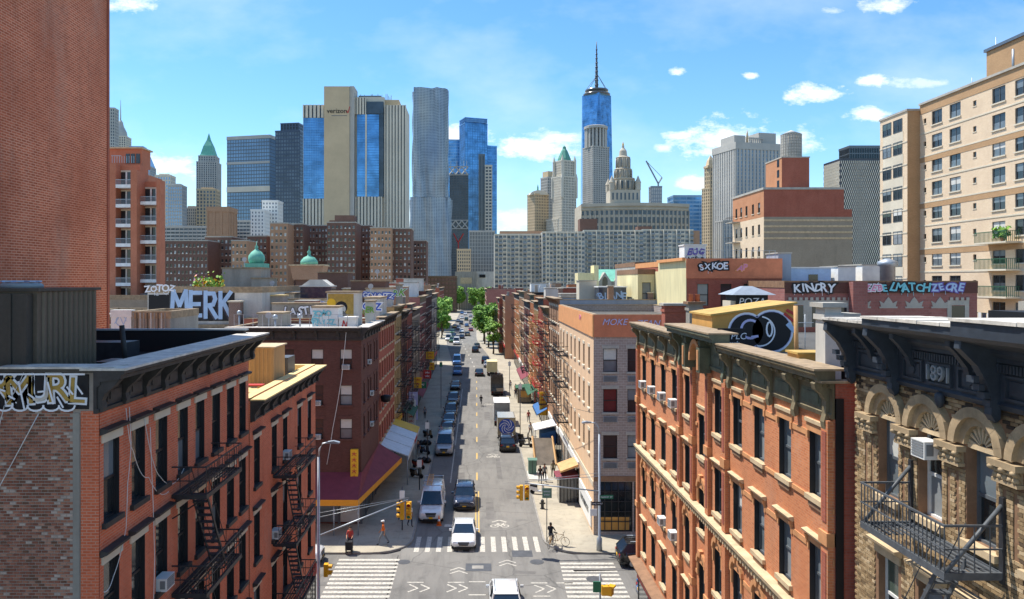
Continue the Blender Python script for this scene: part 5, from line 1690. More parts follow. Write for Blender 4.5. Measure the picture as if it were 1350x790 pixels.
def left_roofs():
 m_ = block('warehouse', 'grey roof storey bearing the huge block letters on black', -32.5, -21.2, 75, 92, 19.3, 'concrete_pale', 'tar_roof')
 q = MB().frame(0, 74.985, 0); q.box(-30.4, -23.9, -.01, .01, 16.0, 19.22, 'paint_black'); q.box(-32.4, -30.4, -.01, .01, 16.6, 18.6, 'paint_black'); q.build('graffiti_ground', m_)
 L = {'M': [[(0, 0), (.1, 1)], [(.1, 1), (.5, .42)], [(.5, .42), (.9, 1)], [(.9, 1), (1, 0)]], 'E': [[(.12, 0), (.12, 1)], [(.12, .94), (.9, .94)], [(.12, .5), (.8, .5)], [(.12, .06), (.9, .06)]],
  'R': [[(.12, 0), (.12, 1)], [(.12, .93), (.75, .93)], [(.75, .93), (.85, .72)], [(.85, .72), (.7, .5)], [(.7, .5), (.12, .46)], [(.4, .46), (.95, 0)]], 'K': [[(.12, 0), (.12, 1)], [(.12, .45), (.9, 1)], [(.35, .6), (.95, 0)]]}
 x = -30.1
 for i, ch in enumerate('MERK'):
  w = 1.55 if ch == 'M' else 1.3
  zb = 16.45 - .05 * i
  hgt = 2.55
  ln = [[(x + a * w, zb + c * hgt) for a, c in s_] for s_ in L[ch]]
  g = MB().frame(0, 74.95, 0)
  strokes(g, [[(a - .1, c - .1) for a, c in s_] for s_ in ln], .44, .01, 'car_navy')
  strokes(g, ln, .4, 0, 'paint_sky'); g.build('graffiti_letter', m_)
  x += w + .17
 graffiti_on(m_, 'ZOTOZ', .9, 'paint_white', -31.3, 74.98, 19.15, None)
 for i, (x, c) in enumerate(((-27.7, 'paint_pink'), (-26.9, 'paint_green'), (-26.2, 'leaf_b'), (-28.3, 'paint_purple'))):
  pass
 # planter with flowers on that roof
 p = thing('rooftop_plants', 'potted flowering plants in a row on top of the block lettered wall', 'plants', (-27, 77, 19.0))
 m = MB(); m.box(-28.6, -25.6, 76.6, 77.2, 18.85, 19.35, 'render_terracotta'); m.build('planter', p)
 f = MB(); rg = random.Random(2)
 for k in range(260):
  x, y, z = rg.uniform(-28.6, -25.6), rg.uniform(76.4, 77.4), 19.3 + abs(rg.gauss(0, .55)); s = rg.uniform(.08, .2)
  a = Vector((rg.uniform(-1, 1), rg.uniform(-1, 1), rg.uniform(-1, 1))).normalized() * s; c = a.orthogonal().normalized() * s
  f.face([tuple(Vector((x, y, z)) + a), tuple(Vector((x, y, z)) + c), tuple(Vector((x, y, z)) - a), tuple(Vector((x, y, z)) - c)], rg.choice(['leaf_b', 'leaf_a', 'leaf_b', 'paint_pink' if x < -27.4 else 'paint_green', 'sign_yellow']))
 f.build('foliage', p, 'stuff')
 w = block('roof_wall', 'pale panel scrawled with thin blue lines beside the corrugated rooftop pen', -28.9, -27.3, 60, 60.6, 17.6, 'sign_white', 'white_paint', 'white_paint', cat='wall', z0=0)
 g = MB().frame(0, 59.98, 0); strokes(g, [[(-28.6, 16.6), (-28.2, 17.2), (-27.9, 16.5), (-27.6, 17.3)], arc(-28.1, 16.8, .4, 0, 300, 9)], .06, 0, 'paint_sky'); g.build('graffiti', w)
 c = block('corrugated_pen', 'weathered corrugated metal pen on the roof below the block lettering', -27.2, -24.2, 60, 66, 17.5, 'concrete', 'silver_roof', cat='roof enclosure')
 for k in range(10):
  m = MB(); m.prism([(-27.2 + k * .28, 60), (-27.06 + k * .28, 60), (-27.1 + k * .28, 59.9), (-27.16 + k * .28, 59.9)], 'z', 15.5, 17.45, ['concrete', 'tin_brown', 'concrete_pale'][k % 3]); m.build('rib', c)
 block('tenement', 'low tenement roof with grey skylights behind the yellow roof edge', -36, -20.6, 62, 74.8, 15.6, 'brick_dark_red', 'silver_roof')
 # bulkheads with graffiti on and behind the dark corner building's roof
 def hut(label, x0, x1, y0, y1, z0, z1, mat, capm='flashing_brown', name='roof_bulkhead'):
  b = thing(name, label, 'roof hut', ((x0 + x1) / 2, (y0 + y1) / 2, z0))
  m = MB(); m.box(x0, x1, y0, y1, z0, z1, mat); m.build('wall', b)
  m = MB(); m.box(x0 - .1, x1 + .1, y0 - .1, y1 + .1, z1, z1 + .14, capm); m.build('roof', b)
  return b
 b = hut('pale cyan lettered bulkhead at the front of the dark corner building roof', -13.9, -11.7, 64.2, 66.4, 15.85, 17.7, 'sign_white')
 graffiti_on(b, 'TOMO', .62, 'paint_cyan', -13.1, 64.18, 17.2, None); graffiti_on(b, 'FRIZZ', .6, 'paint_cyan', -12.9, 64.18, 16.5, None)
 b = hut('bulkhead painted yellow and grey with a round black doodle, behind the cyan lettered one', -13.4, -10.6, 68, 70.5, 15.85, 18.9, 'concrete_pale')
 g = MB().frame(0, 67.985, 0)
 g.face([(-13.3, 0, 16.4), (-11.0, 0, 16.4), (-11.0, 0, 18.8), (-13.3, 0, 18.8)], 'paint_gold')
 for k, (x, z, r, mt) in enumerate(((-12.1, 17.6, .55, 'paint_black'), (-12.1, 17.45, .4, 'concrete_pale'), (-12.1, 16.8, .5, 'car_grey'), (-13.0, 18.0, .4, 'sign_yellow'))):
  g.face([(a, -.005 * (k + 1), c) for a, c in arc(x, z, r, 0, 359, 16)], mt)
 g.build('graffiti', b)
 b = hut('small white box with red scribble near the edge of the dark corner building roof', -11.6, -10.2, 64.0, 65.2, 15.85, 16.8, 'white_paint', 'white_paint')
 g = MB().frame(0, 63.98, 0); strokes(g, [[(-11.3, 16.1), (-11.2, 16.6), (-11.0, 16.1), (-10.9, 16.5)]], .12, 0, 'paint_red'); g.build('graffiti', b)
 b = hut('grey roof hut covered in blue and white bubble letters at the row of shaded roofs', -11.2, -9.7, 76, 82, 16.0, 18.2, 'concrete_pale')
 graffiti_on(b, 'COZ', .95, 'paint_blue', -10.5, 75.97, 17.4, 'paint_white', .08)
 b = hut('long low bulkhead with white throw-up letters along the shaded roofs', -12.9, -9.9, 88.5, 90.5, 16.6, 19.0, 'concrete_pale')
 graffiti_on(b, 'GOUNTZ', .9, 'paint_white', -11.4, 88.47, 18.2, 'paint_blue', .08)
 b = hut('black water tank housing with pale domed cap among the tagged roofs', -19.5, -16.1, 84, 87, 16.0, 19.3, 'car_navy', 'concrete_pale')
 m = MB(); m.prism([(-19.4, 19.44), (-16.2, 19.44), (-17.1, 20.1), (-18.5, 20.1)], 'y', 84.2, 86.8, 'concrete_pale'); m.build('dome', b)
 b = hut('brown brick bulkhead right of the black tank housing', -14.9, -10.8, 90, 94, 16.2, 19.9, 'brick_housing')
 b = hut('grey bulkhead tagged with green, between brown brick roof huts', -10.4, -7.6 - 2.2, 98, 101, 16, 19.4, 'concrete')
 graffiti_on(b, 'RK', 1.2, 'paint_green', -10.1, 97.97, 18.4, 'paint_white', .05)
 b = hut('pink and white painted roof hut beside the black tank housing', -24.3, -20.2, 84, 87, 15.6, 18.5, 'stone_light')
 graffiti_on(b, 'YUM', 1.6, 'paint_pink', -23.0, 83.97, 17.6, 'paint_white', .08); graffiti_on(b, 'LO', 1.3, 'sign_red', -21, 83.97, 17.4, 'paint_white', .08)
 b = hut('grey stone bulkhead with white steam pipe above the block letters', -29.5, -25.0, 88, 92, 18.9, 21.4, 'concrete');
 b = hut('narrow grey bulkhead between the block letters and the green dome', -25.5, -23.4, 86, 89, 15.6, 20.2, 'concrete')
 b = hut('brown chimney stack with pale cap beside the block lettered wall', -24.0, -22.9, 73.5, 74.6, 15, 17.9, 'brick_brown_old', 'stone_light', 'chimney')
 b = hut('long grey wall tagged with faint letters behind the dark corner building roof', -20, -13.2, 74.2, 75.2, 15.6, 17.7, 'concrete')
 graffiti_on(b, 'LASTER', 1.0, 'paint_white', -17, 74.17, 17.0, 'car_grey', .05)
 b = hut('tan topped little hut by the grey tagged wall', -22.4, -19.9, 78, 80, 15.6, 18.4, 'concrete', 'yellow_roof')
 b = hut('grey tagged parapet hut just behind the yellow doodle bulkhead', -10.4, -9.6, 71, 72.6, 15.85, 18.0, 'concrete_pale')
 graffiti_on(b, 'ER', .7, 'paint_green', -10.0, 70.97, 17.2, None)
 b = hut('low grey plant box with rail on the dark corner building roof, far from the street', -19.6, -17.4, 68, 71, 15.85, 17.0, 'concrete')
 b = hut('long white tagged wall across the roof of the red tenement with tan ledges', -21, -13.2, 83.2, 83.7, 15.8, 17.9, 'stone_light')
 graffiti_on(b, 'HEKRONE', 1.0, 'paint_blue', -17, 83.17, 17.2, 'paint_white', .05)
 b = hut('brick lift tower behind the black tank housing', -20.5, -16.6, 98, 102, 15.8, 21.0, 'brick_housing')
 b = hut('dark red roof hut with pale cap beside the brick lift tower', -15.8, -12.5, 104, 107, 16, 19.6, 'brick_crimson', 'concrete_pale')
 b = hut('tan brick roof hut above the pale grey brick tenement', -13.5, -10.4, 114, 117, 15.2, 19.0, 'brick_housing_tan', 'stone_light')
 b = hut('white roof hut above the maroon tenement on the shaded side', -13.2, -10.2, 130, 134, 16.8, 19.6, 'white_paint', 'stone_grey')
 b = hut('grey roof hut above the tall dark tenement on the shaded side', -14, -10.4, 146, 150, 17.6, 20.3, 'concrete_pale', 'stone_grey')
 for i, (x, y, z) in enumerate(((-18.2, 66.5, 15.85), (-11, 79, 18.3), (-12, 92, 20.0), (-23, 85.5, 18.6), (-27.5, 90, 21.4))):
  d = thing('satellite_dish', ['white dish on the dark corner building roof', 'white dish on the bubble letter hut', 'white dish on the brown brick bulkhead', 'white dish on the pink painted roof hut', 'white dish on the grey stone bulkhead'][i], 'dish', (x, y, z), 'satellite dishes on the shaded roofs')
  m = MB(); m.tube([(x, y, z), (x, y, z + .9)], .04, 'galvanised', 6); m.build('mast', d)
  m = MB(); m.prism([(x + .27 * math.cos(t), z + 1.1 + .27 * math.sin(t)) for t in [k * PI / 8 for k in range(16)]], 'y', y - .14, y - .06, 'galvanised'); m.build('bowl', d)
 # pipes and vents on the roof
 rg = random.Random(31)
 n = 0
 for (x, y, z) in ((-17.5, 66, 15.85), (-15.2, 65.4, 15.85), (-19.6, 80, 16), (-17.6, 92, 16.8), (-15.5, 95, 16.8), (-12.2, 84, 16.3), (-28.5, 80, 18.9), (-22.5, 72, 15.3)):
  m = MB(); hh = rg.uniform(.8, 1.7)
  m.tube([(x, y, z - .3), (x, y, z + hh)], .08, 'galvanised', 8)
  m.lathe(x, y, [(.1, z + hh), (.24, z + hh + .05), (.22, z + hh + .3), (.05, z + hh + .4)], 'galvanised', 10)
  labs = ['vent pipe with mushroom cap on the dark corner building roof, farther from the street', 'vent pipe with mushroom cap near the front edge of the dark corner building roof', 'vent pipe by the black tank housing', 'vent pipe behind the black tank housing',
    'vent pipe in front of the brown brick bulkhead', 'vent pipe beside the grey bubble letter hut', 'vent pipe on top of the block lettered wall', 'vent pipe on the low roof with skylights']
  tag(m.build('vent_pipe'), 'galvanised ' + labs[n], 'vent pipe', 'vent pipes on the shaded roofs'); n += 1
 # wire fence round the dark corner building's roof edge
 f = thing('roof_fence', 'thin wire fence round the dark corner building roof', 'fence', (-14, 68, 15.85))
 m = MB()
 for k in range(14):
  x = -20 + k * .78
  m.box(x - .02, x + .02, 62.6, 62.64, 15.8, 17.2, 'galvanised')
 for z in (16.4, 17.2):
  m.box(-20, -9.7, 62.61, 62.63, z - .01, z + .01, 'galvanised')
 m.build('post', f, 'stuff')
 # inner-block buildings behind, down the shaded side
 rows = [(-45, -37, 74, 95, 16.5, 'brick_maroon', 'maroon inner block house far behind the block lettering'), (-34, -22.2, 96, 112, 17.4, 'brick_housing', 'brown inner block house behind the pink painted roof hut'),
   (-60, -38, 100, 118, 18, 'brick_graypale', 'grey inner block house under the balcony tower'), (-36, -23, 114, 135, 17.6, 'brick_dark_red', 'dark inner block house below the green dome'),
   (-40, -24, 150, 180, 17.5, 'brick_maroon', 'maroon inner block house below the pale green dome with brick drum'), (-24, -22.6, 126, 180, 17, 'stone_grey', 'grey party wall block behind the shaded row')]
 for r in rows:
  block('inner_house', r[6], *r[:5], r[5])
left_roofs()
def green_domes():
 b = thing('church', 'small church tower with bright green onion dome on a tiled green drum', 'church', (-46.5, 160, 0))
 m = MB(); m.box(-49, -44, 158, 163, 0, 22.4, 'brick_housing'); m.build('wall', b)
 m = MB(); m.box(-48.6, -44.4, 158.4, 162.6, 22.4, 23.6, 'copper_green'); m.build('drum', b)
 m = MB(); m.lathe(-46.5, 160.5, [(1.4, 23.6), (1.75, 24.4), (1.65, 25.2), (1.1, 26.0), (.45, 26.5), (.25, 26.8), (.4, 27.1), (.1, 27.5), (.04, 28.3)], 'copper_green', 18); m.build('dome', b)
 b = thing('church', 'brick turret with shallow pale green dome and finial among the tagged roofs', 'church', (-36, 162, 0))
 m = MB(); m.box(-38, -33.4, 160, 164.5, 0, 20.2, 'brick_housing'); m.prism([(-38.6, 20.2), (-32.8, 20.2), (-32.2, 23.1), (-39.2, 23.1)], 'y', 159.4, 165, 'brick_housing_tan'); m.build('wall', b)
 m = MB(); m.box(-39.4, -32, 159.2, 165.2, 23.1, 23.4, 'stone_tan'); m.build('cornice', b)
 m = MB(); m.lathe(-35.7, 162, [(1.9, 23.4), (1.8, 24.1), (1.2, 24.9), (.4, 25.3), (.3, 25.7), (.45, 26.1), (.08, 26.6), (.04, 27.4)], 'copper_green', 18); m.build('dome', b)
green_domes()
def right_mid():
 # red and cream house with four windows facing us
 b = block('brick_house', 'red brick house with bold pale tag on its parapet and cream side wall', 19.95, 29.0, 72, 95, 22.0, 'brick_crimson', 'tar_roof', 'render_orange', ([1.55, 3.75, 5.95, 8.0], [17.6, 14.2], 1.05, 2.1))
 m = MB(); m.box(19.9, 29.02, 71.92, 71.995, 20.2, 22.1, 'render_terracotta'); m.build('parapet_band', b)
 m = MB(); m.box(19.9, 19.945, 72.0, 83, 0, 22.0, 'render_cream'); m.box(19.9, 19.945, 83, 95, 0, 21.0, 'render_cream'); m.build('side_wall', b, 'stuff')
 graffiti_on(b, 'SXKOE', .85, 'paint_white', 22.5, 71.9, 21.3, 'paint_black', .1, 0, 1.0)
 graffiti_on(b, 'AP', .7, 'paint_pink', 25.2, 71.9, 21.2, 'render_orange', .05); graffiti_on(b, 'FUGZ', .7, 'paint_sky', 24.4, 71.98, 17.3, None)
 m = MB(); m.box(19.6, 19.9, 72.2, 82.5, 21.9, 22.2, 'render_orange'); m.build('coping_edge', b)
 # cream light well behind it
 c = block('cream_house', 'cream rendered house with window in its light well behind the tagged red one', 18.0, 19.85, 84.5, 97, 21.2, 'render_cream', 'tar_roof', 'stone_brown', ([.95], [17.3], .95, 2.5))
 g = block('cream_house', 'grey green rear house stepping down from the cream light well', 20.5, 24, 98, 112, 22.3, 'stone_grey', 'tar_roof', 'stone_brown')
 graffiti_on(c, 'KO', .8, 'paint_pink', 18.9, 84.47, 16.6, None)
 # low long house with ornament crowns and graffiti parapet
 k = block('brick_house', 'long low maroon brick house with pale ornament crowns and a band of graffiti letters', 25.6, 41.6, 63, 71.5, 19.9, 'brick_maroon', 'silver_roof', 'stone_brown')
 w = []
 crown = proto(('crown_ornament',), lambda m: (m.box(-.75, .75, -.06, .01, 0, .14, 'stone_grey'), m.prism([(-.6, .14), (.6, .14), (.75, .62), (.38, .42), (.2, .7), (0, .95), (-.2, .7), (-.38, .42), (-.75, .62)], 'y', -.05, .01, 'stone_grey')))
 for x in (34.2, 36.35, 38.5, 32.0):
  inst('crown_ornament', crown, k, Vector((x, 63, 17.7)) - k.location)
 surround = proto(('window_surround',), lambda m: (m.box(-.9, .9, -.06, .03, 1.35, 1.75, 'stone_grey'), m.box(-.9, -.55, -.05, .03, -1.2, 1.35, 'stone_grey'), m.box(.55, .9, -.05, .03, -1.2, 1.35, 'stone_grey'), m.box(-.55, .55, -.02, .0, -1.2, 1.3, 'glass_dark'),
             [m.box(-.7 + .45 * j, -.45 + .45 * j, -.09, -.05, 1.75, 2.0, 'stone_grey') for j in range(4)]))
 for x in (26.6, 28.4, 30.2, 40.0, 38.4 + .3 + 3):
  if x < 41: inst('window_surround', surround, k, Vector((x, 63, 16.6)) - k.location)
 m = MB(); m.box(25.6, 41.6, 62.93, 62.995, 18.95, 19.85, 'brick_dark_red'); m.build('parapet_band', k)
 graffiti_on(k, 'KINDRY', .85, 'paint_white', 28.0, 62.92, 19.35, 'paint_black', .09, 0)
 graffiti_on(k, 'SUZEB', .8, 'paint_pink', 32.4, 62.92, 19.4, 'paint_white', .05, 0); graffiti_on(k, 'ELMATCH', .85, 'paint_cyan', 35.6, 62.92, 19.4, 'paint_black', .06, .1); graffiti_on(k, 'ZECRE', .8, 'paint_sky', 39.1, 62.92, 19.4, 'paint_purple', .06, 0)
 m = MB(); m.box(30.9, 32.1, 62.2, 62.93, 15, 19.9, 'brick_maroon'); m.build('chimney_breast', k)
 # white rendered bulkheads behind
 def hut(label, x0, x1, y0, y1, z0, z1, mat='white_paint', capm='stone_grey'):
  h = thing('roof_bulkhead', label, 'roof hut', ((x0 + x1) / 2, (y0 + y1) / 2, z0))
  m = MB(); m.box(x0, x1, y0, y1, z0, z1, mat); m.build('wall', h)
  m = MB(); m.box(x0 - .08, x1 + .08, y0 - .08, y1 + .08, z1, z1 + .12, capm); m.build('roof', h)
  return h
 hut('tall pale blue rendered chimney block at the end of the tagged red house', 29.05, 30.3, 73, 76, 15, 22.6, 'render_grey_blue')
 h = hut('long low whitewashed roof block behind the graffiti parapet', 30.3, 34.6, 74, 80, 15, 21.2, 'paint_sky', 'white_paint')
 m = MB(); m.box(32.4, 33.3, 73.95, 73.99, 19.6, 20.6, 'glass_dark'); m.build('window', h)
 hut('white roof block with grey ducts beside the cream apartment tower', 37.2, 39.0, 78, 82, 15, 21.4, 'white_paint'); hut('small white roof hut with hood next to the grey ducts', 40.2, 43.2, 79, 84, 15, 21.6, 'white_paint')
 d = thing('roof_vent', 'grey slatted rooftop condenser between the white roof blocks', 'roof equipment', (36, 80, 19))
 m = MB()
 m.box(34.9, 36.9, 79, 81, 18, 21.0, 'galvanised')
 m.build('body', d)
 for kx in range(5):
  m = MB(); m.box(35.0, 36.8, 78.93, 79, 18.4 + kx * .5, 18.7 + kx * .5, 'grey_paint'); m.build('slat', d)
 d = thing('roof_vent', 'round capped ventilator beside the cream apartment tower', 'roof equipment', (41, 76, 19))
 m = MB(); m.lathe(41.2, 76, [(.7, 18), (.7, 21.4), (.95, 21.5), (.9, 21.9), (.2, 22.2)], 'galvanised', 14); m.build('body', d)
 h = hut('graffiti covered white roof hut above the tagged red house', 21.4, 23.6, 78, 80, 21.5, 23.6, 'white_paint', 'white_paint')
 graffiti_on(h, 'BUG', .9, 'paint_purple', 22.5, 77.97, 22.9, None); graffiti_on(h, 'NEST', .6, 'paint_black', 22.5, 77.97, 22.2, None)
 f = thing('roof_railing', 'thin metal railing along the roof of the tagged red house', 'railing', (24, 73, 22))
 m = MB()
 for kx in range(16): m.box(20.2 + kx * .57, 20.23 + kx * .57, 73, 73.03, 21.5, 22.9, 'galvanised')
 m.box(20.2, 28.8, 73.005, 73.025, 22.88, 22.91, 'galvanised'); m.build('bar', f, 'stuff')
 # fillers down the sunny side blocks
 rows = [(20.5, 30, 96, 118, 17.5, 'brick_maroon', 'maroon inner block house behind the tan tenement'), (22.4, 36, 120, 150, 17, 'brick_graypale', 'grey brick inner block house with silver roof behind the sunny row'),
   (22.4, 44, 152, 190, 17.5, 'brick_housing_tan', 'tan inner block house below the green church roof'), (32, 56, 98, 118, 18, 'brick_cream_brown', 'buff inner block house behind the whitewashed roof block'),
   (44, 54, 60, 74, 16, 'brick_maroon', 'maroon house at the foot of the cream apartment tower'), (23.5, 34, 74, 90, 15.3, 'brick_graypale', 'low grey house behind the long maroon house')]
 for r in rows[:5]: block('inner_house', r[6], *r[:5], r[5])
 # rooftop shed with blue letters on the tan tenement
 h = hut('blue grey roof hut lettered in pale blue behind the pink corner parapet', 14.2, 17.4, 88, 91, 16.5, 19.2, 'car_navy', 'white_paint')
 graffiti_on(h, 'BLANE', 1.0, 'paint_sky', 15.8, 87.97, 18.2, None)
 bb = thing('billboard', 'black billboard standing on the sunny side roofs', 'billboard', (9.8, 128, 16))
 m = MB(); m.box(9.4, 12.2, 127.9, 128.1, 14.2, 18.0, 'paint_black'); m.build('panel', bb)
 for x in (9.8, 11.8):
  m = MB(); m.box(x - .08, x + .08, 128.1, 128.3, 12, 17.6, 'iron_grey'); m.build('post', bb)
 # tanks and bulkheads along the sunny roofs
 for i, (x, y, z, w, d, hh, mt, lab) in enumerate(((11, 98.5, 16, 2.5, 3, 2.2, 'stone_grey', 'grey bulkhead on the second roof of the sunny row'), (12, 107, 16.9, 3, 3, 2, 'brick_crimson', 'red brick bulkhead on the sunny row'), (10.5, 115, 16.2, 2, 3, 2.6, 'concrete_pale', 'pale bulkhead near the black billboard'),
           (12.5, 135, 15.8, 3, 4, 2.4, 'brick_orange', 'orange brick bulkhead past the black billboard'), (11, 152, 17.2, 3, 4, 2.2, 'white_paint', 'white bulkhead far along the sunny roofs'), (13, 172, 16.4, 4, 4, 2.6, 'concrete', 'grey bulkhead at the end of the sunny row'))):
  hut(lab, x, x + w, y, y + d, z, z + hh, mt)
right_mid()
# ================================================================ the skyline
def PX(px, D): return (px - 628) * D / 1000
def PZ(py, D): return 20 + (370 - py) * D / 1000
def curtain(bld, cx, cy, wx, wy, deg, z0, z1, gm, pm, nx, ny, nz, pw=.4, sh=.3, pd=.5, sd=None, top=None, vertical=True, spm=None, faces='fklr', core='glazing', frame_name='window_frames'):
 """glazed core with projecting piers and spandrels: every window is a real recess"""
 m = MB().frame(cx, cy, deg)
 m.box(-wx / 2, wx / 2, -wy / 2, wy / 2, z0, z1, gm, 'tb')
 m.build(core, bld)
 f = MB().frame(cx, cy, deg)
 sd = sd if sd is not None else pd * .7
 sp = spm or pm
 dz = (z1 - z0) / nz
 dx, dy = wx / nx, wy / ny
 hw, hh = wx / 2, wy / 2
 for k in range(nx + 1):
  u = -hw + dx * k; a, c = max(-hw, u - dx * pw / 2), min(hw, u + dx * pw / 2)
  if 'f' in faces: f.box(a, c, -hh - pd, -hh, z0, z1, pm, 'k')
  if 'k' in faces: f.box(a, c, hh, hh + pd, z0, z1, pm, 'f')
 for k in range(ny + 1):
  u = -hh + dy * k; a, c = max(-hh, u - dy * pw / 2), min(hh, u + dy * pw / 2)
  if 'l' in faces: f.box(-hw - pd, -hw, a, c, z0, z1, pm, 'r')
  if 'r' in faces: f.box(hw, hw + pd, a, c, z0, z1, pm, 'l')
 if sh > 0:
  for k in range(nz + 1):
   z = z0 + dz * k; a, c = max(z0, z - dz * sh / 2), min(z1, z + dz * sh / 2)
   if k == 0: a, c = z0, z0 + dz * sh / 2
   f.box(-hw - sd, hw + sd, -hh - sd, hh + sd, a, c, sp, '')
 f.build(frame_name, bld, 'stuff')
 r = MB().frame(cx, cy, deg)
 e = pd + .15
 r.box(-hw - e, hw + e, -hh - e, hh + e, z1, z1 + (top or dz * .4), pm)
 r.build('roof', bld)
def tower(name, label, cx, cy, cat='skyscraper'):
 return thing(name, label, cat, (cx, cy, 0))
def mass(bld, name, cx, cy, wx, wy, deg, z0, z1, mat):
 m = MB().frame(cx, cy, deg); m.box(-wx / 2, wx / 2, -wy / 2, wy / 2, z0, z1, mat); return m.build(name, bld)
def skyline():
 # ---- tall blue glass tower with antenna mast
 D = 1600; cx, cy = PX(789.5, D), D + 30
 b = tower('glass_tower', 'tallest tower, tapering blue glass with slanted corners and a long needle spire', cx, cy)
 zt, zb = PZ(122, D), 0
 hb, ht = 36, 36
 bot = [(cx + hb * math.cos(math.radians(a)) * 1.3, cy + hb * math.sin(math.radians(a)) * 1.3) for a in (225, 315, 45, 135)]
 topp = [(cx + ht * math.cos(math.radians(a)) * .86, cy + ht * math.sin(math.radians(a)) * .86) for a in (270, 0, 90, 180)]
 V = [(x, y, zb) for x, y in bot] + [(x, y, zt) for x, y in topp]
 mats = ['glass_blue', 'glass_blue_deep', 'glass_blue', 'glass_blue_deep']
 m = MB()
 for k in range(4):
  m.face([V[k], V[(k + 1) % 4], V[4 + k]], 'glass_blue_deep')
  m.face([V[4 + k], V[(k + 1) % 4], V[4 + (k + 1) % 4]], 'glass_blue')
 m.face(V[4:], 'glass_blue'); m.build('glazing', b)
 f = MB()
 for j in range(1, 84):                                    # floor lines wrapped round the tapering prism
  t = j / 84; z = zb + (zt - zb) * t
  ring = []
  for k in range(4):
   p, q = Vector(V[k]), Vector(V[(k + 1) % 4]); a = Vector(V[4 + k]); c = Vector(V[4 + (k - 1) % 4])
   ring += [Vector(V[k]).lerp(c, t), Vector(V[k]).lerp(a, t)]
  o = Vector((cx, cy, z)); s = 1.004
  ring = [o + (v - o) * s for v in ring]
  w = 1.3 if j % 28 == 0 else .28
  for p, q in zip(ring, ring[1:] + ring[:1]):
   if (p - q).length > .5: f.face([tuple(p), tuple(q), (q.x, q.y, z + w), (p.x, p.y, z + w)], 'glass_blue_pale')
 f.build('floor_bands', b, 'stuff')
 m = MB(); m.lathe(cx, cy, [(29, zt), (29, zt + 3), (22, zt + 3.2), (22, zt + 8), (25, zt + 8.3), (25, zt + 12), (6, zt + 12.5)], 'car_grey', 28); m.build('crown_ring', b)
 m = MB()
 z = zt + 12
 H = PZ(49, D) - z
 m.lathe(cx, cy, [(3.6, z), (3.0, z + H * .3), (2.0, z + H * .6), (1.3, z + H * .85), (.6, z + H)], 'iron_grey', 8)
 for k in range(9):
  zz = z + H * (.1 + .09 * k); m.lathe(cx, cy, [(4.4 - .3 * k, zz), (4.4 - .3 * k, zz + 2.2)], 'car_navy', 8)
 m.build('spire', b)
 m = MB()
 for k in range(6):
  a = k * PI / 3 + .3; m.tube([(cx + 24 * math.cos(a), cy + 24 * math.sin(a), zt + 12), (cx + 2, cy, z + H * .32)], .5, 'iron_grey', 4)
 m.build('spire_stay', b, 'stuff')
 # ---- grey limestone tower in front of it
 D = 1250; cx, cy = PX(785.5, D), D
 b = tower('stone_tower', 'slim pale limestone tower with fluted open crown standing before the tall blue glass one', cx, cy)
 curtain(b, cx, cy, 31, 30, 26, 60, PZ(196, D), 'glass_far_dark', 'stone_far_grey', 9, 8, 52, .5, .4, .6)
 curtain(b, cx, cy, 35, 32, 26, 0, PZ(285, D), 'glass_far_dark', 'stone_far_grey', 10, 8, 32, .5, .4, .6)
 m = MB().frame(cx, cy, 26)
 z0, z1 = PZ(196, D), PZ(167, D)
 for k in range(18):
  a = 2 * PI * k / 18; x, y = 16.5 * math.cos(a), 16 * math.sin(a)
  m.box(x - 1.5, x + 1.5, y - 1.5, y + 1.5, z0, z1 - 4, 'stone_far_grey')
 m.lathe(0, 0, [(19.5, z1 - 5), (19.5, z1 - 1), (17, z1)], 'stone_far_grey', 18, False); m.lathe(0, 0, [(14, z0), (14, z1 - 5)], 'glass_far_dark', 18)
 m.build('crown', b)
 # ---- gothic tower with green pyramid
 D = 1150; cx, cy = PX(744, D), D
 b = tower('gothic_tower', 'cream gothic tower with green copper pyramid roof and corner pinnacles', cx, cy)
 curtain(b, cx, cy, 25, 25, 28, 0, PZ(235, D), 'glass_far_dark', 'stone_far', 9, 9, 44, .55, .35, .7)
 curtain(b, cx - 2, cy + 14, 36, 32, 28, 0, PZ(290, D), 'glass_far_dark', 'stone_far', 12, 9, 26, .55, .35, .7)
 curtain(b, cx, cy, 20, 20, 28, PZ(235, D), PZ(214, D), 'glass_far_dark', 'stone_far', 7, 7, 6, .55, .35, .6)
 zt = PZ(214, D)
 m = MB().frame(cx, cy, 28)
 m.lathe(0, 0, [(11, zt), (10, zt + 5), (5, zt + 17), (3, zt + 20), (2.6, zt + 23), (.4, PZ(192, D))], 'copper_green_far', 8, False, PI / 8)
 m.build('pyramid_roof', b)
 m = MB().frame(cx, cy, 28)
 for sx in (-1, 1):
  for sy in (-1, 1):
   m.lathe(sx * 11.2, sy * 11.2, [(2.3, PZ(240, D)), (2.3, zt - 1), (2.6, zt), (.2, zt + 9)], 'stone_far', 8, False)
   m.lathe(sx * 13, sy * 13, [(2, PZ(262, D)), (2, PZ(236, D)), (.2, PZ(230, D))], 'stone_far', 8, False)
 m.build('pinnacle', b, 'stuff')
 # ---- tan pair beside it
 D = 1180
 b = tower('office_tower', 'tan brick tower with rounded pale cap beside the gothic tower', PX(708, D), D)
 curtain(b, PX(709, D), D, 24, 22, 28, 0, PZ(258, D), 'glass_far_dark', 'stone_far_tan', 8, 7, 34, .55, .4)
 m = MB().frame(PX(709, D), D, 6); m.prism(arc(0, PZ(258, D), 14, 0, 180, 10, 7), 'y', -12, 12, 'stone_far'); m.lathe(0, 0, [(1.5, PZ(258, D)), (1.2, PZ(247, D)), (.2, PZ(243, D))], 'copper_green_far', 8); m.build('cap', b)
 D = 1230
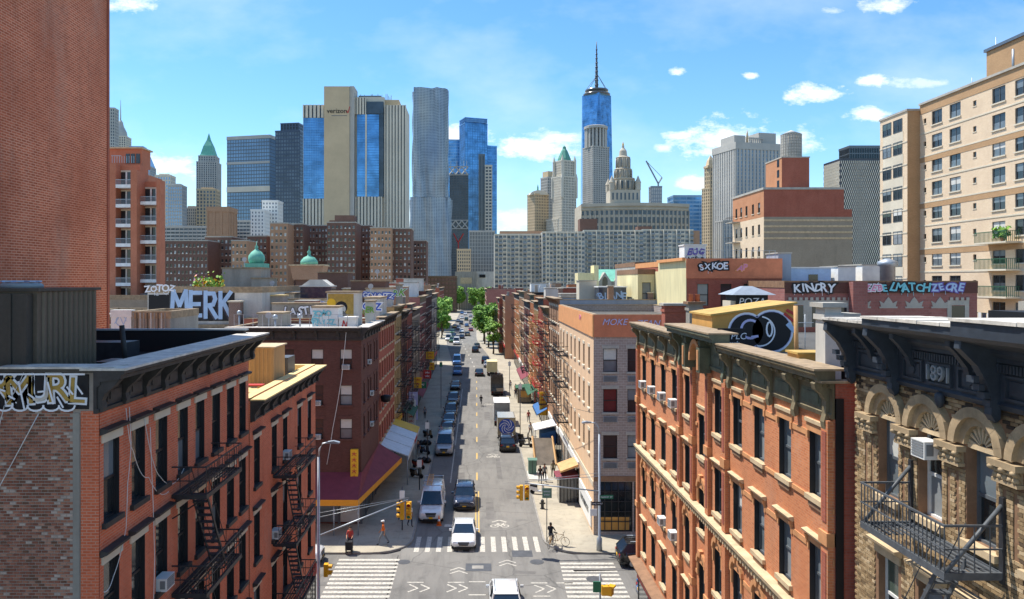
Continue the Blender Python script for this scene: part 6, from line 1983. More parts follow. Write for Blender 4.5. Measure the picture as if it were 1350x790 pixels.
 b = tower('office_tower', 'taller brown grey tower stepped just behind the gothic tower', PX(724, D), D)
 curtain(b, PX(725, D), D, 22, 20, 28, 0, PZ(236, D), 'glass_far_dark', 'stone_far_grey', 7, 6, 40, .5, .4)
 mass(b, 'crown', PX(725, D), D, 18, 16, 28, PZ(235, D), PZ(227, D), 'stone_far_tan')
 # ---- rippled steel tower
 D = 900; cx, cy = PX(567, D), D
 b = tower('rippled_tower', 'tall rippled stainless steel apartment tower in two setbacks', cx, cy)
 def ripple(x0, x1, z0, z1, dep, seed, ph):
  n, nz = 40, 70
  W = x1 - x0
  per = []
  for i in range(n):
   t = i / n
   s = t * 2 * (W + dep)
   if s < W: per.append((x0 + s, cy - dep / 2, 0, -1))
   elif s < W + dep: per.append((x1, cy - dep / 2 + s - W, 1, 0))
   elif s < 2 * W + dep: per.append((x1 - (s - W - dep), cy + dep / 2, 0, 1))
   else: per.append((x0, cy + dep / 2 - (s - 2 * W - dep), -1, 0))
  def pt(i, j):
   x, y, nx, ny = per[i % n]; z = z0 + (z1 - z0) * j / nz
   d = 3.0 * math.sin(i * .95 + ph + 1.3 * math.sin(z * .035 + i * .5)) + .7 * math.sin(i * 2.4 + z * .06)
   return (x + nx * d, y + ny * d, z)
  V = [pt(i, j) for j in range(nz + 1) for i in range(n)]
  F = [(j * n + i, j * n + (i + 1) % n, (j + 1) * n + (i + 1) % n, (j + 1) * n + i) for j in range(nz) for i in range(n)]
  m = MB(); m.mesh(V, F, 'steel_far', True); m.face([pt(i, nz) for i in range(n)], 'steel_far')
  o = m.build('rippled_facade', b)
  w = MB()
  for j in range(nz):
   for i in range(n):
    a, c, d, e = Vector(pt(i, j)), Vector(pt(i + 1, j)), Vector(pt(i + 1, j + 1)), Vector(pt(i, j + 1))
    nrm = (c - a).cross(e - a)
    if nrm.length < 1e-6: continue
    nrm.normalize()
    o_ = nrm * .12
    def B(u, v): return tuple(a.lerp(c, u).lerp(e.lerp(d, u), v) + o_)
    for (u0, u1) in ((.12, .4), (.6, .88)):
     w.face([B(u0, .36), B(u1, .36), B(u1, .86), B(u0, .86)], 'glass_far')
  w.build('window_pane', o, 'stuff')
 ripple(PX(547, D), PX(588, D), PZ(262, D), PZ(120, D), 30, 1, 0)
 ripple(PX(542.5, D), PX(592, D), 0, PZ(262, D), 34, 2, 1.1)
 mass(b, 'roof', cx - 4, cy, 14, 14, 0, PZ(122, D), PZ(118.5, D), 'steel_far')
 # ---- bright blue slab pair
 D = 1500
 b = tower('glass_tower', 'bright blue glass tower with crown of vertical fins and lower wing beside it', PX(628, D), D)
 curtain(b, PX(624, D), D, 46, 34, 20, 0, PZ(166, D), 'glass_blue', 'glass_blue_deep', 9, 8, 66, .12, .16, .5)
 curtain(b, PX(624, D), D, 45, 33, 20, PZ(164, D), PZ(159, D), 'glass_blue_pale', 'glass_blue_deep', 16, 14, 2, .3, .2, .7)
 curtain(b, PX(645, D), D + 10, 22, 26, 20, 0, PZ(194, D), 'glass_blue_deep', 'glass_blue', 6, 7, 50, .12, .18, .4)
 D = 1560
 b = tower('glass_tower', 'small blue glass tower half hidden behind the rippled steel one', PX(596, D), D)
 curtain(b, PX(597, D), D, 28, 26, 5, 0, PZ(187, D), 'glass_blue', 'glass_blue_pale', 6, 6, 50, .12, .2, .4)
 # ---- lattice-topped dark tower
 D = 1000
 cx = PX(605, D)
 b = tower('construction_tower', 'slim dark glass tower with crossed steel braces at its top and middle', cx, D)
 curtain(b, cx, D, 23, 24, 4, 0, PZ(232, D), 'glass_far_dark', 'iron_grey', 6, 6, 46, .14, .2, .4)
 m = MB()
 for (za, zc) in ((PZ(232, D), PZ(222, D)), (PZ(302, D), PZ(292, D))):
  for k in range(3):
   x0, x1 = cx - 12 + 8 * k, cx - 4 + 8 * k
   m.bar((x0, D - 13, za), (x1, D - 13, zc), 1.1, 'stone_far_grey'); m.bar((x1, D - 13.3, za), (x0, D - 13.3, zc), 1.1, 'stone_far_grey')
  m.box(cx - 12.4, cx + 12.4, D - 13.6, D - 12.6, zc, zc + 1, 'stone_far_grey'); m.box(cx - 12.4, cx + 12.4, D - 13.6, D - 12.6, za - 1, za, 'stone_far_grey')
 for x in (-11, -3, 6, 10): m.box(cx + x, cx + x + .6, D, D + .6, PZ(222, D), PZ(212, D), 'stone_far_grey')
 m.build('brace', b, 'stuff')
 D = 1020; cx = PX(640, D)
 b = tower('office_tower', 'narrow dark tower with pale striped side strip in front of the bright blue glass', cx, D)
 curtain(b, cx - 5, D, 8, 18, 0, 0, PZ(207, D), 'glass_far_dark', 'car_grey', 2, 4, 30, .5, .05, .3)
 curtain(b, cx + 4, D - 4, 9, 16, 0, 0, PZ(221, D), 'glass_far_dark', 'stone_far', 2, 4, 40, .3, .45, .4)
 # ---- beige and blue telephone company block with big sign
 D = 700
 b = tower('office_tower', 'beige block with blue glass bays, tall blank shaft and company sign near its top', PX(466, D), D)
 fz = PZ(300, D)
 # left wing
 xl, xr = PX(399, D), PX(430, D)
 m = MB(); m.box(xl, xr, D + 2, D + 40, fz - 70, PZ(139, D), 'stone_far'); m.box(PX(505, D), PX(534, D), D + 8, D + 46, fz - 70, PZ(138, D), 'stone_far'); m.box(xr, PX(505, D), D + 6, D + 46, fz - 70, PZ(126, D), 'stone_far'); m.build('wall', b)
 g = MB(); g.box(xl + .3, xr, D + 1.6, D + 2, PZ(262, D), PZ(155, D), 'glass_blue'); g.build('glazing', b)
 f = MB()
 for k in range(32):
  z = PZ(262, D) + k * (PZ(155, D) - PZ(262, D)) / 32
  f.box(xl + .3, xr, D + 1.48, D + 1.6, z, z + .5, 'glass_blue_deep')
 for k in range(10):
  x = xl + (xr - xl) * (k + .2) / 10
  f.box(x - .06, x + .06, D + 1.44, D + 1.6, PZ(262, D), PZ(155, D), 'glass_blue_pale')
 def fins(x0, x1, n, y, z0, z1, w=.62):
  st = (x1 - x0) / n
  f.box(x0, x1, y - .02, y + .6, z0, z1, 'glass_far_dark')
  for k in range(n + 1):
   x = x0 + st * k
   f.box(max(x0, x - st * w / 2), min(x1, x + st * w / 2), y - 1.5, y - .02, z0, z1, 'stone_far')
 fins(xl, xr, 6, D + 1.9, PZ(155, D), PZ(138, D)); fins(xl, xr, 7, D + 1.9, fz - 5, PZ(262, D))
 fins(PX(467, D), PX(482, D), 4, D + 3.5, PZ(150, D), PZ(128, D)); fins(PX(468, D), PX(503, D), 8, D + 3.5, fz - 5, PZ(259, D))
 fins(PX(506, D), PX(534.5, D), 7, D + 6, fz - 5, PZ(137, D), .66)
 f.build('facade_fins', b, 'stuff')
 g = MB()
 g.box(PX(470, D), PX(481, D), D + 3, D + 6.1, PZ(259, D), PZ(150, D), 'glass_blue'); g.box(PX(483, D), PX(499, D), D + 3, D + 6.1, PZ(259, D), PZ(150, D), 'glass_blue')
 g.box(PX(499, D), PX(505, D), D + 4, D + 6.2, PZ(259, D), PZ(142, D), 'glass_far_dark'); g.box(PX(482, D), PX(505, D), D + 3.2, D + 6.05, PZ(149, D), PZ(133, D), 'glass_far_dark')
 g.build('glass_bay', b)
 f = MB()
 for k in range(32):
  z = PZ(259, D) + k * (PZ(150, D) - PZ(259, D)) / 32
  f.box(PX(470, D), PX(499, D), D + 2.9, D + 3, z, z + .45, 'glass_blue_deep')
 f.box(PX(481, D), PX(483, D), D + 2.2, D + 6, PZ(259, D), PZ(150, D), 'stone_far')
 f.build('floor_bands', b, 'stuff')
 m = MB(); m.box(PX(428, D), PX(461, D), D - 3, D + 22, fz - 70, PZ(115, D), 'stone_far_tan'); m.box(PX(461, D), PX(467, D), D - 1, D + 20, fz - 70, PZ(114, D), 'stone_far_grey'); m.build('shaft', b)
 lettering('sign_letters', 'verizon', 6.2, 'paint_black', (PX(445, D), D - 3.1, PZ(147.5, D)), 0, b, extrude=.2)
 g = MB().frame(0, D - 3.15, 0); strokes(g, [[(PX(459.5, D) - 1.2, PZ(147, D)), (PX(459.5, D), PZ(150, D)), (PX(459.5, D) + 1.6, PZ(142, D))]], .8, 0, 'paint_red'); g.build('sign_tick', b)
 g = MB().frame(0, D - 3.15, 0); strokes(g, [[(PX(438, D), PZ(153.6, D)), (PX(458, D), PZ(153.6, D))]], .5, 0, 'car_grey'); g.build('sign_line', b)
 m = MB(); m.box(PX(470, D), PX(500, D), D + 12, D + 30, PZ(126, D), PZ(122, D), 'car_grey'); m.box(PX(503, D), PX(524, D), D + 14, D + 34, PZ(138, D), PZ(127, D), 'stone_far_tan')
 m.build('roof_plant', b, 'stuff')
 m = MB(); rg = random.Random(1)
 for k in range(24):
  x = PX(472 + 43 * k / 24, D); m.box(x, x + .5, D + 14, D + 14.5, PZ(127, D), PZ(rg.uniform(119, 124), D), 'galvanised')
 m.build('aerials', b, 'stuff')
 # ---- black banded tower left of it, and gridded grey office
 D = 1000; cx = PX(382, D)
 b = tower('office_tower', 'dark navy gridded tower with black crown next to the beige block', cx, D + 14)
 curtain(b, cx, D + 14, 34, 30, -10, 0, PZ(174, D), 'glass_far', 'car_navy', 9, 8, 44, .25, .35, .4)
 curtain(b, cx + 1, D + 14, 25, 22, -10, PZ(174, D), PZ(163, D), 'glass_black', 'car_navy', 6, 6, 3, .4, .2, .4)
 curtain(b, PX(397.5, D), D + 24, 14, 20, -10, 0, PZ(215, D), 'glass_far_dark', 'car_navy', 4, 5, 30, .3, .4, .3)
 D = 1050; cx = PX(330, D)
 b = tower('office_tower', 'broad grey office slab with fine window grid left of the navy tower', cx, D + 30)
 curtain(b, cx, D + 30, 66, 44, -14, 0, PZ(182, D), 'glass_blue_pale', 'car_grey', 26, 14, 44, .28, .22, .5)
 mass(b, 'crown', cx, D + 30, 67.5, 45.5, -14, PZ(182, D), PZ(177.5, D), 'stone_far_grey')
 m = MB(); m.lathe(cx + 15, D + 30, [(1.2, PZ(178, D)), (.6, PZ(172, D))], 'white_paint', 6); m.build('aerial', b)
 m = MB().frame(cx, D + 30, -14); m.box(-33.5, 33.5, -23.2, -22.6, PZ(252, D), PZ(245, D), 'stone_far'); m.box(-33.5, 33.5, -23.2, -22.6, PZ(215, D), PZ(212, D), 'stone_far_grey'); m.build('plant_band', b, 'stuff')
 # ---- green pyramid tower at left
 D = 1300; cx = PX(275.5, D)
 b = tower('stone_tower', 'slim grey tower capped with bright green steep pyramid and needle', cx, D)
 curtain(b, cx, D, 33, 33, 6, 0, PZ(216, D), 'glass_far_dark', 'stone_far_grey', 9, 9, 60, .5, .35, .5)
 curtain(b, cx, D, 28, 28, 6, PZ(216, D), PZ(208, D), 'glass_far_dark', 'stone_far_grey', 7, 7, 3, .5, .35, .5)
 z = PZ(208, D)
 m = MB(); m.lathe(cx, D, [(18, z), (15, z + 5), (10, z + 19), (3.5, z + 31), (2.8, z + 34), (.3, PZ(176, D))], 'copper_green', 4, False, PI / 4); m.build('pyramid_roof', b)
 for (pa, pb, pt, lab, pm, dd) in ((208, 228, 234, 'pale green glazed apartment block left of the green pyramid tower', 'stone_far', 1150), (225, 243, 247, 'white and green apartment block close to the green pyramid tower', 'stone_far_grey', 1120),
        (246, 262, 276, 'small grey stepped office block at the foot of the green pyramid tower', 'stone_far_grey', 1200), (262, 287, 252, 'brown setback block just below the green pyramid tower', 'stone_far_tan', 1180)):
  cx = PX((pa + pb) / 2, dd)
  b = tower('office_block', lab, cx, dd, 'office block')
  w = (pb - pa) * dd / 1000
  curtain(b, cx, dd, w, 22, 4, 0, PZ(pt, dd), 'glass_blue_pale' if pa < 240 else 'glass_far', pm, 6, 5, 30, .45, .35, .4)
  mass(b, 'crown', cx, dd, w * .6, 14, 4, PZ(pt, dd), PZ(pt - 4, dd), pm)
 # towers at the balcony building's shoulder
 D = 1350; cx = PX(159, D)
 b = tower('stone_tower', 'pale stepped spire tower rising beside the upper left brick wall', cx, D)
 z = PZ(206, D)
 curtain(b, cx + 3, D, 44, 36, 5, 0, z, 'glass_far_dark', 'stone_far', 11, 9, 60, .5, .35, .5)
 curtain(b, cx, D, 27, 26, 5, z, PZ(182, D), 'glass_far_dark', 'stone_far', 7, 7, 8, .5, .35, .5)
 m = MB(); z = PZ(182, D); m.lathe(cx, D, [(13, z), (11, z + 10), (6, z + 20), (4, z + 28), (1.2, z + 32), (.3, PZ(132, D))], 'stone_far_grey', 8, False); m.build('spire', b)
 b = tower('office_tower', 'plain grey tower edge showing beside the upper left brick wall', PX(146, 1250), 1250)
 curtain(b, PX(147, 1250), 1250, 16, 18, 5, 0, PZ(145, 1250), 'glass_far_dark', 'stone_far_grey', 5, 5, 60, .5, .35, .4)
 D = 1200; cx = PX(186, D)
 b = tower('glass_tower', 'blue glass tower with chamfered faceted top behind the balcony apartments', cx, D)
 z0, z1 = PZ(222, D), PZ(194, D)
 curtain(b, cx, D, 36, 30, 6, 0, z0, 'glass_blue_pale', 'stone_far_grey', 9, 8, 50, .2, .3, .4)
 m = MB().frame(cx, D, 6); v = [(-18.5, -15.5, z0), (18.5, -15.5, z0), (18.5, 15.5, z0), (-18.5, 15.5, z0), (-15, -8, z1), (6, -8, z1), (6, 8, z1), (-15, 8, z1)]
 m.mesh(v, [(0, 1, 5, 4), (1, 2, 6, 5), (2, 3, 7, 6), (3, 0, 4, 7), (4, 5, 6, 7)], 'glass_blue_pale'); m.build('faceted_roof', b)
 # ---- domed civic tower on a broad colonnaded block
 D = 750; cx, cy = PX(840, D), D + 45
 b = tower('civic_building', 'broad pale colonnaded civic block with tiered wedding cake tower and gilded figure', cx, cy, 'civic building')
 zt = PZ(268, D)
 xa, xb = PX(768, D), PX(912, D)
 n = 16
 pts = []
 for k in range(n + 1):
  t = k / n; x = xa + (xb - xa) * t
  pts.append((x, D + 10 - 13 * math.sin(PI * t)))
 m = MB()
 for (p, q) in zip(pts, pts[1:]):
  m.face([(p[0], p[1], 0), (q[0], q[1], 0), (q[0], q[1], zt), (p[0], p[1], zt)], 'stone_civic')
 m.face([(x, y, zt) for x, y in pts] + [(xb, D + 60, zt), (xa, D + 60, zt)], 'stone_far_grey')
 m.face([(xb, D + 10, 0), (xb, D + 60, 0), (xb, D + 60, zt), (xb, D + 10, zt)], 'stone_civic'); m.face([(xa, D + 60, 0), (xa, D + 10, 0), (xa, D + 10, zt), (xa, D + 60, zt)], 'stone_civic')
 m.build('wall', b)
 f = MB()
 def along(t, out):
  i = min(n - 1, int(t * n)); p, q = pts[i], pts[i + 1]; s = t * n - i
  return p[0] + (q[0] - p[0]) * s, p[1] + (q[1] - p[1]) * s - out
 for (za, zc, out, st) in ((zt - 3, zt, 2.2, 1), (zt - 6, zt - 5, 1.2, 1), (PZ(310, D), PZ(307, D), 1.0, 1)):
  for k in range(n * 2):
   x0, y0 = along(k / (n * 2), out); x1, y1 = along((k + 1) / (n * 2) - 1e-6, out)
   f.mesh([(x0, y0, za), (x1, y1, za), (x1, y1, zc), (x0, y0, zc), (x0, y0 + out, za), (x1, y1 + out, za), (x1, y1 + out, zc), (x0, y0 + out, zc)], [(0, 1, 2, 3), (3, 2, 6, 7), (0, 4, 5, 1)], 'stone_civic')
 f.build('cornice', b)
 g = MB()
 for k in range(24):
  t = (k + .5) / 24; x, y = along(t, .15)
  grp = k % 4
  for (za, zc) in ((PZ(306, D), PZ(297, D)), (PZ(295, D), PZ(286, D)), (PZ(284, D), PZ(277, D))):
   g.box(x - 1.5, x + 1.5, y - .05, y + .5, za + .6, zc - .4, 'glass_far_dark')
  for j in range(8): g.box(x - 1.2, x + 1.2, y - .05, y + .5, PZ(310, D) - 4 - j * 4.2, PZ(310, D) - 1.5 - j * 4.2, 'glass_far')
 g.build('window_pane', b, 'stuff')
 c = MB()
 for k in range(25):
  x, y = along(min(.999, k / 24), .9); c.lathe(x, y, [(.55, PZ(306, D)), (.5, PZ(277, D))], 'stone_civic', 6)
 c.build('column', b, 'stuff')
 tx, ty = PX(825, D), D + 14
 m = MB()
 z = zt
 m.box(tx - 15, tx + 15, ty - 12, ty + 12, z, PZ(250, D), 'stone_civic'); z = PZ(250, D)
 m.lathe(tx, ty, [(11, z), (11, PZ(236, D)), (12, PZ(235, D)), (12, PZ(233.5, D)), (8, PZ(233, D)), (8, PZ(222, D)), (9, PZ(221, D)), (6.4, PZ(219, D)), (6.4, PZ(206, D)), (7.4, PZ(205, D)), (4.2, PZ(203, D)), (3.6, PZ(196, D)), (1.4, PZ(192, D)), (1.2, PZ(189, D))], 'stone_civic', 16, False)
 m.build('tower', b)
 m = MB()
 for (r, za, zc, k2) in ((11.1, PZ(248, D), PZ(238, D), 12), (8.1, PZ(232, D), PZ(223, D), 10), (6.5, PZ(218, D), PZ(207, D), 8)):
  for k in range(k2):
   q = 2 * PI * (k + .5) / k2; m.box(tx + r * math.cos(q) - .8, tx + r * math.cos(q) + .8, ty + r * math.sin(q) - .8, ty + r * math.sin(q) + .8, za, zc, 'glass_far_dark')
 for k in range(7): m.box(tx - 13 + k * 4, tx - 11.4 + k * 4, ty - 12.15, ty - 12, PZ(263, D), PZ(254, D), 'glass_far_dark')
 m.build('opening', b, 'stuff')
 m = MB()
 for (r, za, zc, k2, rr) in ((11.8, PZ(250, D), PZ(237, D), 16, .8), (8.8, PZ(233, D), PZ(222.5, D), 12, .7), (7.0, PZ(219, D), PZ(206, D), 10, .6)):
  for k in range(k2):
   a = 2 * PI * k / k2; m.lathe(tx + r * math.cos(a), ty + r * math.sin(a), [(rr, za), (rr * .9, zc)], 'stone_civic', 6)
 m.build('column', b, 'stuff')
 m = MB()
 for sx in (-1, 1):
  for sy in (-1, 1):
   m.lathe(tx + sx * 13, ty + sy * 10, [(2.8, PZ(250, D)), (2.8, PZ(241, D)), (3.2, PZ(240, D)), (1.8, PZ(236, D)), (.3, PZ(231, D))], 'stone_civic', 8, False)
 m.build('turret', b, 'stuff')
 m = MB(); m.lathe(tx, ty, [(.5, PZ(189.5, D)), (.9, PZ(188, D)), (.7, PZ(186, D)), (.35, PZ(185, D)), (.45, PZ(184.3, D)), (.05, PZ(183.6, D))], 'sign_yellow', 8); m.build('figure', b)
 # tower crane behind
 D = 1100; x = PX(868, D)
 b = tower('tower_crane', 'grey tower crane with raised jib behind the civic block', x, D, 'crane')
 m = MB(); m.box(x - 1, x + 1, D, D + 2, 0, PZ(240, D), 'grey_paint'); m.build('mast', b)
 m = MB(); m.bar((x, D + 1, PZ(242, D)), (PX(852, D), D + 1, PZ(212, D)), 1.6, 'grey_paint'); m.bar((x, D + 1, PZ(242, D)), (PX(873, D), D + 1, PZ(234, D)), 1.6, 'grey_paint'); m.build('jib', b)
 m = MB(); m.bar((PX(852, D), D + 1, PZ(212, D)), (PX(873, D), D + 1, PZ(234, D)), .5, 'iron_grey'); m.build('cable', b)
 b = tower('scaffolded_building', 'pale scaffolded building top under the grey crane', PX(866, 1080), 1080)
 curtain(b, PX(864, 1080), 1080, 15, 14, 0, 0, PZ(248, 1080), 'concrete_pale', 'grey_paint', 5, 5, 30, .2, .2, .4)
 D = 1000
 b = tower('glass_tower', 'low blue banded glass block right of the civic building', PX(906, D), D)
 curtain(b, PX(905, D), D, 42, 30, 0, 0, PZ(261, D), 'glass_blue', 'glass_blue_pale', 5, 4, 26, .06, .4, .4)
 # ---- cream setback tower and grey art deco block
 D = 900; cx = PX(936, D)
 b = tower('stone_tower', 'cream setback tower with little temple top next to the grey art deco block', cx, D)
 curtain(b, cx, D, 12.5, 13, 26, 0, PZ(250, D), 'glass_far_dark', 'stone_far_tan', 4, 4, 34, .55, .4, .4)
 curtain(b, cx + .5, D, 9.5, 9.5, 26, PZ(250, D), PZ(222, D), 'glass_far_dark', 'stone_far_tan', 3, 3, 5, .55, .3, .4)
 m = MB().frame(cx + .5, D, 8); m.lathe(0, 0, [(8.5, PZ(222, D)), (8.5, PZ(219, D)), (6, PZ(218.6, D)), (4.5, PZ(212, D)), (.4, PZ(205, D))], 'stone_far_tan', 4, False, PI / 4); m.build('roof', b)
 D = 800; cx = PX(1001, D)
 b = tower('office_tower', 'large grey art deco office block with raised corner pavilions', cx, D + 30)
 def vert(cx_, cy_, wx, wy, deg, z0, z1, nx, ny):
  curtain(b, cx_, cy_, wx, wy, deg, z0, z1, 'glass_blue_pale', 'stone_far_grey', nx, ny, int((z1 - z0) / 3.9), .62, .3, .9, .35)
 vert(cx - 2, D + 30, 56, 44, 14, 0, PZ(196, D), 13, 10)
 mass(b, 'parapet', cx - 2, D + 30, 58.5, 46.5, 14, PZ(196, D), PZ(187, D), 'stone_far_grey')
 for (dx, w, zt_) in ((-19.5, 13, 177), (13, 21, 172)):
  mass(b, 'pavilion', cx - 2 + dx, D + 30 + dx * .25 - 6, w, 26, 14, PZ(192, D), PZ(zt_, D), 'stone_far_grey')
 m = MB().frame(cx - 2, D + 30, 14)
 for k in range(8): m.box(-11 + k * 2.2, -9.8 + k * 2.2, -21, -20, PZ(187, D), PZ(181, D), 'stone_far_grey')
 m.box(-12, 6, -21.2, -19.8, PZ(181, D), PZ(179.5, D), 'stone_far_grey'); m.lathe(-12, -18, [(1.2, PZ(187, D)), (1.2, PZ(175, D)), (.2, PZ(169, D))], 'stone_far_tan', 6)
 m.build('loggia', b, 'stuff')
 vert(PX(956, D), D - 6, 18, 14, 14, 0, PZ(294, D), 5, 4)
 # ---- checkered dark tower
 D = 700; cx = PX(1138, D)
 b = tower('office_tower', 'dark office tower checkered with narrow pale window piers at far right', cx, D + 16)
 z1 = PZ(209, D)
 m = MB(); m.box(cx - 21, cx + 21, D, D + 34, 0, z1, 'glass_checker'); m.build('glazing', b)
 f = MB(); nz = 42; nx = 22; dz = 2.75
 for j in range(nz):
  z = z1 - 2 - (j + 1) * dz
  for k in range(nx):
   x = cx - 20.6 + k * 1.9 + (.95 if j % 2 else 0)
   f.box(x, x + .72, D - .5, D, z, z + dz * .95, 'stone_far', 'kb')
 for j in range(nz // 2): f.box(cx - 21, cx + 21, D - .35, D - .01, z1 - 2.1 - j * dz * 2, z1 - 1.8 - j * dz * 2, 'car_grey', 'k')
 for j in range(nz):
  z = z1 - 2 - (j + 1) * dz
  for k in range(16):
   y = D + 1 + k * 2 + (1 if j % 2 else 0); f.box(cx - 21.5, cx - 21, y, y + .8, z, z + dz * .95, 'stone_far', 'rb')
 f.build('window_piers', b, 'stuff')
 curtain(b, cx + 5, D + 14, 31, 20, 0, z1, PZ(194, D), 'glass_black', 'car_grey', 14, 9, 2, .2, .2, .4)
glass('glass_checker', C('#2c2a33'), .3, sc=.05)
brick('brick_sunlit_amber', C('#c58a64'), C('#b47a55'), C('#b08a70'), stain_amt=.2)  # paler copy of the red brick for the sunlit side
plain('steel_far', C('#a0abb5'), .4, .45, var=.15, sc=.05)
skyline()
# ================================================================ housing blocks and slabs in the middle distance
def housing():
 def brick_block(label, pa, pb, pt, D, dep, wall, nx, seed, deg=0, lit=None):
  cx, w = PX((pa + pb) / 2, D), (pb - pa) * D / 1000
  H = PZ(pt, D)
  b = thing('housing_block', label, 'apartment block', (cx, D + dep / 2, 0))
  nz = int(H / 2.9)
  cols = [w * (k + .5) / nx for k in range(nx)]
  ww = min(1.3, w / nx * .5)
  rows = [H - 2.6 - 2.9 * k for k in range(nz - 1)]
  hs = [(u - ww / 2, u + ww / 2, z, z + 1.35) for u in cols for z in rows if z > 8]
  m = MB().frame(cx - w / 2, D, 0)
  m.wall(0, w, 0, H, hs, wall, .25)
  m.frame(); m.box(cx - w / 2, cx + w / 2, D, D + dep, 0, H, wall, 'fbt'); m.build('wall', b)
  rg = random.Random(seed)
  p = MB().frame(cx - w / 2, D, 0)
  for h in hs:
   p.face([(h[0], .2, h[2]), (h[1], .2, h[2]), (h[1], .2, h[3]), (h[0], .2, h[3])], rg.choice(['glass_dark', 'glass_grey', 'blind_grey', 'glass_dark', 'glass_dark', 'blind_white']))
   if rg.random() < .3: p.box(h[0] + .2, h[0] + .75, -.3, .1, h[2], h[2] + .45, 'ac_white')
   p.box(h[0] - .05, h[1] + .05, -.08, .05, h[2] - .15, h[2] - .01, 'stone_light')
  p.build('window_pane', b, 'stuff')
  m = MB(); m.box(cx - w / 2 - .15, cx + w / 2 + .15, D - .15, D + dep + .15, H, H + .5, 'stone_grey'); m.build('coping', b)
  return b
 S = [('long brown brick housing block at far left behind the block lettering', 208, 274, 318, 330, 18, 'brick_housing', 13, 0),  # tan brick paints the sunlit faces of the housing, brown the shaded ones
  ('dark brown housing wing set back beside the long brown block', 270, 306, 313, 345, 18, 'brick_housing', 7, 1),
  ('tan lit housing wing to the left of the green dome', 305, 326, 318, 320, 14, 'brick_housing_tan', 4, 2),
  ('dark housing wing behind the green onion dome', 326, 352, 312, 350, 14, 'brick_housing', 5, 3),
  ('tan housing wing to the right of the green onion dome', 356, 379, 295, 340, 14, 'brick_housing_tan', 4, 4),
  ('dark brown housing wing next to the tan one under the beige block', 379, 400, 296, 352, 14, 'brick_housing', 4, 5),
  ('narrow recessed housing wing with many air conditioners under the beige block', 399, 432, 298, 372, 14, 'brick_housing', 8, 6),
  ('brown housing tower with penthouse under the blank shaft', 431, 469, 294, 350, 16, 'brick_housing', 7, 7),
  ('dark recessed housing wing right of the penthouse tower', 468, 490, 298, 372, 14, 'brick_housing', 5, 8),
  ('tan lit housing wing below the white finned corner', 488, 516, 301, 345, 14, 'brick_housing_tan', 6, 9),
  ('brown housing wing below the rippled steel tower', 515, 542, 302, 352, 14, 'brick_housing', 5, 10),
  ('last low brown housing wing beside the rippled steel tower', 541, 562, 318, 380, 14, 'brick_housing', 5, 11)]
 for s in S:
  b = brick_block(*s)
  if 'penthouse' in s[0]:
   D = s[4]; mass(b, 'penthouse', PX(452, D), D + 8, 9, 8, 0, PZ(294, D) + .5, PZ(283, D), 'brick_housing'); mass(b, 'water_tank', PX(440, D), D + 8, 6, 6, 0, PZ(294, D) + .5, PZ(289.5, D), 'brick_housing')
 # plain blocks behind the housing
 def slab(label, pa, pb, pt, D, dep, gm, pm, nx, nz, pw, sh, name='apartment_block', deg=0, cat='apartment block', pd=.4):
  cx, w = PX((pa + pb) / 2, D), (pb - pa) * D / 1000
  b = thing(name, label, cat, (cx, D + dep / 2, 0))
  curtain(b, cx, D + dep / 2, w, dep, deg, 0, PZ(pt, D), gm, pm, nx, max(3, int(dep / (w / nx))), nz, pw, sh, pd)
  return b
 slab('brown stepped block topped with a box left of the green onion dome', 273, 301, 279, 560, 20, 'brick_housing_tan', 'brick_housing_tan', 3, 8, .3, .1)
 slab('low grey banded office block behind the long brown housing', 208, 300, 300, 620, 20, 'glass_far_dark', 'stone_far_grey', 16, 22, .1, .45, 'office_block', 0, 'office block')
 slab('dark banded office block below the grey gridded slab', 298, 334, 292, 650, 20, 'glass_far_dark', 'stone_far_grey', 8, 24, .1, .5, 'office_block', 0, 'office block')
 slab('small white apartment block left of the taller white one', 331, 348, 278, 600, 16, 'glass_far', 'white_paint', 4, 26, .6, .5)
 slab('taller white apartment block under the navy tower', 346, 366, 266, 620, 16, 'glass_far', 'white_paint', 5, 28, .55, .5)
 # street end: civic blocks at the far end of the road
 slab('blue grey slab with fine mullions at the end of the street', 619, 652, 306, 640, 24, 'glass_far_dark', 'stone_far_grey', 16, 20, .4, .12, 'office_block', 0, 'office block')
 slab('tan narrow office face beside the blue grey slab at the street end', 603, 620, 330, 600, 20, 'glass_far_dark', 'stone_far_tan', 6, 16, .5, .4, 'office_block', 0, 'office block')
 b = thing('office_block', 'low grey concrete block with framed opening at the end of the street', 'office block', (PX(622, 520), 530, 0))
 D = 520
 m = MB(); m.box(PX(600, D), PX(628, D), D, D + 20, 0, PZ(362, D) + 2, 'concrete'); m.box(PX(628, D), PX(652, D), D + 3, D + 22, 0, PZ(358, D), 'concrete_pale'); m.build('wall', b)
 m = MB(); m.box(PX(607, D), PX(622, D), D - .3, D - .01, PZ(374, D), PZ(366, D), 'stone_tan'); m.box(PX(632, D), PX(640, D), D + 2.6, D + 2.99, PZ(366, D), PZ(362, D), 'paint_black'); m.build('window', b, 'stuff')
 m = MB()
 for k in range(9): m.box(PX(601 + 3 * k, D), PX(602 + 3 * k, D), D - .6, D - .02, 0, PZ(378, D), 'stone_grey')
 m.build('pier', b, 'stuff')
 slab('dark brown block closing the shaded side of the street', 563, 601, 366, 470, 20, 'brick_housing', 'car_brown', 8, 9, .3, .3, 'office_block', 0, 'office block')
 D = 900
 c = tower('tower_crane', 'red tower crane near the end of the street below the braced tower', PX(606, D), D, 'crane')
 m = MB(); m.box(PX(603.5, D), PX(605, D), D, D + 1.5, 0, PZ(318, D), 'paint_red'); m.build('mast', c)
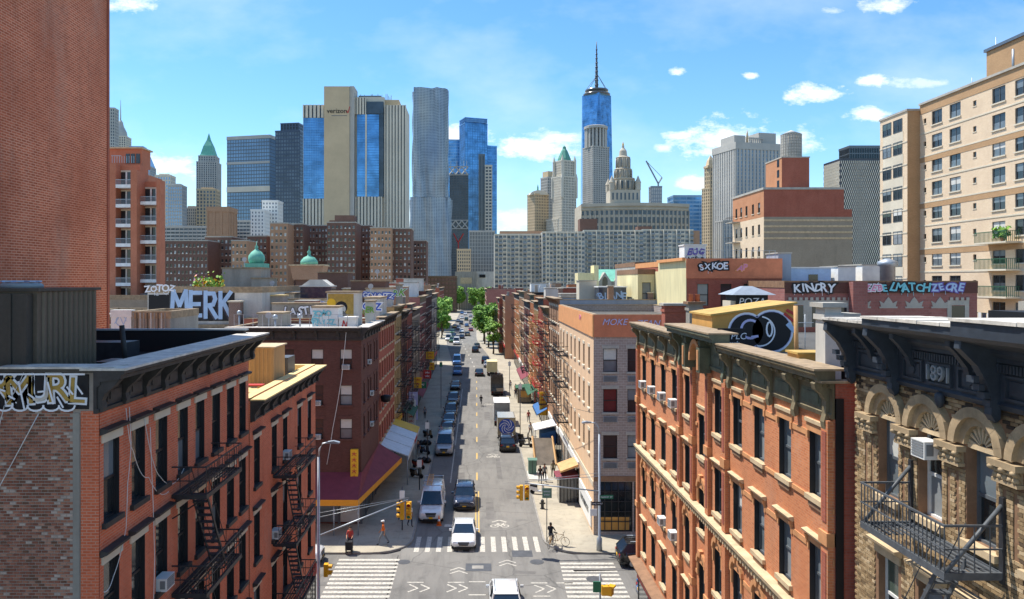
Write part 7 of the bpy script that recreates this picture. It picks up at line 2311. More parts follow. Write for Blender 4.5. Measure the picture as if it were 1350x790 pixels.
 m = MB(); m.bar((PX(604, D), D, PZ(320, D)), (PX(598, D), D, PZ(308, D)), 1.1, 'paint_red'); m.bar((PX(604, D), D, PZ(320, D)), (PX(611, D), D, PZ(308, D)), 1.1, 'paint_red'); m.build('jib', c)
 # long grey apartment slabs with stacked balconies
 D = 470
 def balcony_slab(label, pa, pb, pt, D, dep, nx, off=0):
  cx, w = PX((pa + pb) / 2, D), (pb - pa) * D / 1000
  H = PZ(pt, D)
  b = thing('apartment_block', label, 'apartment block', (cx, D + dep / 2, 0))
  mass(b, 'wall', cx, D + dep / 2, w, dep, 0, 0, H, 'stone_far_grey')
  nz = int(H / 2.75); st = w / nx
  p = MB(); q = MB()
  rg = random.Random(nx)
  for k in range(nx):
   x = cx - w / 2 + st * k
   bal = (k + off) % 3 != 0
   for j in range(nz):
    z = H - 2.5 - j * 2.75
    if z < 5: break
    e_ = .12 if (k + off) % 3 == 0 else .02
    p.face([(x + st * e_, D - .04, z), (x + st * (1 - e_), D - .04, z), (x + st * (1 - e_), D - .04, z + 1.5), (x + st * e_, D - .04, z + 1.5)], rg.choice(['glass_far', 'glass_far_dark', 'glass_grey', 'glass_far']))
    if bal:
     q.box(x + .05, x + st - .05, D - (1.3 if (k + off) % 3 == 1 else .5), D - .08, z - .6, z + .3, 'grey_paint' if (k + off) % 3 == 1 else 'stone_far', 'k')
    else:
     q.box(x + st * .1, x + st * .9, D - .25, D - .05, z - .35, z - .08, 'stone_far')
   q.box(x - .25, x + .25, D - (1.9 if k % 3 == off % 3 else .4), D - .01, 0, H, 'stone_far', 'k')
  q.box(cx - w / 2, cx + w / 2, D - .5, D - .0, H - .6, H + .3, 'stone_far')
  p.build('window_pane', b, 'stuff'); q.build('balcony', b, 'stuff')
  return b
 b = balcony_slab('long grey apartment slab with brown roof strip right of the street end', 652, 716, 309, 470, 18, 12)
 mass(b, 'penthouse', PX(688, 470), 480, 27, 10, 0, PZ(309, 470), PZ(304, 470), 'brick_housing_tan')
 balcony_slab('grey apartment slab with deep stacked balconies below the gothic tower', 715, 771, 306, 462, 20, 12, 1)
 b = balcony_slab('grey balcony slab below the broad civic block, with brown box on its roof', 769, 848, 304, 476, 18, 14)
 mass(b, 'penthouse', PX(777, 476), 484, 11, 10, 0, PZ(304, 476), PZ(288, 476), 'brick_housing')
 b = balcony_slab('last grey balcony slab, right of the one with a brown box', 846, 914, 303, 484, 18, 12, 2)
 mass(b, 'penthouse', PX(852, 484), 492, 9, 8, 0, PZ(303, 484), PZ(298, 484), 'brick_housing'); mass(b, 'stair_tower', PX(918, 484), 490, 5, 10, 0, 0, PZ(304, 484), 'brick_housing_tan')
 # church with green roof and gables
 D = 330
 b = thing('church', 'grey stone church with green copper roof and pointed gables behind trees', 'church', (PX(808, D), D + 8, 0))
 x0, x1 = PX(786, D), PX(842, D)
 m = MB(); m.box(x0, x1, D, D + 16, 0, PZ(371, D), 'stone_grey'); m.build('wall', b)
 m = MB(); m.prism([(D - .5, PZ(371, D)), (D + 8, PZ(355, D)), (D + 16.5, PZ(371, D))], 'x', x0 - .3, x1 + .3, 'copper_green'); m.build('roof', b)
 for px in (797, 817):
  m = MB(); m.prism([(PX(px - 8, D), PZ(378, D)), (PX(px + 8, D), PZ(378, D)), (PX(px + 8, D), PZ(371, D)), (PX(px, D), PZ(359, D)), (PX(px - 8, D), PZ(371, D))], 'y', D - 1.2, D + 5, 'stone_grey'); m.build('gable', b)
  m = MB(); m.prism(arc(PX(px, D), PZ(371, D), 1.1, 0, 180, 8, 2) + [(PX(px, D) - 1.1, PZ(377, D)), (PX(px, D) + 1.1, PZ(377, D))], 'y', D - 1.3, D - 1.21, 'glass_dark'); m.build('window', b)
 b = thing('beige_hall', 'plain beige hall with tall pier and small square windows beside the green roofed church', 'hall', (PX(776, 320), 325, 0))
 D = 320
 m = MB(); m.box(PX(762, D), PX(786, D), D, D + 10, 0, PZ(360, D), 'render_cream'); m.box(PX(783, D), PX(789, D), D - .5, D + 9, 0, PZ(350, D), 'render_cream'); m.build('wall', b)
 m = MB(); m.box(PX(768, D), PX(778, D), D - .1, D - .01, PZ(384, D), PZ(378, D), 'glass_dark'); m.build('window', b)
 D = 250
 b = thing('low_block', 'pale grey low roof with glazed storey in front of the green roofed church', 'building', (PX(790, D), D + 10, 0))
 m = MB(); m.box(PX(752, D), PX(830, D), D, D + 20, 0, PZ(383, D), 'concrete_pale'); m.build('wall', b)
 m = MB()
 for k in range(12): m.box(PX(754 + 6 * k, D), PX(758 + 6 * k, D), D - .1, D - .01, PZ(396, D), PZ(388, D), 'glass_grey')
 m.build('window', b, 'stuff')
housing()
# ================================================================ balcony apartments, brick pair and cream tower nearer by
def balcony_tower():
 D = 110
 x0, x1 = PX(146, D), PX(208, D)
 b = thing('apartment_tower', 'orange brick apartment tower with white railed balconies in two columns', 'apartment tower', (-49, D + 8, 0))
 zl, zr = PZ(215, D), PZ(250, D)
 xm = PX(178, D)
 m = MB()
 m.box(x0 - 6, xm, D + 1.6, D + 4.5, 0, zl, 'brick_balcony_tower'); m.box(x0 - 8, x0, D + 4.5, D + 18, 0, zl, 'brick_balcony_tower'); m.box(xm + .002, x1 - .9, D + 2.6, D + 4.6, 0, zr + 1.5, 'brick_balcony_tower')
 m.box(x0 - 6, x0 + .7, D, D + 1.6, 0, zl, 'brick_balcony_tower'); m.box(PX(173, D), PX(181, D), D - .2, D + 2.6, 0, zl - 1, 'brick_balcony_tower'); m.box(PX(203, D), x1, D + .8, D + 2.6, 0, zr + 1.5, 'brick_balcony_tower')
 m.box(PX(146, D) - 4, PX(171, D), D + 4, D + 7, zl, PZ(190, D), 'brick_balcony_tower')
 m.build('wall', b)
 m = MB(); m.box(PX(145, D) - 4, PX(173, D), D + 3.6, D + 7.4, PZ(190, D), PZ(188, D), 'stone_tan'); m.build('roof', b)
 for i, px in enumerate((152, 159, 166)):
  m = MB(); m.box(PX(px - 2.6, D), PX(px + 2.6, D), D + 3.9, D + 3.99, PZ(210, D), PZ(197, D), 'glass_dark'); m.build('window', b)
 def bal(xa, xb, y):
  w = xb - xa
  slab = proto(('balcony', round(w, 2)), lambda m: (m.box(0, w, -.1, 1.6, -.2, 0, 'white_paint'), m.box(0, w, -.1, -.02, 0, .28, 'white_paint')))
  rail = proto(('railing', round(w, 2)), lambda m: (m.box(0, w, -.08, -.04, .95, 1.02, 'galvanised'), [m.box(w * k / 16 - .015, w * k / 16 + .015, -.075, -.045, .28, .95, 'galvanised') for k in range(17)]))
  glaz = proto(('balcony_window', round(w, 2)), lambda m: (m.face([(0, 1.58, .05), (w, 1.58, .05), (w, 1.58, 2.3), (0, 1.58, 2.3)], 'glass_dark'), m.box(w * .32, w * .42, 1.5, 1.57, .05, 2.3, 'white_paint'), m.box(w * .66, w * .72, 1.5, 1.57, .05, 2.3, 'white_paint'), m.box(0, w, 1.5, 1.57, 2.3, 2.55, 'stone_light')))
  return slab, rail, glaz
 for xa, xb, y, zt in ((x0 + .75, PX(173, D) - .02, D, zl), (PX(181, D) + .02, PX(203, D) - .02, D + 1, zr + 1.5)):
  s, r, g = bal(xa, xb, y)
  k = 0
  z = zt - 3.4
  while z > 12:
   o = inst('balcony', s, b, Vector((xa, y, z)) - b.location)
   inst('railing', r, o, (0, 0, 0)); inst('window', g, o, (0, 0, 0))
   z -= 2.85
 m = MB()
 for k in range(10): m.box(PX(148, D) + k * .35, PX(148, D) + k * .35 + .05, D - .1, D - .04, zl, zl + 1, 'galvanised')
 m.box(PX(147, D), PX(160, D), D - .1, D - .04, zl + 1, zl + 1.08, 'galvanised'); m.build('roof_railing', b, 'stuff')
balcony_tower()
def brick_pair():
 D = 140
 xl, xm, xr = PX(970, 170), PX(1007, D), PX(1124, D)
 b = thing('apartment_house', 'red over grey brick apartment house with orange street side and a wooden tank above', 'apartment house', (60, D + 10, 0))
 H = PZ(250, D); Hs = PZ(286, D)
 Y1 = 150.5
 # front towards us: red above, grey below, and a sunlit street side painted paler, orange then cream brick
 m = MB(); m.box(xm, xr - 1.6, D, D + 17, Hs, H, 'brick_crimson', 'l'); m.box(xr - 1.6, xr - .1, D + .01, D + 17, Hs, H - 2.6 * 1.4, 'brick_crimson', 'l'); m.box(xm, xr, D, D + 17, 0, Hs - .002, 'brick_graypale', 'l'); m.build('wall', b)
 for k in range(4):
  m = MB(); m.box(xm, xr, D - .08, D - .003, Hs - .8 - k * 1.1, Hs - .45 - k * 1.1, 'stone_tan'); m.build('stone_band', b)
 xs = xm
 T = (xs, D + 17, -90)
 cols = [2.2, 5.0, 8.0, 11.5, 14.6]; rows = [H - 4.1, H - 8.2, H - 12.3, H - 16.4, H - 20.5]
 sh = [hole(u, z, 1.1, 1.9) for u in cols for z in rows]
 m = MB().frame(*T); m.wall(0, 17, Hs, H, sh, 'brick_sunlit_amber'); m.wall(0, 17, 0, Hs - .002, sh, 'brick_cream'); m.build('street_wall', b)
 for u in cols:
  for z in rows: win(b, T, u, z, 1.1, 1.9, 'none', 'stone_light', 'frame_black', DARK)
 m = MB(); m.box(xs - .15, xr - 1.5, D - .15, D + 17.15, H, H + .4, 'stone_grey'); m.build('coping', b)
 for z in rows[:4]:
  q = MB().frame(*T); q.box(.2, 4.4, -1.6, 0, z - 1.0, z - .85, 'stone_grey')
  o = q.build('balcony', b)
  q = MB().frame(*T); q.box(.2, 4.4, -1.58, -1.54, z + .15, z + .2, 'iron_black'); q.box(.2, .24, -1.54, 0, z + .15, z + .2, 'iron_black'); q.box(4.36, 4.4, -1.54, 0, z + .15, z + .2, 'iron_black')
  for k in range(12): q.box(.25 + k * .37, .28 + k * .37, -1.57, -1.55, z - .85, z + .15, 'iron_black')
  q.build('railing', o)
 # penthouse and tank
 m = MB(); m.box(PX(1014, D + 4) + 2.4, PX(1067, D + 4), D + 4, D + 12, H, PZ(208, D + 4), 'brick_crimson', 'l'); x = PX(1014, D + 4) + 2.4
 m.face([(x, D + 12, H), (x, D + 4, H), (x, D + 4, PZ(208, D + 4)), (x, D + 12, PZ(208, D + 4))], 'brick_sunlit_amber'); m.build('penthouse', b)  # penthouse's street side in the paler brick painted as sunlit
 m = MB(); m.box(x - .1, PX(1067, D + 4) + .1, D + 3.9, D + 12.1, PZ(208, D + 4), PZ(206.5, D + 4), 'stone_grey'); m.build('penthouse_coping', b)
 for k in range(3):
  m = MB(); m.box(x - .05, x - .002, D + 5.2, D + 6.2, H + 1 + k * 2, H + 2.4 + k * 2, 'glass_dark'); m.build('window', b)
 t = thing('water_tank', 'grey slatted round rooftop water tank with pale conical lid', 'water tank', (PX(1043, D + 8), D + 8, PZ(208, D + 8)))
 cx = PX(1043, D + 8)
 z0, z1 = PZ(208, D + 4), PZ(178, D + 8)
 m = MB(); m.lathe(cx, D + 8, [(1.9, z0), (1.9, z1)], 'stone_grey', 24); m.build('barrel', t)
 m = MB(); m.lathe(cx, D + 8, [(2.0, z1), (.1, z1 + .9)], 'concrete_pale', 24); m.build('lid', t)
 for k in range(9):
  m = MB(); z = z0 + .3 + k * (z1 - z0) / 9.3; m.lathe(cx, D + 8, [(1.96, z), (1.96, z + .12)], 'iron_grey', 24); m.build('hoop', t)
 me = proto(('plank',), lambda q: q.box(-.2, .2, -.05, .0, 0, z1 - z0, 'stone_grey'))
 for k in range(24):
  a = 2 * PI * k / 24; inst('plank', me, t, Vector((cx + 1.9 * math.cos(a), D + 8 + 1.9 * math.sin(a), z0)) - t.location, a + PI / 2)
brick_pair()
def cream_tower():
 X = 54.4; Y0, Y1 = 60, 93.0
 b = thing('apartment_tower', 'cream brick apartment tower at the far right with green railed balconies and brown penthouse', 'apartment tower', (60, 80, 0))
 H = 41.4
 T = (X, Y1, -90)
 U = lambda y: Y1 - y
 rows = [38.55 - 2.8 * k for k in range(10)]
 wc = [89.6, 86.2, 79.0, 75.6, 71, 67]
 vc = [92.0, 82.8]
 w, h = 2.0, 1.62
 sh = [hole(U(y), z, w, h) for y in wc for z in rows] + [hole(U(y), z + .5, .55, .6) for y in vc for z in rows]
 Hn = 42.2
 m = MB().frame(*T); m.wall(0, U(Y0), 0, H, sh, 'brick_cream'); m.frame()
 m.box(X, X + 20, Y0, Y1, 0, H, 'brick_cream', 'lbt'); m.box(X + .3, X + 20, Y0, Y1, H - .3, H - .2, 'tar_roof')
 m.build('wall', b)
 for z in rows[:]:
  for i, y in enumerate(wc):
   win(b, T, U(y), z, w, h, 'none', 'stone_light', 'frame_grey', [('glass_dark', 'glass_dark'), ('glass_grey', 'glass_dark'), ('blind_white', 'glass_grey'), ('glass_dark', 'glass_grey')], mull=1, rails=0)
  for y in vc:
   q = put(b, 'vent_window', proto(('vent_window',), lambda mm: (mm.face([(-.27, .12, .02), (.27, .12, .02), (.27, .12, .58), (-.27, .12, .58)], 'glass_dark'), mm.box(-.32, .32, -.05, .03, -.1, -.001, 'stone_light'))), T, U(y), 0, z + .5)
 # darker brick courses and light slab edges
 for k, z in enumerate(rows):
  m = MB().frame(*T); m.box(.01, U(Y0), -.05, -.003, z - .78, z - .62, 'stone_light'); m.build('slab_edge', b)
 for z in (rows[1] - .6, rows[3] - .6, rows[5] - .6):
  m = MB().frame(*T)
  edges = sorted((U(y) - w / 2, U(y) + w / 2) for y in wc); u = .02
  m.box(.02, U(Y0), -.03, -.002, z - .8, z - .2, 'brick_cream_brown')
  m.build('brown_course', b)
 m = MB().frame(*T); m.box(0, U(Y0), -.04, -.002, H - 1.1, H - .02, 'brick_cream_brown'); m.box(0, U(Y0), -.2, .3, H, H + .25, 'stone_grey'); m.build('coping', b)
 # projecting wing nearer the street corner
 Xw = 52.85
 m = MB(); m.box(Xw, X + 10, Y1 + .001, 99.3, 0, H - .6, 'brick_cream', 'fb'); m.face([(Xw, Y1, 0), (X, Y1, 0), (X, Y1, H - .6), (Xw, Y1, H - .6)], 'brick_cream_brown'); m.build('wing_wall', b)  # return face in browner brick, its shade painted into the colour
 m = MB(); m.box(Xw - .12, X + 10, Y1 - .12, 99.4, H - .6, H - .35, 'stone_grey'); m.build('wing_coping', b)
 Tw = (Xw, 99.3, -90)
 for z in rows:
  q = MB().frame(*Tw); q.box(.8, 5.4, -.03, -.004, z - 1.3, z - .05, 'stone_light'); q.box(.01, 6.25, -.05, -.003, z - 1.55, z - 1.4, 'stone_light'); q.build('spandrel', b)
  for u in (1.7, 4.2):
   win(b, Tw, u, z, 2.0, h, 'none', 'stone_light', 'frame_grey', MIXED, mull=1, rails=0, deep=-.06, sill=False)
 # balconies
 for k, z in enumerate(rows[5:9]):
  y = 78.0
  q = MB().frame(*T); q.box(U(y) - 2.6, U(y) + 2.2, -1.5, 0, z - .75, z - .58, 'stone_light'); o = q.build('balcony', b)
  q = MB().frame(*T)
  q.box(U(y) - 2.6, U(y) + 2.2, -1.5, -1.45, z + .42, z + .5, 'awning_green')
  q.box(U(y) + 2.14, U(y) + 2.2, -1.45, 0, z + .451, z + .5, 'awning_green')
  for j in range(25): q.box(U(y) - 2.6 + j * .2, U(y) - 2.56 + j * .2, -1.5, -1.46, z - .58, z + .42, 'awning_green')
  for j in range(7): q.box(U(y) + 2.15, U(y) + 2.19, -1.4 + j * .2, -1.36 + j * .2, z - .58, z + .45, 'awning_green')
  q.build('railing', o)
  if k == 3:
   for j, c in enumerate(('cloth_white', 'car_navy', 'cloth_white', 'cloth_red', 'cloth_red')):
    t = MB().frame(*T); t.box(U(y) - 1.9 + j * .7, U(y) - 1.4 + j * .7, -1.56, -1.52, z - .2, z + .5, c)
    tag(t.build('laundry'), ['white cloth hung at the far end of the balcony railing on the cream tower', 'navy cloth hung between white cloths on the cream tower balcony', 'white cloth between navy and red on the cream tower balcony', 'red cloth beside the white one on the cream tower balcony', 'red cloth at the near end of the cream tower balcony railing'][j], 'laundry', 'laundry over the balcony')
  if k == 0:
   t = thing('balcony_plant', 'leafy green plant on the topmost balcony of the cream tower', 'plant', at(T, U(y) + 1.6, -1.1, z - .55))
   f = MB(); rg = random.Random(9)
   for j in range(140):
    p = at(T, U(y) + 1.0 + rg.uniform(-.9, 1.0), -1.1 + rg.uniform(-.35, .35), z + .1 + rg.uniform(-.3, .8)); a = Vector((rg.uniform(-1, 1), rg.uniform(-1, 1), rg.uniform(-1, 1))).normalized() * .17; c = a.orthogonal()
    f.face([tuple(p + a), tuple(p + c), tuple(p - a), tuple(p - c)], rg.choice(['leaf_a', 'leaf_b', 'leaf_c']))
   f.build('foliage', t, 'stuff')
   f = MB(); p = at(T, U(y) + 1.2, -1.1, 0); f.lathe(p.x, p.y, [(.2, z - .57), (.28, z - .1), (.3, z - .1)], 'render_terracotta', 10); f.build('pot', t)
 # penthouse
 m = MB(); m.box(56.5, 68, 75.5, 84, H - .3, PZ(62, 82), 'brick_cream_brown'); m.build('penthouse', b)
 m = MB(); m.box(56.3, 68.2, 75.3, 84.2, PZ(62, 82), PZ(58, 82), 'car_grey'); m.build('penthouse_roof', b)
 m = MB(); m.box(58, 70, 68, 74.5, H - .3, PZ(56, 76), 'stone_brown'); m.build('stair_head', b)
 for i, (x, y, z) in enumerate(((56.2, 86, 1.6), (57.2, 83.5, 5.4), (55.2, 78, 2.4))):
  q = MB(); q.tube([(x, y, H - .3), (x, y, H + z)], .12 if i == 2 else .04, 'galvanised', 6); q.build('flue' if i == 2 else 'aerial', b)
cream_tower()
# ================================================================ vehicles
def car_shape(kind):
 # length, half width, belt z, roof z, cabin stations (hood end, windscreen top, rear top, rear end), bonnet z
 return dict(sedan=(4.7, .92, .95, 1.45, (-.95, -.15, 1.15, 1.85), .88), suv=(4.75, .96, 1.08, 1.72, (-1.05, -.4, 1.75, 2.25), 1.02), van=(5.8, 1.0, 1.3, 2.3, (-1.75, -1.1, 2.8, 2.88), 1.15),
    pickup=(5.4, .98, 1.1, 1.8, (-1.0, -.4, .7, 1.0), 1.08), hatch=(4.2, .9, .98, 1.5, (-.85, -.2, 1.5, 2.0), .92))[kind]
def car(kind, paint, label, x, y, rz, group='cars along the street', simple=False, z=0.0, name='parked_car', cat='car', glassm='glass_car'):
 L, W, zb, zr, (c0, c1, c2, c3), hz = car_shape(kind)
 h = L / 2
 def body(m):
  st = [(-h, W * .8, .38, hz * .72), (-h + .12, W * .92, .28, hz * .86), (-h + .45, W, .22, hz * .93), (c0 - .1, W, .2, hz), (c0 + .2, W, .2, zb), (c2, W, .2, zb), (c3, W, .22, zb * .98), (h - .35, W, .24, zb * .95), (h - .1, W * .93, .3, zb * .88), (h, W * .82, .42, zb * .7)]
  V = []
  for (yy, w, a, b) in st:
   V += [(-w * .88, yy, a), (-w, yy, a + .16), (-w * 1.0, yy, a + (b - a) * .62), (-w * .93, yy, b - .03), (-w * .7, yy, b), (w * .7, yy, b), (w * .93, yy, b - .03), (w, yy, a + (b - a) * .62), (w, yy, a + .16), (w * .88, yy, a)]
  n = 10
  F = [(i * n + k, i * n + (k + 1) % n, (i + 1) * n + (k + 1) % n, (i + 1) * n + k) for i in range(len(st) - 1) for k in range(n)]
  F += [tuple(range(n))[::-1], tuple(range((len(st) - 1) * n, len(st) * n))]
  m.mesh(V, F, paint, True)
  m.box(-W * .95, W * .95, -h + .06, -h + .3, .24, .34, 'plastic_black'); m.box(-W * .95, W * .95, h - .3, h - .05, .26, .36, 'plastic_black')
 wb, wt = W * .93, W * .76
 lo = [(-wb, c0, zb - .03), (wb, c0, zb - .03), (wb, c3, zb - .03), (-wb, c3, zb - .03)]
 hi = [(-wt, c1, zr - .06), (wt, c1, zr - .06), (wt, c2, zr - .06), (-wt, c2, zr - .06)]
 def cabin(m):
  m.mesh(lo + hi, [(0, 1, 5, 4)], glassm)
  if kind == 'van':
   m.mesh(lo + hi, [(2, 3, 7, 6)], glassm)
   for s in (-1, 1):
    m.face([(s * wb, c0, zb - .03), (s * wb, c0 + 1.6, zb - .03), (s * wt, c0 + 1.7, zr - .06), (s * wt, c1, zr - .06)][::s], glassm)
    m.face([(s * wb, c0 + 1.6, zb - .03), (s * wb, c3, zb - .03), (s * wt, c2, zr - .06), (s * wt, c0 + 1.7, zr - .06)][::s], paint)
  else: m.mesh(lo + hi, [(1, 2, 6, 5), (2, 3, 7, 6), (3, 0, 4, 7)], glassm)
 def roof(m):
  m.mesh([(q[0] * 1.03, q[1] + d, zr - .07) for q, d in zip(hi, (-.06, -.06, .06, .06))] + [(-wt * .82, c1 + .12, zr + .02), (wt * .82, c1 + .12, zr + .02), (wt * .82, c2 - .1, zr + .02), (-wt * .82, c2 - .1, zr + .02)],
   [(0, 1, 5, 4), (1, 2, 6, 5), (2, 3, 7, 6), (3, 0, 4, 7), (4, 5, 6, 7)], paint, True)
  for a, b in zip(lo, hi): m.bar(a, b, .075, paint)
  if kind != 'van':
   for s in (-1, 1): m.bar((s * wb * 1.003, (c0 + c3) / 2 + .1, zb - .03), (s * wt * 1.003, (c1 + c2) / 2, zr - .06), .08, 'plastic_black')
  if kind == 'suv':
   for s in (-1, 1): m.tube([(s * wt * .9, c1 + .3, zr + .05), (s * wt * .9, c2 - .2, zr + .05)], .025, 'galvanised', 5)
 def lights(m, f):
  yy = -h if f else h
  for s in (-1, 1):
   m.box(s * W * .5, s * W * .86, yy + (.02 if f else -.1), yy + (.14 if f else .0), hz * .66 if f else zb * .68, hz * .8 if f else zb * .86, 'lamp_lens' if f else 'lamp_red')
 key = (kind, paint)
 if simple:
  def allm(m):
   body(m); cabin(m); roof(m); lights(m, 1); lights(m, 0)
   for sx in (-1, 1):
    for yy in (-h + .85, h - .9): m.frame(); m.prism(arc(yy, .33, .33, 0, 330, 10), 'x', sx * W * .8, sx * W * 1.01, 'tyre')
  o = inst(name, proto(('car', key), allm), None, (x, y, z), rz)
  return tag(o, label, cat, group)
 o = thing(name, label, cat, (x, y, z), group, rz)
 inst('body', proto(('body', key), body), o, (0, 0, 0))
 inst('windows', proto(('windows', kind, paint if kind == 'van' else glassm), cabin), o, (0, 0, 0))
 inst('roof', proto(('roof', key), roof), o, (0, 0, 0))
 hl = proto(('headlight', kind), lambda m: m.prism([(-.17, 0), (.17, .03), (.15, .14), (-.12, .15)], 'y', -.06, .08, 'lamp_lens'))
 tl = proto(('tail_light', kind), lambda m: m.box(-.14, .14, -.08, .03, 0, .2, 'lamp_red'))
 for s in (-1, 1):
  inst('headlight', hl, o, (s * W * .68, -h + .1, hz * .64)); inst('tail_light', tl, o, (s * W * .72, h - .06, zb * .66))
  inst('mirror', proto(('mirror', paint), lambda m: m.box(-.1, .1, -.05, .06, -.07, .08, paint)), o, (s * (W + .1), c0 + .45, zb + .06))
 inst('grille', proto(('grille', kind), lambda m: (m.prism([(-W * .46, hz * .28), (W * .46, hz * .28), (W * .34, 0), (-W * .34, 0)], 'y', -.06, .1, 'plastic_black'), m.box(-W * .62, W * .62, -.07, .1, -hz * .3, -hz * .14, 'plastic_black'), [m.box(-W * .38, W * .38, -.075, -.06, .05 + k * .06, .07 + k * .06, 'grey_paint') for k in range(3)])), o, (0, -h + .02, hz * .5))
 inst('number_plate', proto(('number_plate',), lambda m: m.box(-.16, .16, -.012, .012, 0, .16, 'sign_yellow')), o, (0, h + .0, .62)); inst('number_plate', proto(('number_plate',), None), o, (0, -h - .01, .42))
 tw = proto(('wheel',), lambda m: (m.prism(arc(0, .33, .33, 0, 340, 16), 'x', -.1, .1, 'tyre')))
 rm = proto(('rim',), lambda m: [m.prism(arc(0, .33, .2, 0, 330, 10), 'x', s * .09, s * .112, 'rim') for s in (-1, 1)])
 for s in (-1, 1):
  for yy in (-h + .85, h - .9):
   w = inst('wheel', tw, o, (s * (W - .1), yy, 0)); inst('rim', rm, w, (0, 0, 0))
 return o
def truck(label, x, y, rz, boxmat, cabmat, bl=4.2, bh=2.2, swirl=False, opened=False, name='box_truck', group='trucks on the sunny side'):
 o = thing(name, label, 'truck', (x, y, 0), group, rz)
 m = MB(); m.prism([(-3.6, .4), (-3.6, 1.2), (-3.3, 1.35), (-2.95, 2.3), (-1.9, 2.35), (-1.9, .4)], 'x', -1.02, 1.02, cabmat)
 m.v = [tuple(q) for q in m.v]; c = inst('cab', m.data('cab'), o, (0, 0, 0))
 m = MB(); m.face([(-.9, -3.35, 1.4), (.9, -3.35, 1.4), (.85, -3.0, 2.2), (-.85, -3.0, 2.2)], 'glass_car'); inst('windscreen', m.data('windscreen'), c, (0, -.03, .02))
 m = MB()
 if opened:
  for s in (-1.1, 1.04): m.box(s, s + .06, -1.8, -1.8 + bl, .85, .85 + bh, boxmat)
  m.box(-1.1, 1.1, -1.8, -1.74, .86, .85 + bh, boxmat); m.box(-1.04, 1.04, -1.74, -1.8 + bl, .8, .86, boxmat)
  if opened == 'roof': m.box(-1.1, 1.1, -1.8, -1.8 + bl, .85 + bh, .92 + bh, 'white_paint')
 else: m.box(-1.1, 1.1, -1.8, -1.8 + bl, .85, .85 + bh, boxmat)
 inst('box', m.data('box'), o, (0, 0, 0))
 m = MB(); m.box(-.5, .5, -3.2, -1.8 + bl, .5, .8, 'plastic_black'); m.box(-1.0, 1.0, bl - 1.85, bl - 1.7, .42, .55, 'plastic_black'); inst('chassis', m.data('chassis'), o, (0, 0, 0))
 for s in (-1, 1): inst('tail_light', proto(('truck_light',), lambda m: m.box(-.1, .1, -.03, .03, 0, .14, 'lamp_red')), o, (s * .85, bl - 1.78, .62))
 tw = proto(('truck_wheel',), lambda m: m.prism(arc(0, .42, .42, 0, 340, 16), 'x', -.14, .14, 'tyre'))
 for s in (-1, 1):
  for yy in (-2.9, bl - 2.9): inst('wheel', tw, o, (s * .88, yy, 0))
 if swirl:
  g = MB().frame(0, bl - 1.78, 180)
  g.face([(a, 0, b) for a, b in arc(0, .95 + bh * .5 - .1, .98, 0, 355, 24, .95)], 'paint_blue')
  for k in range(6): strokes(g, [[(.2 * math.cos(t + k * 1.05) * (1 + 3.2 * q), .95 + bh * .5 - .1 + .2 * math.sin(t + k * 1.05) * (1 + 3.2 * q)) for q, t in [(j / 6, j * .35) for j in range(7)]]], .09, -.004 - .003 * k, 'paint_white')
  inst('emblem', g.data('emblem'), o, (0, 0, 0))
 return o
PI2 = PI / 2
car('sedan', 'car_white', 'white sedan waiting on the far crosswalk, facing us', -.95, 58.3, 0)
car('suv', 'car_navy', 'dark blue car facing us just behind the white sedan at the stop line', -1.05, 68, 0)
car('suv', 'car_white', 'white car with dark rear window driving away at the bottom edge of the picture', 1.75, 46.2, PI)
vn = car('van', 'car_white', 'white work van with ladder rack at the near end of the parking lane', -3.75, 65.2, 0, name='work_van', cat='van', group='vans in the parking lane')
m = MB()
for yy in (-.8, .8, 2.4): m.bar((-.8, yy, 2.34), (-.8, yy, 2.62), .05, 'galvanised'); m.bar((.8, yy, 2.34), (.8, yy, 2.62), .05, 'galvanised'); m.bar((-.85, yy, 2.62), (.85, yy, 2.62), .05, 'galvanised')
inst('roof_rack', m.data('roof_rack'), vn, (0, 0, 0))
m = MB()
for xx in (-.45, -.05): m.bar((xx, -1.0, 2.68), (xx, 2.7, 2.68), .05, 'wood_tan')
for k in range(11): m.bar((-.45, -.9 + k * .35, 2.68), (-.05, -.9 + k * .35, 2.68), .035, 'wood_tan')
tag(inst('ladder', m.data('ladder'), None, (-3.75, 65.2, 0)), 'ladder lying on the roof rack of the white work van', 'ladder')
car('van', 'car_silver', 'silver van second along the shaded parking lane with pale roof', -3.7, 89, 0, name='work_van', cat='van', group='vans in the parking lane')
car('suv', 'car_black', 'black car parked directly behind the truck with the blue swirl', 3.65, 90.4, PI)
truck('tan box truck with round blue swirl emblem on its back', 3.75, 96.2, PI, 'car_tan', 'car_white', 4.2, 2.2, True)
truck('white box truck open at the back in front of the tan swirl truck', 3.5, 106.5, PI, 'car_white', 'car_white', 4.6, 2.4, False, 'roof')
car('sedan', 'car_navy', 'navy sedan parked between the open white truck and the dark open lorry', 3.7, 117, PI)
truck('dark olive open-backed lorry parked further along the sunny side', 3.6, 134, PI, 'car_brown', 'car_black', 4.6, 2.3, False, True)
truck('small cream box truck farthest up the sunny kerb', 3.3, 161, PI, 'render_cream', 'car_white', 4.2, 2.2)
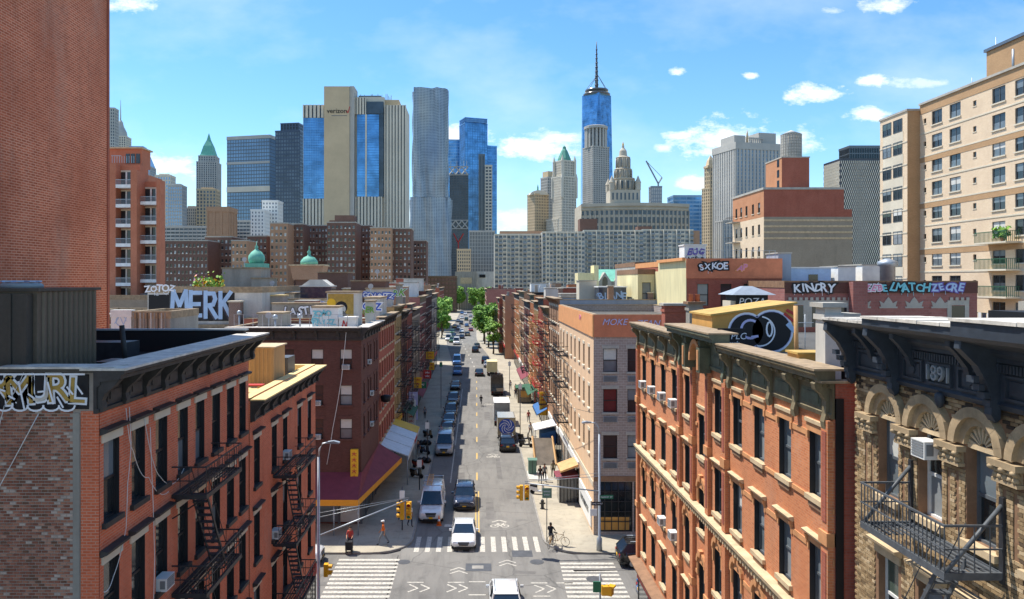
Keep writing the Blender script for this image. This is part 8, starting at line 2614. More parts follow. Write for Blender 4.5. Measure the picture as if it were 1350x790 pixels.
for k, p, lab, x, y, r in (('sedan', 'car_black', 'black car driving away in mid road beyond the lone cyclist', .6, 160, PI), ('suv', 'car_black', 'black car driving away before the second crossing', -.3, 212, PI),
      ('pickup', 'car_blue', 'pale blue pickup in the sunlit gap of the shaded parking lane', -4.0, 162, 0), ('van', 'car_blue', 'blue van behind the pale blue pickup', -4.6, 181, 0),
      ('suv', 'car_black', 'black car parked in shade third behind the silver van', -3.8, 113, 0), ('sedan', 'car_grey', 'grey car parked in shade two places behind the silver van', -3.8, 106, 0), ('hatch', 'car_navy', 'navy hatchback parked in shade directly behind the silver van', -3.8, 99, 0),
      ('suv', 'car_grey', 'dark grey car parked in shade between black car and blue pickup', -3.8, 124, 0), ('sedan', 'car_black', 'black sedan parked in shade before the pale blue pickup', -3.85, 140, 0), ('sedan', 'car_silver', 'silver car parked beyond the cream truck', 2.6, 176, PI),
      ('suv', 'car_black', 'black car parked two spaces beyond the cream truck', 2.2, 184, PI), ('sedan', 'car_grey', 'grey car parked near the big street tree', .2, 226, PI)):
 car(k, p, lab, x, y, r, simple=y > 150)
car('suv', 'car_black', 'black car parked on the side street with its red tail light towards the crossing', 12.3, 53.6, PI2)
car('hatch', 'car_blue', 'blue and white car at the near kerb of the side street', 12.2, 47.4, PI2)
car('suv', 'car_white', 'white car nosing out of the side street from behind the red tenements', -13.3, 54.0, PI2)
rg = random.Random(77)
fl = [(-6.2, 238, 'car_white', 'van'), (-7.8, 246, 'car_green', 'suv'), (-9.2, 252, 'car_white', 'van'), (-5.0, 262, 'car_grey', 'sedan'), (-8.0, 268, 'car_black', 'sedan'), (-3.2, 275, 'car_tan', 'suv'), (-9.1, 285, 'car_green', 'suv'), (-5.6, 292, 'car_white', 'sedan'), (-2.2, 300, 'car_red', 'sedan'),
 (-7.2, 312, 'car_silver', 'suv'), (-9.2, 322, 'car_yellow', 'sedan'), (-4.2, 330, 'car_blue', 'sedan'), (-6.9, 345, 'car_black', 'suv'), (-2.4, 352, 'car_white', 'van'), (-8.8, 365, 'car_grey', 'sedan'), (-5.0, 380, 'car_green', 'suv'), (-7.6, 400, 'car_white', 'sedan'), (-3.2, 415, 'car_silver', 'sedan'), (-6.4, 440, 'car_white', 'suv'), (-8.6, 455, 'car_blue', 'suv')]
nq = -1
ORD = 'very|second|third|fourth|fifth|sixth|seventh|eighth|ninth|tenth|eleventh|twelfth|thirteenth|fourteenth|fifteenth|sixteenth|seventeenth|eighteenth|nineteenth|twentieth'.split('|')
for x, y, p, k in fl:
 nq += 1
 car(k, p, 'tiny distant %s %s, %s nearest in the queue beyond the big street tree' % (p[4:], dict(suv='car', sedan='saloon').get(k, k), ORD[nq]), x, y, 0 if x < -5.2 else PI, 'distant queued cars', True, name='queued_car')
# ================================================================ trees
def tree(label, x, y, h, r, seed, mats=('leaf_a', 'leaf_b', 'leaf_c'), n=1500, s=.34, group='street trees', zc=None):
 rg = random.Random(seed)
 o = thing('street_tree', label, 'tree', (x, y, 0), group)
 m = MB(); zt = h * .26
 m.tube([(x, y, 0), (x + .1, y, zt * .5), (x, y + .1, zt)], .26, 'bark', 8, .17)
 tips = []
 for k in range(9):
  a = k * 2.4 + rg.random(); q = rg.uniform(.35, .8)
  p = (x + r * q * math.cos(a), y + r * q * math.sin(a), zt + (h - zt) * rg.uniform(.25, .85))
  m.tube([(x, y, zt - .3), (x + r * q * .4 * math.cos(a), y + r * q * .4 * math.sin(a), zt + (p[2] - zt) * .6), p], .11, 'bark', 5, .03); tips.append(p)
 m.build('trunk', o)
 f = MB()
 cl = [(p, rg.uniform(.28, .48) * r) for p in tips] + [((x + r * rg.uniform(-.75, .75), y + r * rg.uniform(-.75, .75), zt + (h - zt) * rg.uniform(.1, .9)), rg.uniform(.2, .42) * r) for k in range(12)]
 for k in range(n):
  (px, py, pz), cr = rg.choice(cl)
  d = Vector((rg.gauss(0, 1), rg.gauss(0, 1), rg.gauss(0, .8))).normalized() * cr * rg.uniform(.45, 1.05)
  c = Vector((px, py, pz)) + d
  a = Vector((rg.gauss(0, 1), rg.gauss(0, 1), rg.gauss(0, .7))).normalized() * s * rg.uniform(.6, 1.3); b = a.orthogonal().normalized() * a.length * .7
  f.face([tuple(c - a), tuple(c + b), tuple(c + a), tuple(c - b)], mats[min(2, int(rg.random() * 3.2)) if rg.random() < .8 else 0])
 f.build('crown', o)
tree('big bright green street tree on the sunny side, nearest of its row', 3.6, 226, 12.5, 4.3, 1, n=5200, s=.36)
tree('smaller street tree in front of the red brick house, nearest the second crossing', 4.6, 206, 9.5, 2.6, 44, n=1500)
tree('second bright street tree behind the biggest one', 2.6, 238, 13.0, 4.4, 2, n=4200, s=.38)
tree('third street tree, deepest in the sunny side row', 2.4, 250, 12.5, 4.0, 3, n=3000, s=.38)
for i, (x, y) in enumerate(((-12, 262), (-12.5, 278), (-12.8, 292))):
 tree(['leafy tree nearest us at the end of the shaded row', 'middle leafy tree of three at the end of the shaded row', 'farthest leafy tree of three at the end of the shaded row'][i], x, y, 13 + i * .6, 3.6, 5 + i, n=2600, s=.42)
for i, x in enumerate((-23, -17, -11.5, -6, -1, 4, 8.5, 13, -14, 6)):
 tree('leafy tree closing the far end of the road, %s from the shaded side' % ('first|second|fourth|fifth|sixth|seventh|ninth|tenth|third|eighth'.split('|')[i]), x, 480 + 16 * (i % 4), 13.0 + (i * 7 % 5) * .9, 4.6, 20 + i, n=1900, s=.62, group='trees closing the far end of the road')
for i, (x, y) in enumerate(((47, 285), (53, 290), (59, 287))):
 tree(['green tree in front of the beige hall', 'middle green tree before the church gables', 'green tree at the far side of the church gables'][i], x, y, 17.5 + i % 2, 4.6, 30 + i, n=1300, s=.5, group='trees by the green roofed church')
# ================================================================ people
def person(label, x, y, rz, top, bottom, skin='skin', stride=.22, arms=.2, pose='walk', z=.14, h=1.74, hat=None, hair='hair'):
 k = h / 1.74
 J = {}
 def j(n, p, r, par=None): J[n] = (Vector(p) * k, r * k, par)
 j('pelvis', (0, 0, .96), .135); j('waist', (0, 0, 1.1), .12, 'pelvis'); j('chest', (0, -.01, 1.32), .155, 'waist'); j('neck', (0, 0, 1.49), .058, 'chest'); j('head', (0, -.02, 1.6), .09, 'neck'); j('crown', (0, -.01, 1.69), .082, 'head')
 for s, n in ((-1, 'r'), (1, 'l')):
  st = stride * s
  if pose == 'ride':
   kn, an = (.1 * s, -.36, .86 + .12 * s), (.1 * s, -.18, .46 + .18 * s)
  else: kn, an = (.1 * s, -st * .7 - .04, .52), (.11 * s, -st + (.12 if st < 0 else 0), .1 + (.06 if st < 0 else 0))
  j('hip' + n, (.095 * s, 0, .9), .1, 'pelvis'); j('knee' + n, kn, .068, 'hip' + n); j('ankle' + n, an, .045, 'knee' + n); j('toe' + n, (an[0] * 1.1, an[1] - .17, an[2] - .06), .04, 'ankle' + n)
  aw = -st * arms * 3
  if pose == 'ride': el, wr = (.25 * s, -.22, 1.16), (.24 * s, -.46, 1.06)
  elif pose == 'push': el, wr = (.23 * s, -.12, 1.14), (.2 * s, -.38, 1.05)
  else: el, wr = (.235 * s, .05 - aw * .5, 1.15), (.245 * s, -.06 - aw, .9)
  j('sh' + n, (.175 * s, 0, 1.42), .068, 'chest'); j('el' + n, el, .045, 'sh' + n); j('wr' + n, wr, .03, 'el' + n)
  d = (Vector(wr) - Vector(el)).normalized(); pl = Vector(wr) + d * .07
  j('palm' + n, pl, .034, 'wr' + n)
  for q in range(4): j('f%d' % q + n, pl + d * (.085, .1, .095, .075)[q] + Vector((-.012 * s * 0, .03 - .02 * q, 0)) + Vector((-.02 * s, 0, 0)), .0085, 'palm' + n)
  j('th' + n, pl + d * .03 + Vector((-.035 * s, -.045, 0)), .0095, 'palm' + n)
 names = list(J)
 me = bpy.data.meshes.new('person')
 me.from_pydata([tuple(J[n][0]) for n in names], [(names.index(n), names.index(J[n][2])) for n in names if J[n][2]], [])
 o = bpy.data.objects.new('tmp', me); COL.objects.link(o)
 sk = o.modifiers.new('Skin', 'SKIN'); sk.use_smooth_shade = True
 for n, v in zip(names, me.skin_vertices[0].data): v.radius = (J[n][1], J[n][1]); v.use_root = n == 'pelvis'
 ss = o.modifiers.new('Sub', 'SUBSURF'); ss.levels = 1; ss.render_levels = 1
 bpy.context.view_layer.update()
 out = bpy.data.meshes.new_from_object(o.evaluated_get(bpy.context.evaluated_depsgraph_get()))
 bpy.data.objects.remove(o)
 for q in (top, bottom, skin, 'cloth_black'): out.materials.append(MATS[q])
 P = [(J[n][0], J[J[n][2]][0], n) for n in names if J[n][2]]
 for f in out.polygons:
  c = f.center; best = None
  for a, b, n in P:
   t = max(0, min(1, (c - b).dot(a - b) / max(1e-9, (a - b).length_squared))); d = (c - b.lerp(a, t)).length
   if best is None or d < best[0]: best = (d, n)
  n = best[1]
  f.material_index = 3 if n[:3] == 'toe' else 1 if n[:3] in ('hip', 'kne', 'ank') else 2 if n[:2] in ('wr', 'pa', 'f0', 'f1', 'f2', 'f3', 'th', 'cr') or n in ('head', 'neck') else 0
 out.name = 'person'
 b = bpy.data.objects.new('person', out); COL.objects.link(b)
 b.location = (x, y, z); b.rotation_euler = (0, 0, rz)
 tag(b, label, 'person', 'people on the pavements')
 m = MB(); hc = Vector((0, 0, 1.645)) * k
 m.lathe(0, .015, [(.075, hc.z - .04), (.098, hc.z + .02), (.088, hc.z + .085), (.04, hc.z + .118)], hat or hair, 10)
 if hat: m.box(-.09, .09, -.17, -.04, hc.z + .03, hc.z + .05, hat)
 inst('hat' if hat else 'hair', m.data('hair'), b, (0, 0, 0))
 m = MB()
 for s in (-1, 1): m.box(s * .022, s * .042, -.112, -.098, hc.z - .03, hc.z - .016, 'plastic_black'); m.box(s * .085, s * .1, -.02, .02, hc.z - .07, hc.z - .01, skin)
 m.prism([(-.012, hc.z - .075), (.012, hc.z - .075), (.006, hc.z - .03), (-.006, hc.z - .03)], 'y', -.13, -.09, skin); m.box(-.025, .025, -.112, -.095, hc.z - .1, hc.z - .09, 'sign_red')
 inst('face', m.data('face'), b, (0, 0, 0))
 return b
person('person in an orange work shirt and pale cap striding across the corner pavement', -7.0, 57.0, -PI2, 'cloth_orange', 'cloth_grey', stride=.3, hat='cloth_white', h=1.85)
person('person in a red top pushing a dark cart along the kerb by the maroon awning', -9.3, 55.9, 0, 'cloth_red', 'cloth_navy', pose='push')
person('person in a white shirt standing by the corner signal post', -5.35, 61.2, .6, 'cloth_white', 'cloth_navy', stride=.1)
person('person in dark clothes behind the signal post, half hidden', -6.3, 62.6, PI, 'cloth_black', 'cloth_navy', stride=.15)
person('person in black, one of a pair walking side by side past the green box', 6.25, 74.2, 0, 'cloth_black', 'cloth_grey', 'skin_dark')
person('person in grey, walking beside the one in black past the green box', 6.75, 75.0, 0, 'cloth_grey', 'cloth_black')
person('person in khaki walking nearer the pink building than the pair', 7.75, 76.5, PI, 'cloth_khaki', 'cloth_black', 'skin_dark')
person('person in a pale blue shirt and shorts by the white canopy', 8.1, 87.6, 0, 'cloth_blue', 'cloth_white')
person('person in navy walking by the far brown kiosk', 6.6, 128, 0, 'cloth_navy', 'cloth_grey')
person('person in white walking ahead of the brown kiosk', 6.2, 138, PI, 'cloth_white', 'cloth_navy')
person('person in a white top on the sunny pavement beside the swirl truck', 6.9, 97, .3, 'cloth_white', 'cloth_navy')
person('person in red on the sunny pavement beside the open white truck', 7.3, 106, PI, 'cloth_red', 'cloth_grey')
person('person in orange far along the sunny pavement by the dark lorry', 6.9, 133, 0, 'cloth_orange', 'cloth_black')
person('person in navy on the shaded pavement next to the silver van', -6.6, 86, 0, 'cloth_navy', 'cloth_grey')
person('person in grey on the shaded pavement under the short yellow sign', -7.4, 109, PI, 'cloth_grey', 'cloth_black')
person('person in black seated astride the orange bicycle at the kerb corner', 5.55, 56.6, 2.8, 'cloth_black', 'cloth_grey', 'skin_dark', pose='ride', h=1.8)
person('person in black riding a bicycle alone up the middle of the road', .75, 121, PI, 'cloth_black', 'cloth_navy', pose='ride', z=.02)
def bicycle(label, x, y, rz, frame, z):
 o = thing('bicycle', label, 'bicycle', (x, y, z), 'bicycles', rz)
 wm = proto(('bike_wheel',), lambda m: (m.tube([(0, .33 * math.cos(t), .34 + .33 * math.sin(t)) for t in [2 * PI * k / 18 for k in range(19)]], .018, 'tyre', 5), [m.bar((0, 0, .34), (0, .32 * math.cos(t), .34 + .32 * math.sin(t)), .006, 'galvanised') for t in [k * PI / 5 for k in range(10)]]))
 for yy in (-.53, .53): inst('wheel', wm, o, (0, yy, 0))
 m = MB(); b, s, hd = (0, .05, .32), (0, .2, .86), (0, -.4, .84)
 for p, q in ((b, s), (b, hd), (s, hd), (b, (0, .53, .34)), (s, (0, .53, .34)), (hd, (0, -.53, .34))): m.tube([p, q], .02, frame, 6)
 inst('frame', m.data('frame'), o, (0, 0, 0))
 m = MB(); m.tube([hd, (0, -.42, 1.02)], .015, 'iron_black', 6); m.tube([(-.27, -.4, 1.05), (0, -.45, 1.02), (.27, -.4, 1.05)], .014, 'iron_black', 6); inst('handlebar', m.data('handlebar'), o, (0, 0, 0))
 m = MB(); m.prism([(-.07, .36), (.07, .36), (.03, .08), (-.03, .08)], 'z', .9, .95, 'plastic_black'); inst('saddle', m.data('saddle'), o, (0, 0, 0))
bicycle('orange bicycle under the rider at the kerb corner', 5.55, 56.6, 2.8, 'container_orange', .14)
bicycle('dark bicycle ridden up the middle of the road', .75, 121, PI, 'iron_black', .01)
bicycle('pale bicycle leaning by the crosswalk corner', 6.15, 56.9, 1.2, 'wood_tan', .14)
# ================================================================ street furniture
def signal_head(name, label, pos, deg, heads=((0, 0),), group='traffic signals', small=False):
 o = thing(name, label, 'traffic light', pos, group)
 for (dx, rot) in heads:
  m = MB().frame(dx, 0, deg + rot)
  n = 2 if small else 3
  m.box(-.17, .17, -.12, .12, -.36 * n / 2, .36 * n / 2, 'signal_yellow')
  h = inst('housing', m.data('housing'), o, (0, 0, 0))
  for k in range(n):
   z = .36 * (n / 2 - .5 - k)
   v = MB().frame(dx, 0, deg + rot)
   v.prism([(a, z + b) for a, b in arc(0, 0, .15, -20, 200, 10)] + [(a, z + b) for a, b in arc(0, 0, .13, 200, -20, 10)], 'y', -.36, -.115, 'signal_yellow')
   inst('visor', v.data('visor'), h, (0, 0, 0))
   q = MB().frame(dx, 0, deg + rot); q.face([(a, -.125, z + b) for a, b in arc(0, 0, .125, 0, 350, 12)], ['lamp_red', 'sign_yellow', 'sign_green'][k]); inst('lens', q.data('lens'), h, (0, 0, 0))
 return o
def lamp_post(label, x, y, top, lx, arm, z0=.14):
 o = thing('street_lamp', label, 'street lamp', (x, y, z0), 'street lamps')
 m = MB(); m.lathe(x, y, [(.22, z0), (.2, z0 + .9), (.1, z0 + 1.0), (.075, top - .8)], 'galvanised', 10); m.build('pole', o)
 m = MB(); s = 1 if lx > 0 else -1
 m.tube([(x, y, top - .8), (x + lx * .12, y, top - .3), (x + lx * .45, y, top), (x + lx, y, top + .06)], .05, 'galvanised', 8); m.build('lamp_arm', o)
 m = MB(); m.prism([(x + lx, top + .02), (x + lx, top + .12), (x + lx + s * .35, top + .17), (x + lx + s * .7, top + .08), (x + lx + s * .68, top)], 'y', y - .15, y + .15, 'galvanised'); m.build('lamp_head', o)
 if arm:
  (ax, ay, az), zb = arm
  m = MB(); m.tube([(x, y, zb), (ax, ay, az)], .055, 'galvanised', 8, .04); m.build('signal_arm', o)
  m = MB(); m.tube([(x, y, zb + 1.1), (ax, ay, az + .1)], .02, 'galvanised', 5); m.tube([(x, y, zb + 1.35), (ax, ay, az + .14)], .014, 'galvanised', 5); m.build('stay', o)
 return o
lamp_post('tall grey street lamp with long signal arm beside the lower red tenement', -9.3, 44.7, 10.4, .55, ((-4.3, 47.8, 6.2), 4.95))
signal_head('traffic_signal', 'pair of yellow signals hanging from the long grey arm over the near crossing', (-4.45, 47.7, 5.55), 0, ((.2, 0), (-.2, -90)))
signal_head('pedestrian_signal', 'small yellow pedestrian signal on the lamp post beside the lower red tenement', (-8.85, 44.7, 2.95), 90, ((0, 0),), small=True)
lamp_post('tall grey street lamp with signal arm at the pink building corner', 9.05, 55.2 + .6, 9.5, -.6, ((3.55, 55.6, 5.15), 4.5))
signal_head('traffic_signal', 'pair of yellow signals at the end of the arm from the pink corner lamp', (3.5, 55.6, 4.45), 0, ((.2, 0), (-.2, -90)))
for lab, x, y, z, w, mt, tx in (('green street name plate on the pink corner lamp', 9.55, 55.7, 4.1, 1.0, 'sign_green', 'MARKET ST'), ('black one way plate below the green street name plate', 8.85, 55.6, 3.65, .85, 'paint_black', 'ONE WAY'), ('white notice plate lowest on the pink corner lamp', 8.6, 55.62, 3.0, .5, 'sign_white', '')):
 o = thing('street_sign', lab, 'sign', (x, y, z), 'plates on the corner lamp')
 m = MB(); m.box(x - w / 2, x + w / 2, y - .015, y + .015, z - .13 if tx else z - .25, z + .13 if tx else z + .25, mt); m.build('panel', o)
 m = MB(); m.box(x - .04, x + .04, y + .016, y + .2, z - .02, z + .02, 'iron_grey'); m.build('bracket', o)
 if tx: lettering('sign_letters', tx, .17, 'paint_white', (x, y - .02, z), 0, o, extrude=.003)
# sign post on the sunny kerb
o = thing('parking_sign', 'green sign panel on a thin post by the orange bicycle', 'sign', (5.35, 57.6, .14))
m = MB(); m.tube([(5.35, 57.6, .14), (5.35, 57.6, 4.2)], .035, 'iron_grey', 6); m.build('post', o)
m = MB(); m.box(5.0, 5.72, 57.53, 57.56, 3.5, 4.25, 'cabinet_green'); m.build('panel', o); lettering('sign_letters', 'BRIDGE', .15, 'paint_white', (5.36, 57.52, 4.0), 0, o, extrude=.003); lettering('sign_letters', 'STREET', .14, 'paint_white', (5.36, 57.52, 3.75), 0, o, extrude=.003)
# corner pedestrian signal in the foreground right
o = thing('signal_post', 'short post with yellow pedestrian signals and green plate at the bottom edge of the picture', 'signal post', (7.0, 42.9, .14))
m = MB(); m.tube([(7.0, 42.9, .14), (7.0, 42.9, 3.4)], .06, 'galvanised', 8); m.build('pole', o)
for dx, r in ((.25, 0), (.55, 60)):
 m = MB().frame(7.0 + dx, 42.7, r); m.box(-.2, .2, -.13, .13, 2.3, 2.75, 'signal_yellow'); m.prism([(-.2, 2.75), (.2, 2.75), (.2, 2.85), (-.2, 2.85)], 'y', -.25, .1, 'signal_yellow'); m.build('housing', o)
m = MB(); m.box(6.55, 7.0, 42.55, 42.62, 2.5, 3.1, 'sign_green'); m.build('plate', o)
# left corner: posts
o = thing('signal_post', 'slim grey signal post with parking plates at the shaded corner', 'signal post', (-5.9, 60.4, .14))
m = MB(); m.tube([(-5.9, 60.4, .14), (-5.9, 60.4, 3.6)], .05, 'iron_grey', 8); m.build('pole', o)
m = MB(); m.box(-6.1, -5.7, 60.3, 60.33, 2.6, 3.3, 'sign_white'); m.build('plate', o)
for i, (x, y, h, lab) in enumerate(((-5.4, 72, 3.2, 'dark post on the shaded kerb beside the silver canopy'), (-5.4, 83.5, 4.6, 'thin black post on the shaded kerb near the silver van'), (5.6, 97, 7.0, 'thin lamp pole on the sunny kerb beside the swirl truck'), (-5.5, 118, 7.5, 'tall grey pole on the shaded kerb, midway'), (5.6, 128, 6.5, 'thin pole on the sunny kerb by the dark lorry'))):
 o = thing('kerb_post', lab, 'post', (x, y, .14), 'thin posts along the kerbs')
 m = MB(); m.tube([(x, y, .14), (x, y, h)], .06, 'iron_black' if x < 0 and i < 2 else 'iron_grey', 6); m.build('pole', o)
 m = MB(); m.box(x - .22, x + .22, y - .09, y - .06, h - .9, h - .2, 'sign_green' if i == 3 else 'sign_white'); m.build('plate', o)
# hydrant, cabinet, cone, bins
o = thing('fire_hydrant', 'small dark fire hydrant on the sunny kerb', 'hydrant', (5.75, 66, .14))
m = MB(); m.lathe(5.75, 66, [(.2, .14), (.2, .2), (.13, .22), (.13, .75), (.16, .78), (.15, .86), (.06, .97)], 'iron_black', 12); m.build('body', o)
m = MB(); m.tube([(5.5, 66, .62), (6.0, 66, .62)], .07, 'iron_black', 8); m.build('outlet', o)
o = thing('utility_cabinet', 'green metal utility cabinet on a pale slab beside the sunny kerb', 'cabinet', (5.75, 78, .14))
m = MB(); m.box(5.35, 6.15, 77.6, 78.4, .2, 1.6, 'cabinet_green'); m.build('body', o); m = MB(); m.prism([(77.4, 1.65), (78.6, 1.65), (78, 1.78)], 'x', 5.27, 6.23, 'cabinet_green'); m.build('lid', o)
m = MB(); m.box(5.25, 7.2, 75.6, 78.9, .14, .2, 'concrete_pale'); m.build('slab', o)
m = MB(); m.box(5.72, 5.76, 77.56, 77.6, .3, 1.6, 'iron_black'); m.build('door_seam', o)
o = thing('traffic_cone', 'orange traffic cone beside the white work van', 'cone', (-3.05, 62, 0))
m = MB(); m.box(-3.25, -2.85, 61.8, 62.2, 0, .04, 'cloth_orange'); m.lathe(-3.05, 62, [(.16, .04), (.03, .8)], 'cloth_orange', 12); m.build('body', o)
m = MB(); m.lathe(-3.05, 62, [(.112, .35), (.08, .52)], 'paint_white', 12); m.build('band', o)
def scooter(label, x, y, rz, mt):
 o = thing('motor_scooter', label, 'scooter', (x, y, .14), 'scooters on the pavements', rz)
 w = proto(('scooter_wheel',), lambda m: m.prism(arc(0, .22, .22, 0, 340, 12), 'x', -.06, .06, 'tyre'))
 for yy in (-.62, .6): inst('wheel', w, o, (0, yy, 0))
 m = MB(); m.prism([(-.55, .3), (-.42, .95), (-.35, .95), (-.3, .4), (.1, .35), (.2, .65), (.85, .72), (.8, .45), (.3, .25), (-.3, .22)], 'x', -.17, .17, mt); inst('body', m.data('body'), o, (0, 0, 0))
 m = MB(); m.prism([(.15, .68), (.2, .8), (.8, .84), (.85, .74)], 'x', -.15, .15, 'plastic_black'); inst('seat', m.data('seat'), o, (0, 0, 0))
 m = MB(); m.tube([(-.32, -.42, 1.02), (0, -.4, .98), (.32, -.42, 1.02)], .025, 'iron_black', 6); inst('handlebar', m.data('handlebar'), o, (0, 0, 0))
for lab, x, y, r, mt in (('white scooter parked on the sunny pavement behind the hydrant', 5.8, 70.5, 1.2, 'car_white'), ('black scooter parked by the silver canopy, nearest the corner', -6.0, 76.5, .9, 'car_black'), ('red scooter second from the corner by the silver canopy', -6.1, 80.2, .9, 'car_red'),
      ('dark scooter beside the silver van', -5.9, 87, .8, 'car_navy'), ('black scooter on the shaded pavement before the white boards', -6.1, 96, .8, 'car_black'), ('black scooter beside the black car on the sunny kerb', 5.9, 90.5, 1.4, 'car_black'), ('black scooter farther on beside the swirl truck', 6.0, 94, 1.4, 'car_black')):
 scooter(lab, x, y, r, mt)
for i, (x, y) in enumerate(((-5.7, 82.6), (-6.2, 91.5))):
 o = thing('rubbish_bags', ['black rubbish bags piled by the thin black post', 'black rubbish bags behind the silver van', 'black rubbish bags near the white boards', 'black rubbish bags below the black fire escapes', 'black rubbish bags beside the maroon awning end'][i], 'rubbish bags', (x, y, .14), 'rubbish bags on the shaded pavement')
 for k in range(3):
  m = MB(); a, c = x + .45 * (k - 1), y + .3 * (k % 2); m.lathe(a, c, [(.1, .14), (.34, .25), (.36, .45), (.2, .68), (.05, .78)], 'plastic_black', 9); m.build('bag', o)
# canopies, stalls, hanging signs
o = thing('canopy', 'sloping silver and yellow canopy over the shaded pavement', 'canopy', (-8, 80, 0))
for k in range(4):
 a, c = 73.6 + k * 3.7, 73.6 + k * 3.7 + 3.5
 m = MB(); m.prism([(-9.35, 4.0), (-6.6, 3.0), (-6.6, 2.9), (-9.35, 3.9)], 'y', a, c, 'awning_yellow' if k == 3 else 'awning_silver'); m.build('panel', o)
 m = MB(); m.tube([(-6.7, a + .1, .14), (-6.7, a + .1, 2.95)], .05, 'galvanised', 6); m.build('post', o)
 m = MB(); m.box(-6.64, -6.58, a, c, 2.55, 2.9, 'sign_red' if k == 2 else 'awning_silver'); m.build('valance', o)
o = thing('canopy', 'white canopy with blue tarp beneath it on the sunny pavement', 'canopy', (8, 88, 0))
m = MB(); m.prism([(9.15, 3.6), (6.6, 3.0), (6.6, 2.9), (9.15, 3.5)], 'y', 86.2, 90, 'sign_white'); m.build('roof', o)
m = MB(); m.prism([(9.1, 2.9), (7.4, 2.5), (7.4, 1.2), (9.1, 1.2)], 'y', 86.6, 89.5, 'awning_blue'); m.build('tarp', o)
for yy in (86.3, 89.9):
 m = MB(); m.tube([(6.7, yy, .14), (6.7, yy, 2.95)], .05, 'galvanised', 6); m.build('post', o)
o = thing('cellar_ramp', 'sloping timber and tarp cover over a cellar stair by the white canopy', 'ramp', (7, 84, .14))
m = MB(); m.prism([(81.5, .14), (85.8, 2.2), (85.8, .14)], 'x', 6.4, 8.6, 'tin_brown'); m.build('cover', o)
for xx in (6.35, 8.6):
 m = MB(); m.bar((xx, 81.4, .25), (xx, 85.9, 2.35), .16, 'wood_tan'); m.build('rail', o)
o = thing('kiosk', 'brown and green street kiosk far along the sunny pavement', 'kiosk', (7.8, 124, .14))
m = MB(); m.box(6.7, 8.9, 123, 126, .14, 2.4, 'car_brown'); m.build('body', o); m = MB(); m.prism([(6.4, 2.4), (9.1, 2.4), (9.1, 2.9), (6.4, 2.6)], 'y', 122.7, 126.3, 'awning_green'); m.build('roof', o)
m = MB(); m.box(7.0, 8.6, 122.95, 122.99, 1.1, 2.1, 'container_orange'); m.build('counter', o)
for lab, x, y, z0, z1, w, d, mt in (('tall yellow sign hanging over the sunny pavement', 8.6, 98, 2.6, 5.6, .9, .2, 'sign_yellow'), ('short yellow sign hanging midway on the shaded side', -8.6, 111.5, 4.2, 5.8, 1.1, .2, 'sign_yellow'), ('small yellow sign farther down the shaded side', -8.6, 141, 5.4, 6.8, 1.5, .2, 'sign_yellow'), ('lower yellow board under the small yellow sign', -8.4, 142.5, 3.2, 4.6, 1.0, .2, 'sign_yellow'),
         ('green hanging sign on the shaded side next to the short yellow one', -8.3, 114, 3.8, 4.8, 1.6, .2, 'sign_green'), ('white lettered upright board nearest us on the shaded side', -8.7, 101.5, .6, 4.0, 1.2, .2, 'sign_white'), ('white and violet upright board behind the nearest white board', -8.7, 104.8, .8, 4.6, 1.2, .2, 'paint_lilac'), ('red round-cornered sign on the shaded side past the green one', -8.2, 127, 3.6, 5.0, 1.3, .2, 'sign_red')):
 o = thing('hanging_sign', lab, 'sign', (x, y, z0), 'signs hung along the street')
 m = MB(); m.box(x - w / 2, x + w / 2, y - d / 2, y + d / 2, z0, z1, mt); m.build('panel', o)
 g = MB().frame(0, y - d / 2 - .01, 0)
 n = max(1, int((z1 - z0) / .6))
 for k in range(n):
  z = z1 - .35 - k * .6
  strokes(g, [[(x - w * .3, z), (x + w * .3, z)], [(x, z + .16), (x, z - .2)], [(x - w * .25, z - .18), (x, z), (x + w * .25, z - .2)]], .06, 0, 'paint_red' if mt in ('sign_yellow', 'sign_white') else 'paint_white')
 g.build('characters', o)
 m = MB(); s = -1 if x < 0 else 1; m.bar((x, y, z1 - .2), (s * 9.35, y, z1 - .2), .05, 'iron_black'); m.build('hanger', o)
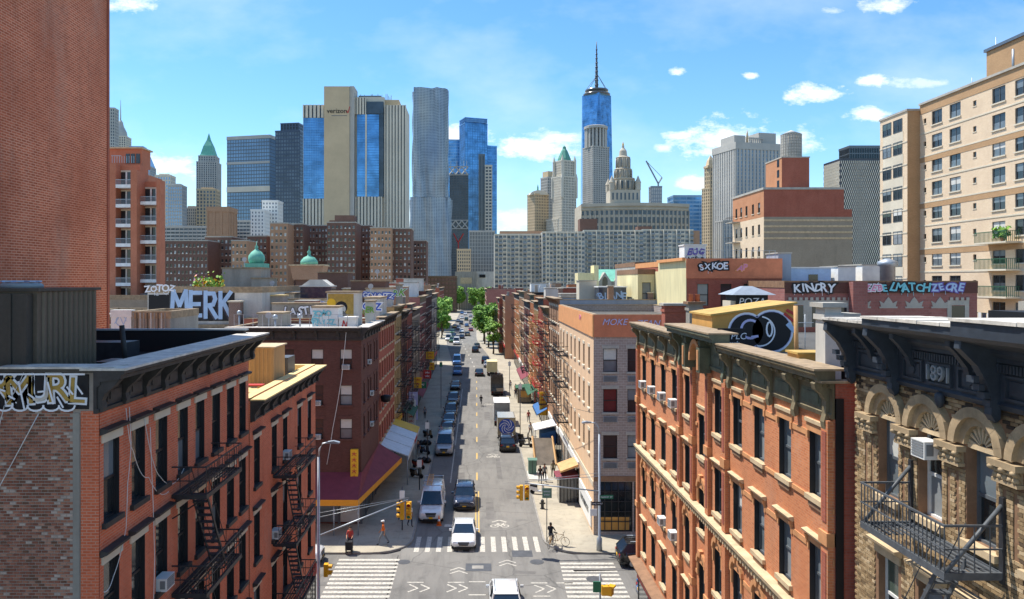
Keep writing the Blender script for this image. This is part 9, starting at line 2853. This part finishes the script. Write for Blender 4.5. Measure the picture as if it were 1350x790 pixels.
# push cart
o = thing('hand_cart', 'dark folding cart pushed by the person in red', 'cart', (-9.3, 55.35, .0))
m = MB(); m.box(-9.55, -9.05, 55.2, 55.7, .35, .95, 'cloth_black'); m.build('bag', o)
for s in (-9.55, -9.1):
 m = MB(); m.prism(arc(55.45, .2, .18, 0, 340, 12), 'x', s, s + .05, 'tyre'); m.build('wheel', o)
m = MB(); m.tube([(-9.5, 55.6, .5), (-9.5, 55.95, 1.15), (-9.1, 55.95, 1.15), (-9.1, 55.6, .5)], .02, 'iron_black', 6); m.build('handle', o)
# ---- loose cables over the facades
def cable(label, pts, r=.011, mat='frame_white', sag=0.0):
 P = []
 for a, b in zip(pts, pts[1:]):
  for k in range(8):
   t = k / 8; P.append((a[0] + (b[0] - a[0]) * t, a[1] + (b[1] - a[1]) * t, a[2] + (b[2] - a[2]) * t - sag * 4 * t * (1 - t)))
 P.append(pts[-1])
 m = MB(); m.tube(P, r, mat, 5)
 tag(m.build('cable'), label, 'cable', 'loose cables on the facades')
X = -9.33
cable('white cable looping down the red corner tenement from its cornice', [(X, 20.2, 16.6), (X, 20.6, 15.4), (X, 21.6, 14.4), (X, 23.0, 13.6)], sag=.25)
cable('white cable drooping from the first window towards the iron balcony, red corner tenement', [(X, 20.4, 16.6), (X, 20.5, 15.6), (X, 20.3, 14.6), (X, 20.2, 13.4), (X, 19.5, 12.4), (X, 19.0, 12.2)], sag=.12)
cable('pale cable running up beside the iron balcony of the red corner tenement', [(X, 21.9, 10.4), (X, 22.0, 12), (X, 21.9, 13.5), (X, 21.7, 15.8)], sag=.1)
cable('pale cable slung between the second and third windows, red corner tenement', [(X, 21.3, 16.2), (X, 22.4, 14.2), (X, 24.2, 14.0)], sag=.35)
cable('thin line slanting down across the brown end wall', [(-10.85, 18.8, 16.7), (-12.4, 18.78, 13.8)], .012)
cable('thin white line hanging from the graffiti band on the brown end wall', [(-11.2, 18.82, 17.8), (-11.7, 18.8, 16.9), (-12.2, 18.8, 15.2)], .01, sag=.1)
cable('long pale cable hanging down the dark corner building front', [(-10.6, 61.9, 16.1), (-11.0, 61.85, 12), (-11.7, 61.85, 8), (-12.2, 61.9, 5)], .025, sag=.15)
cable('overhead wire from the orange tenement to the sunny kerb pole', [(9.3, 43.8, 12), (5.6, 97, 6.9)], .015, 'iron_black', .8)
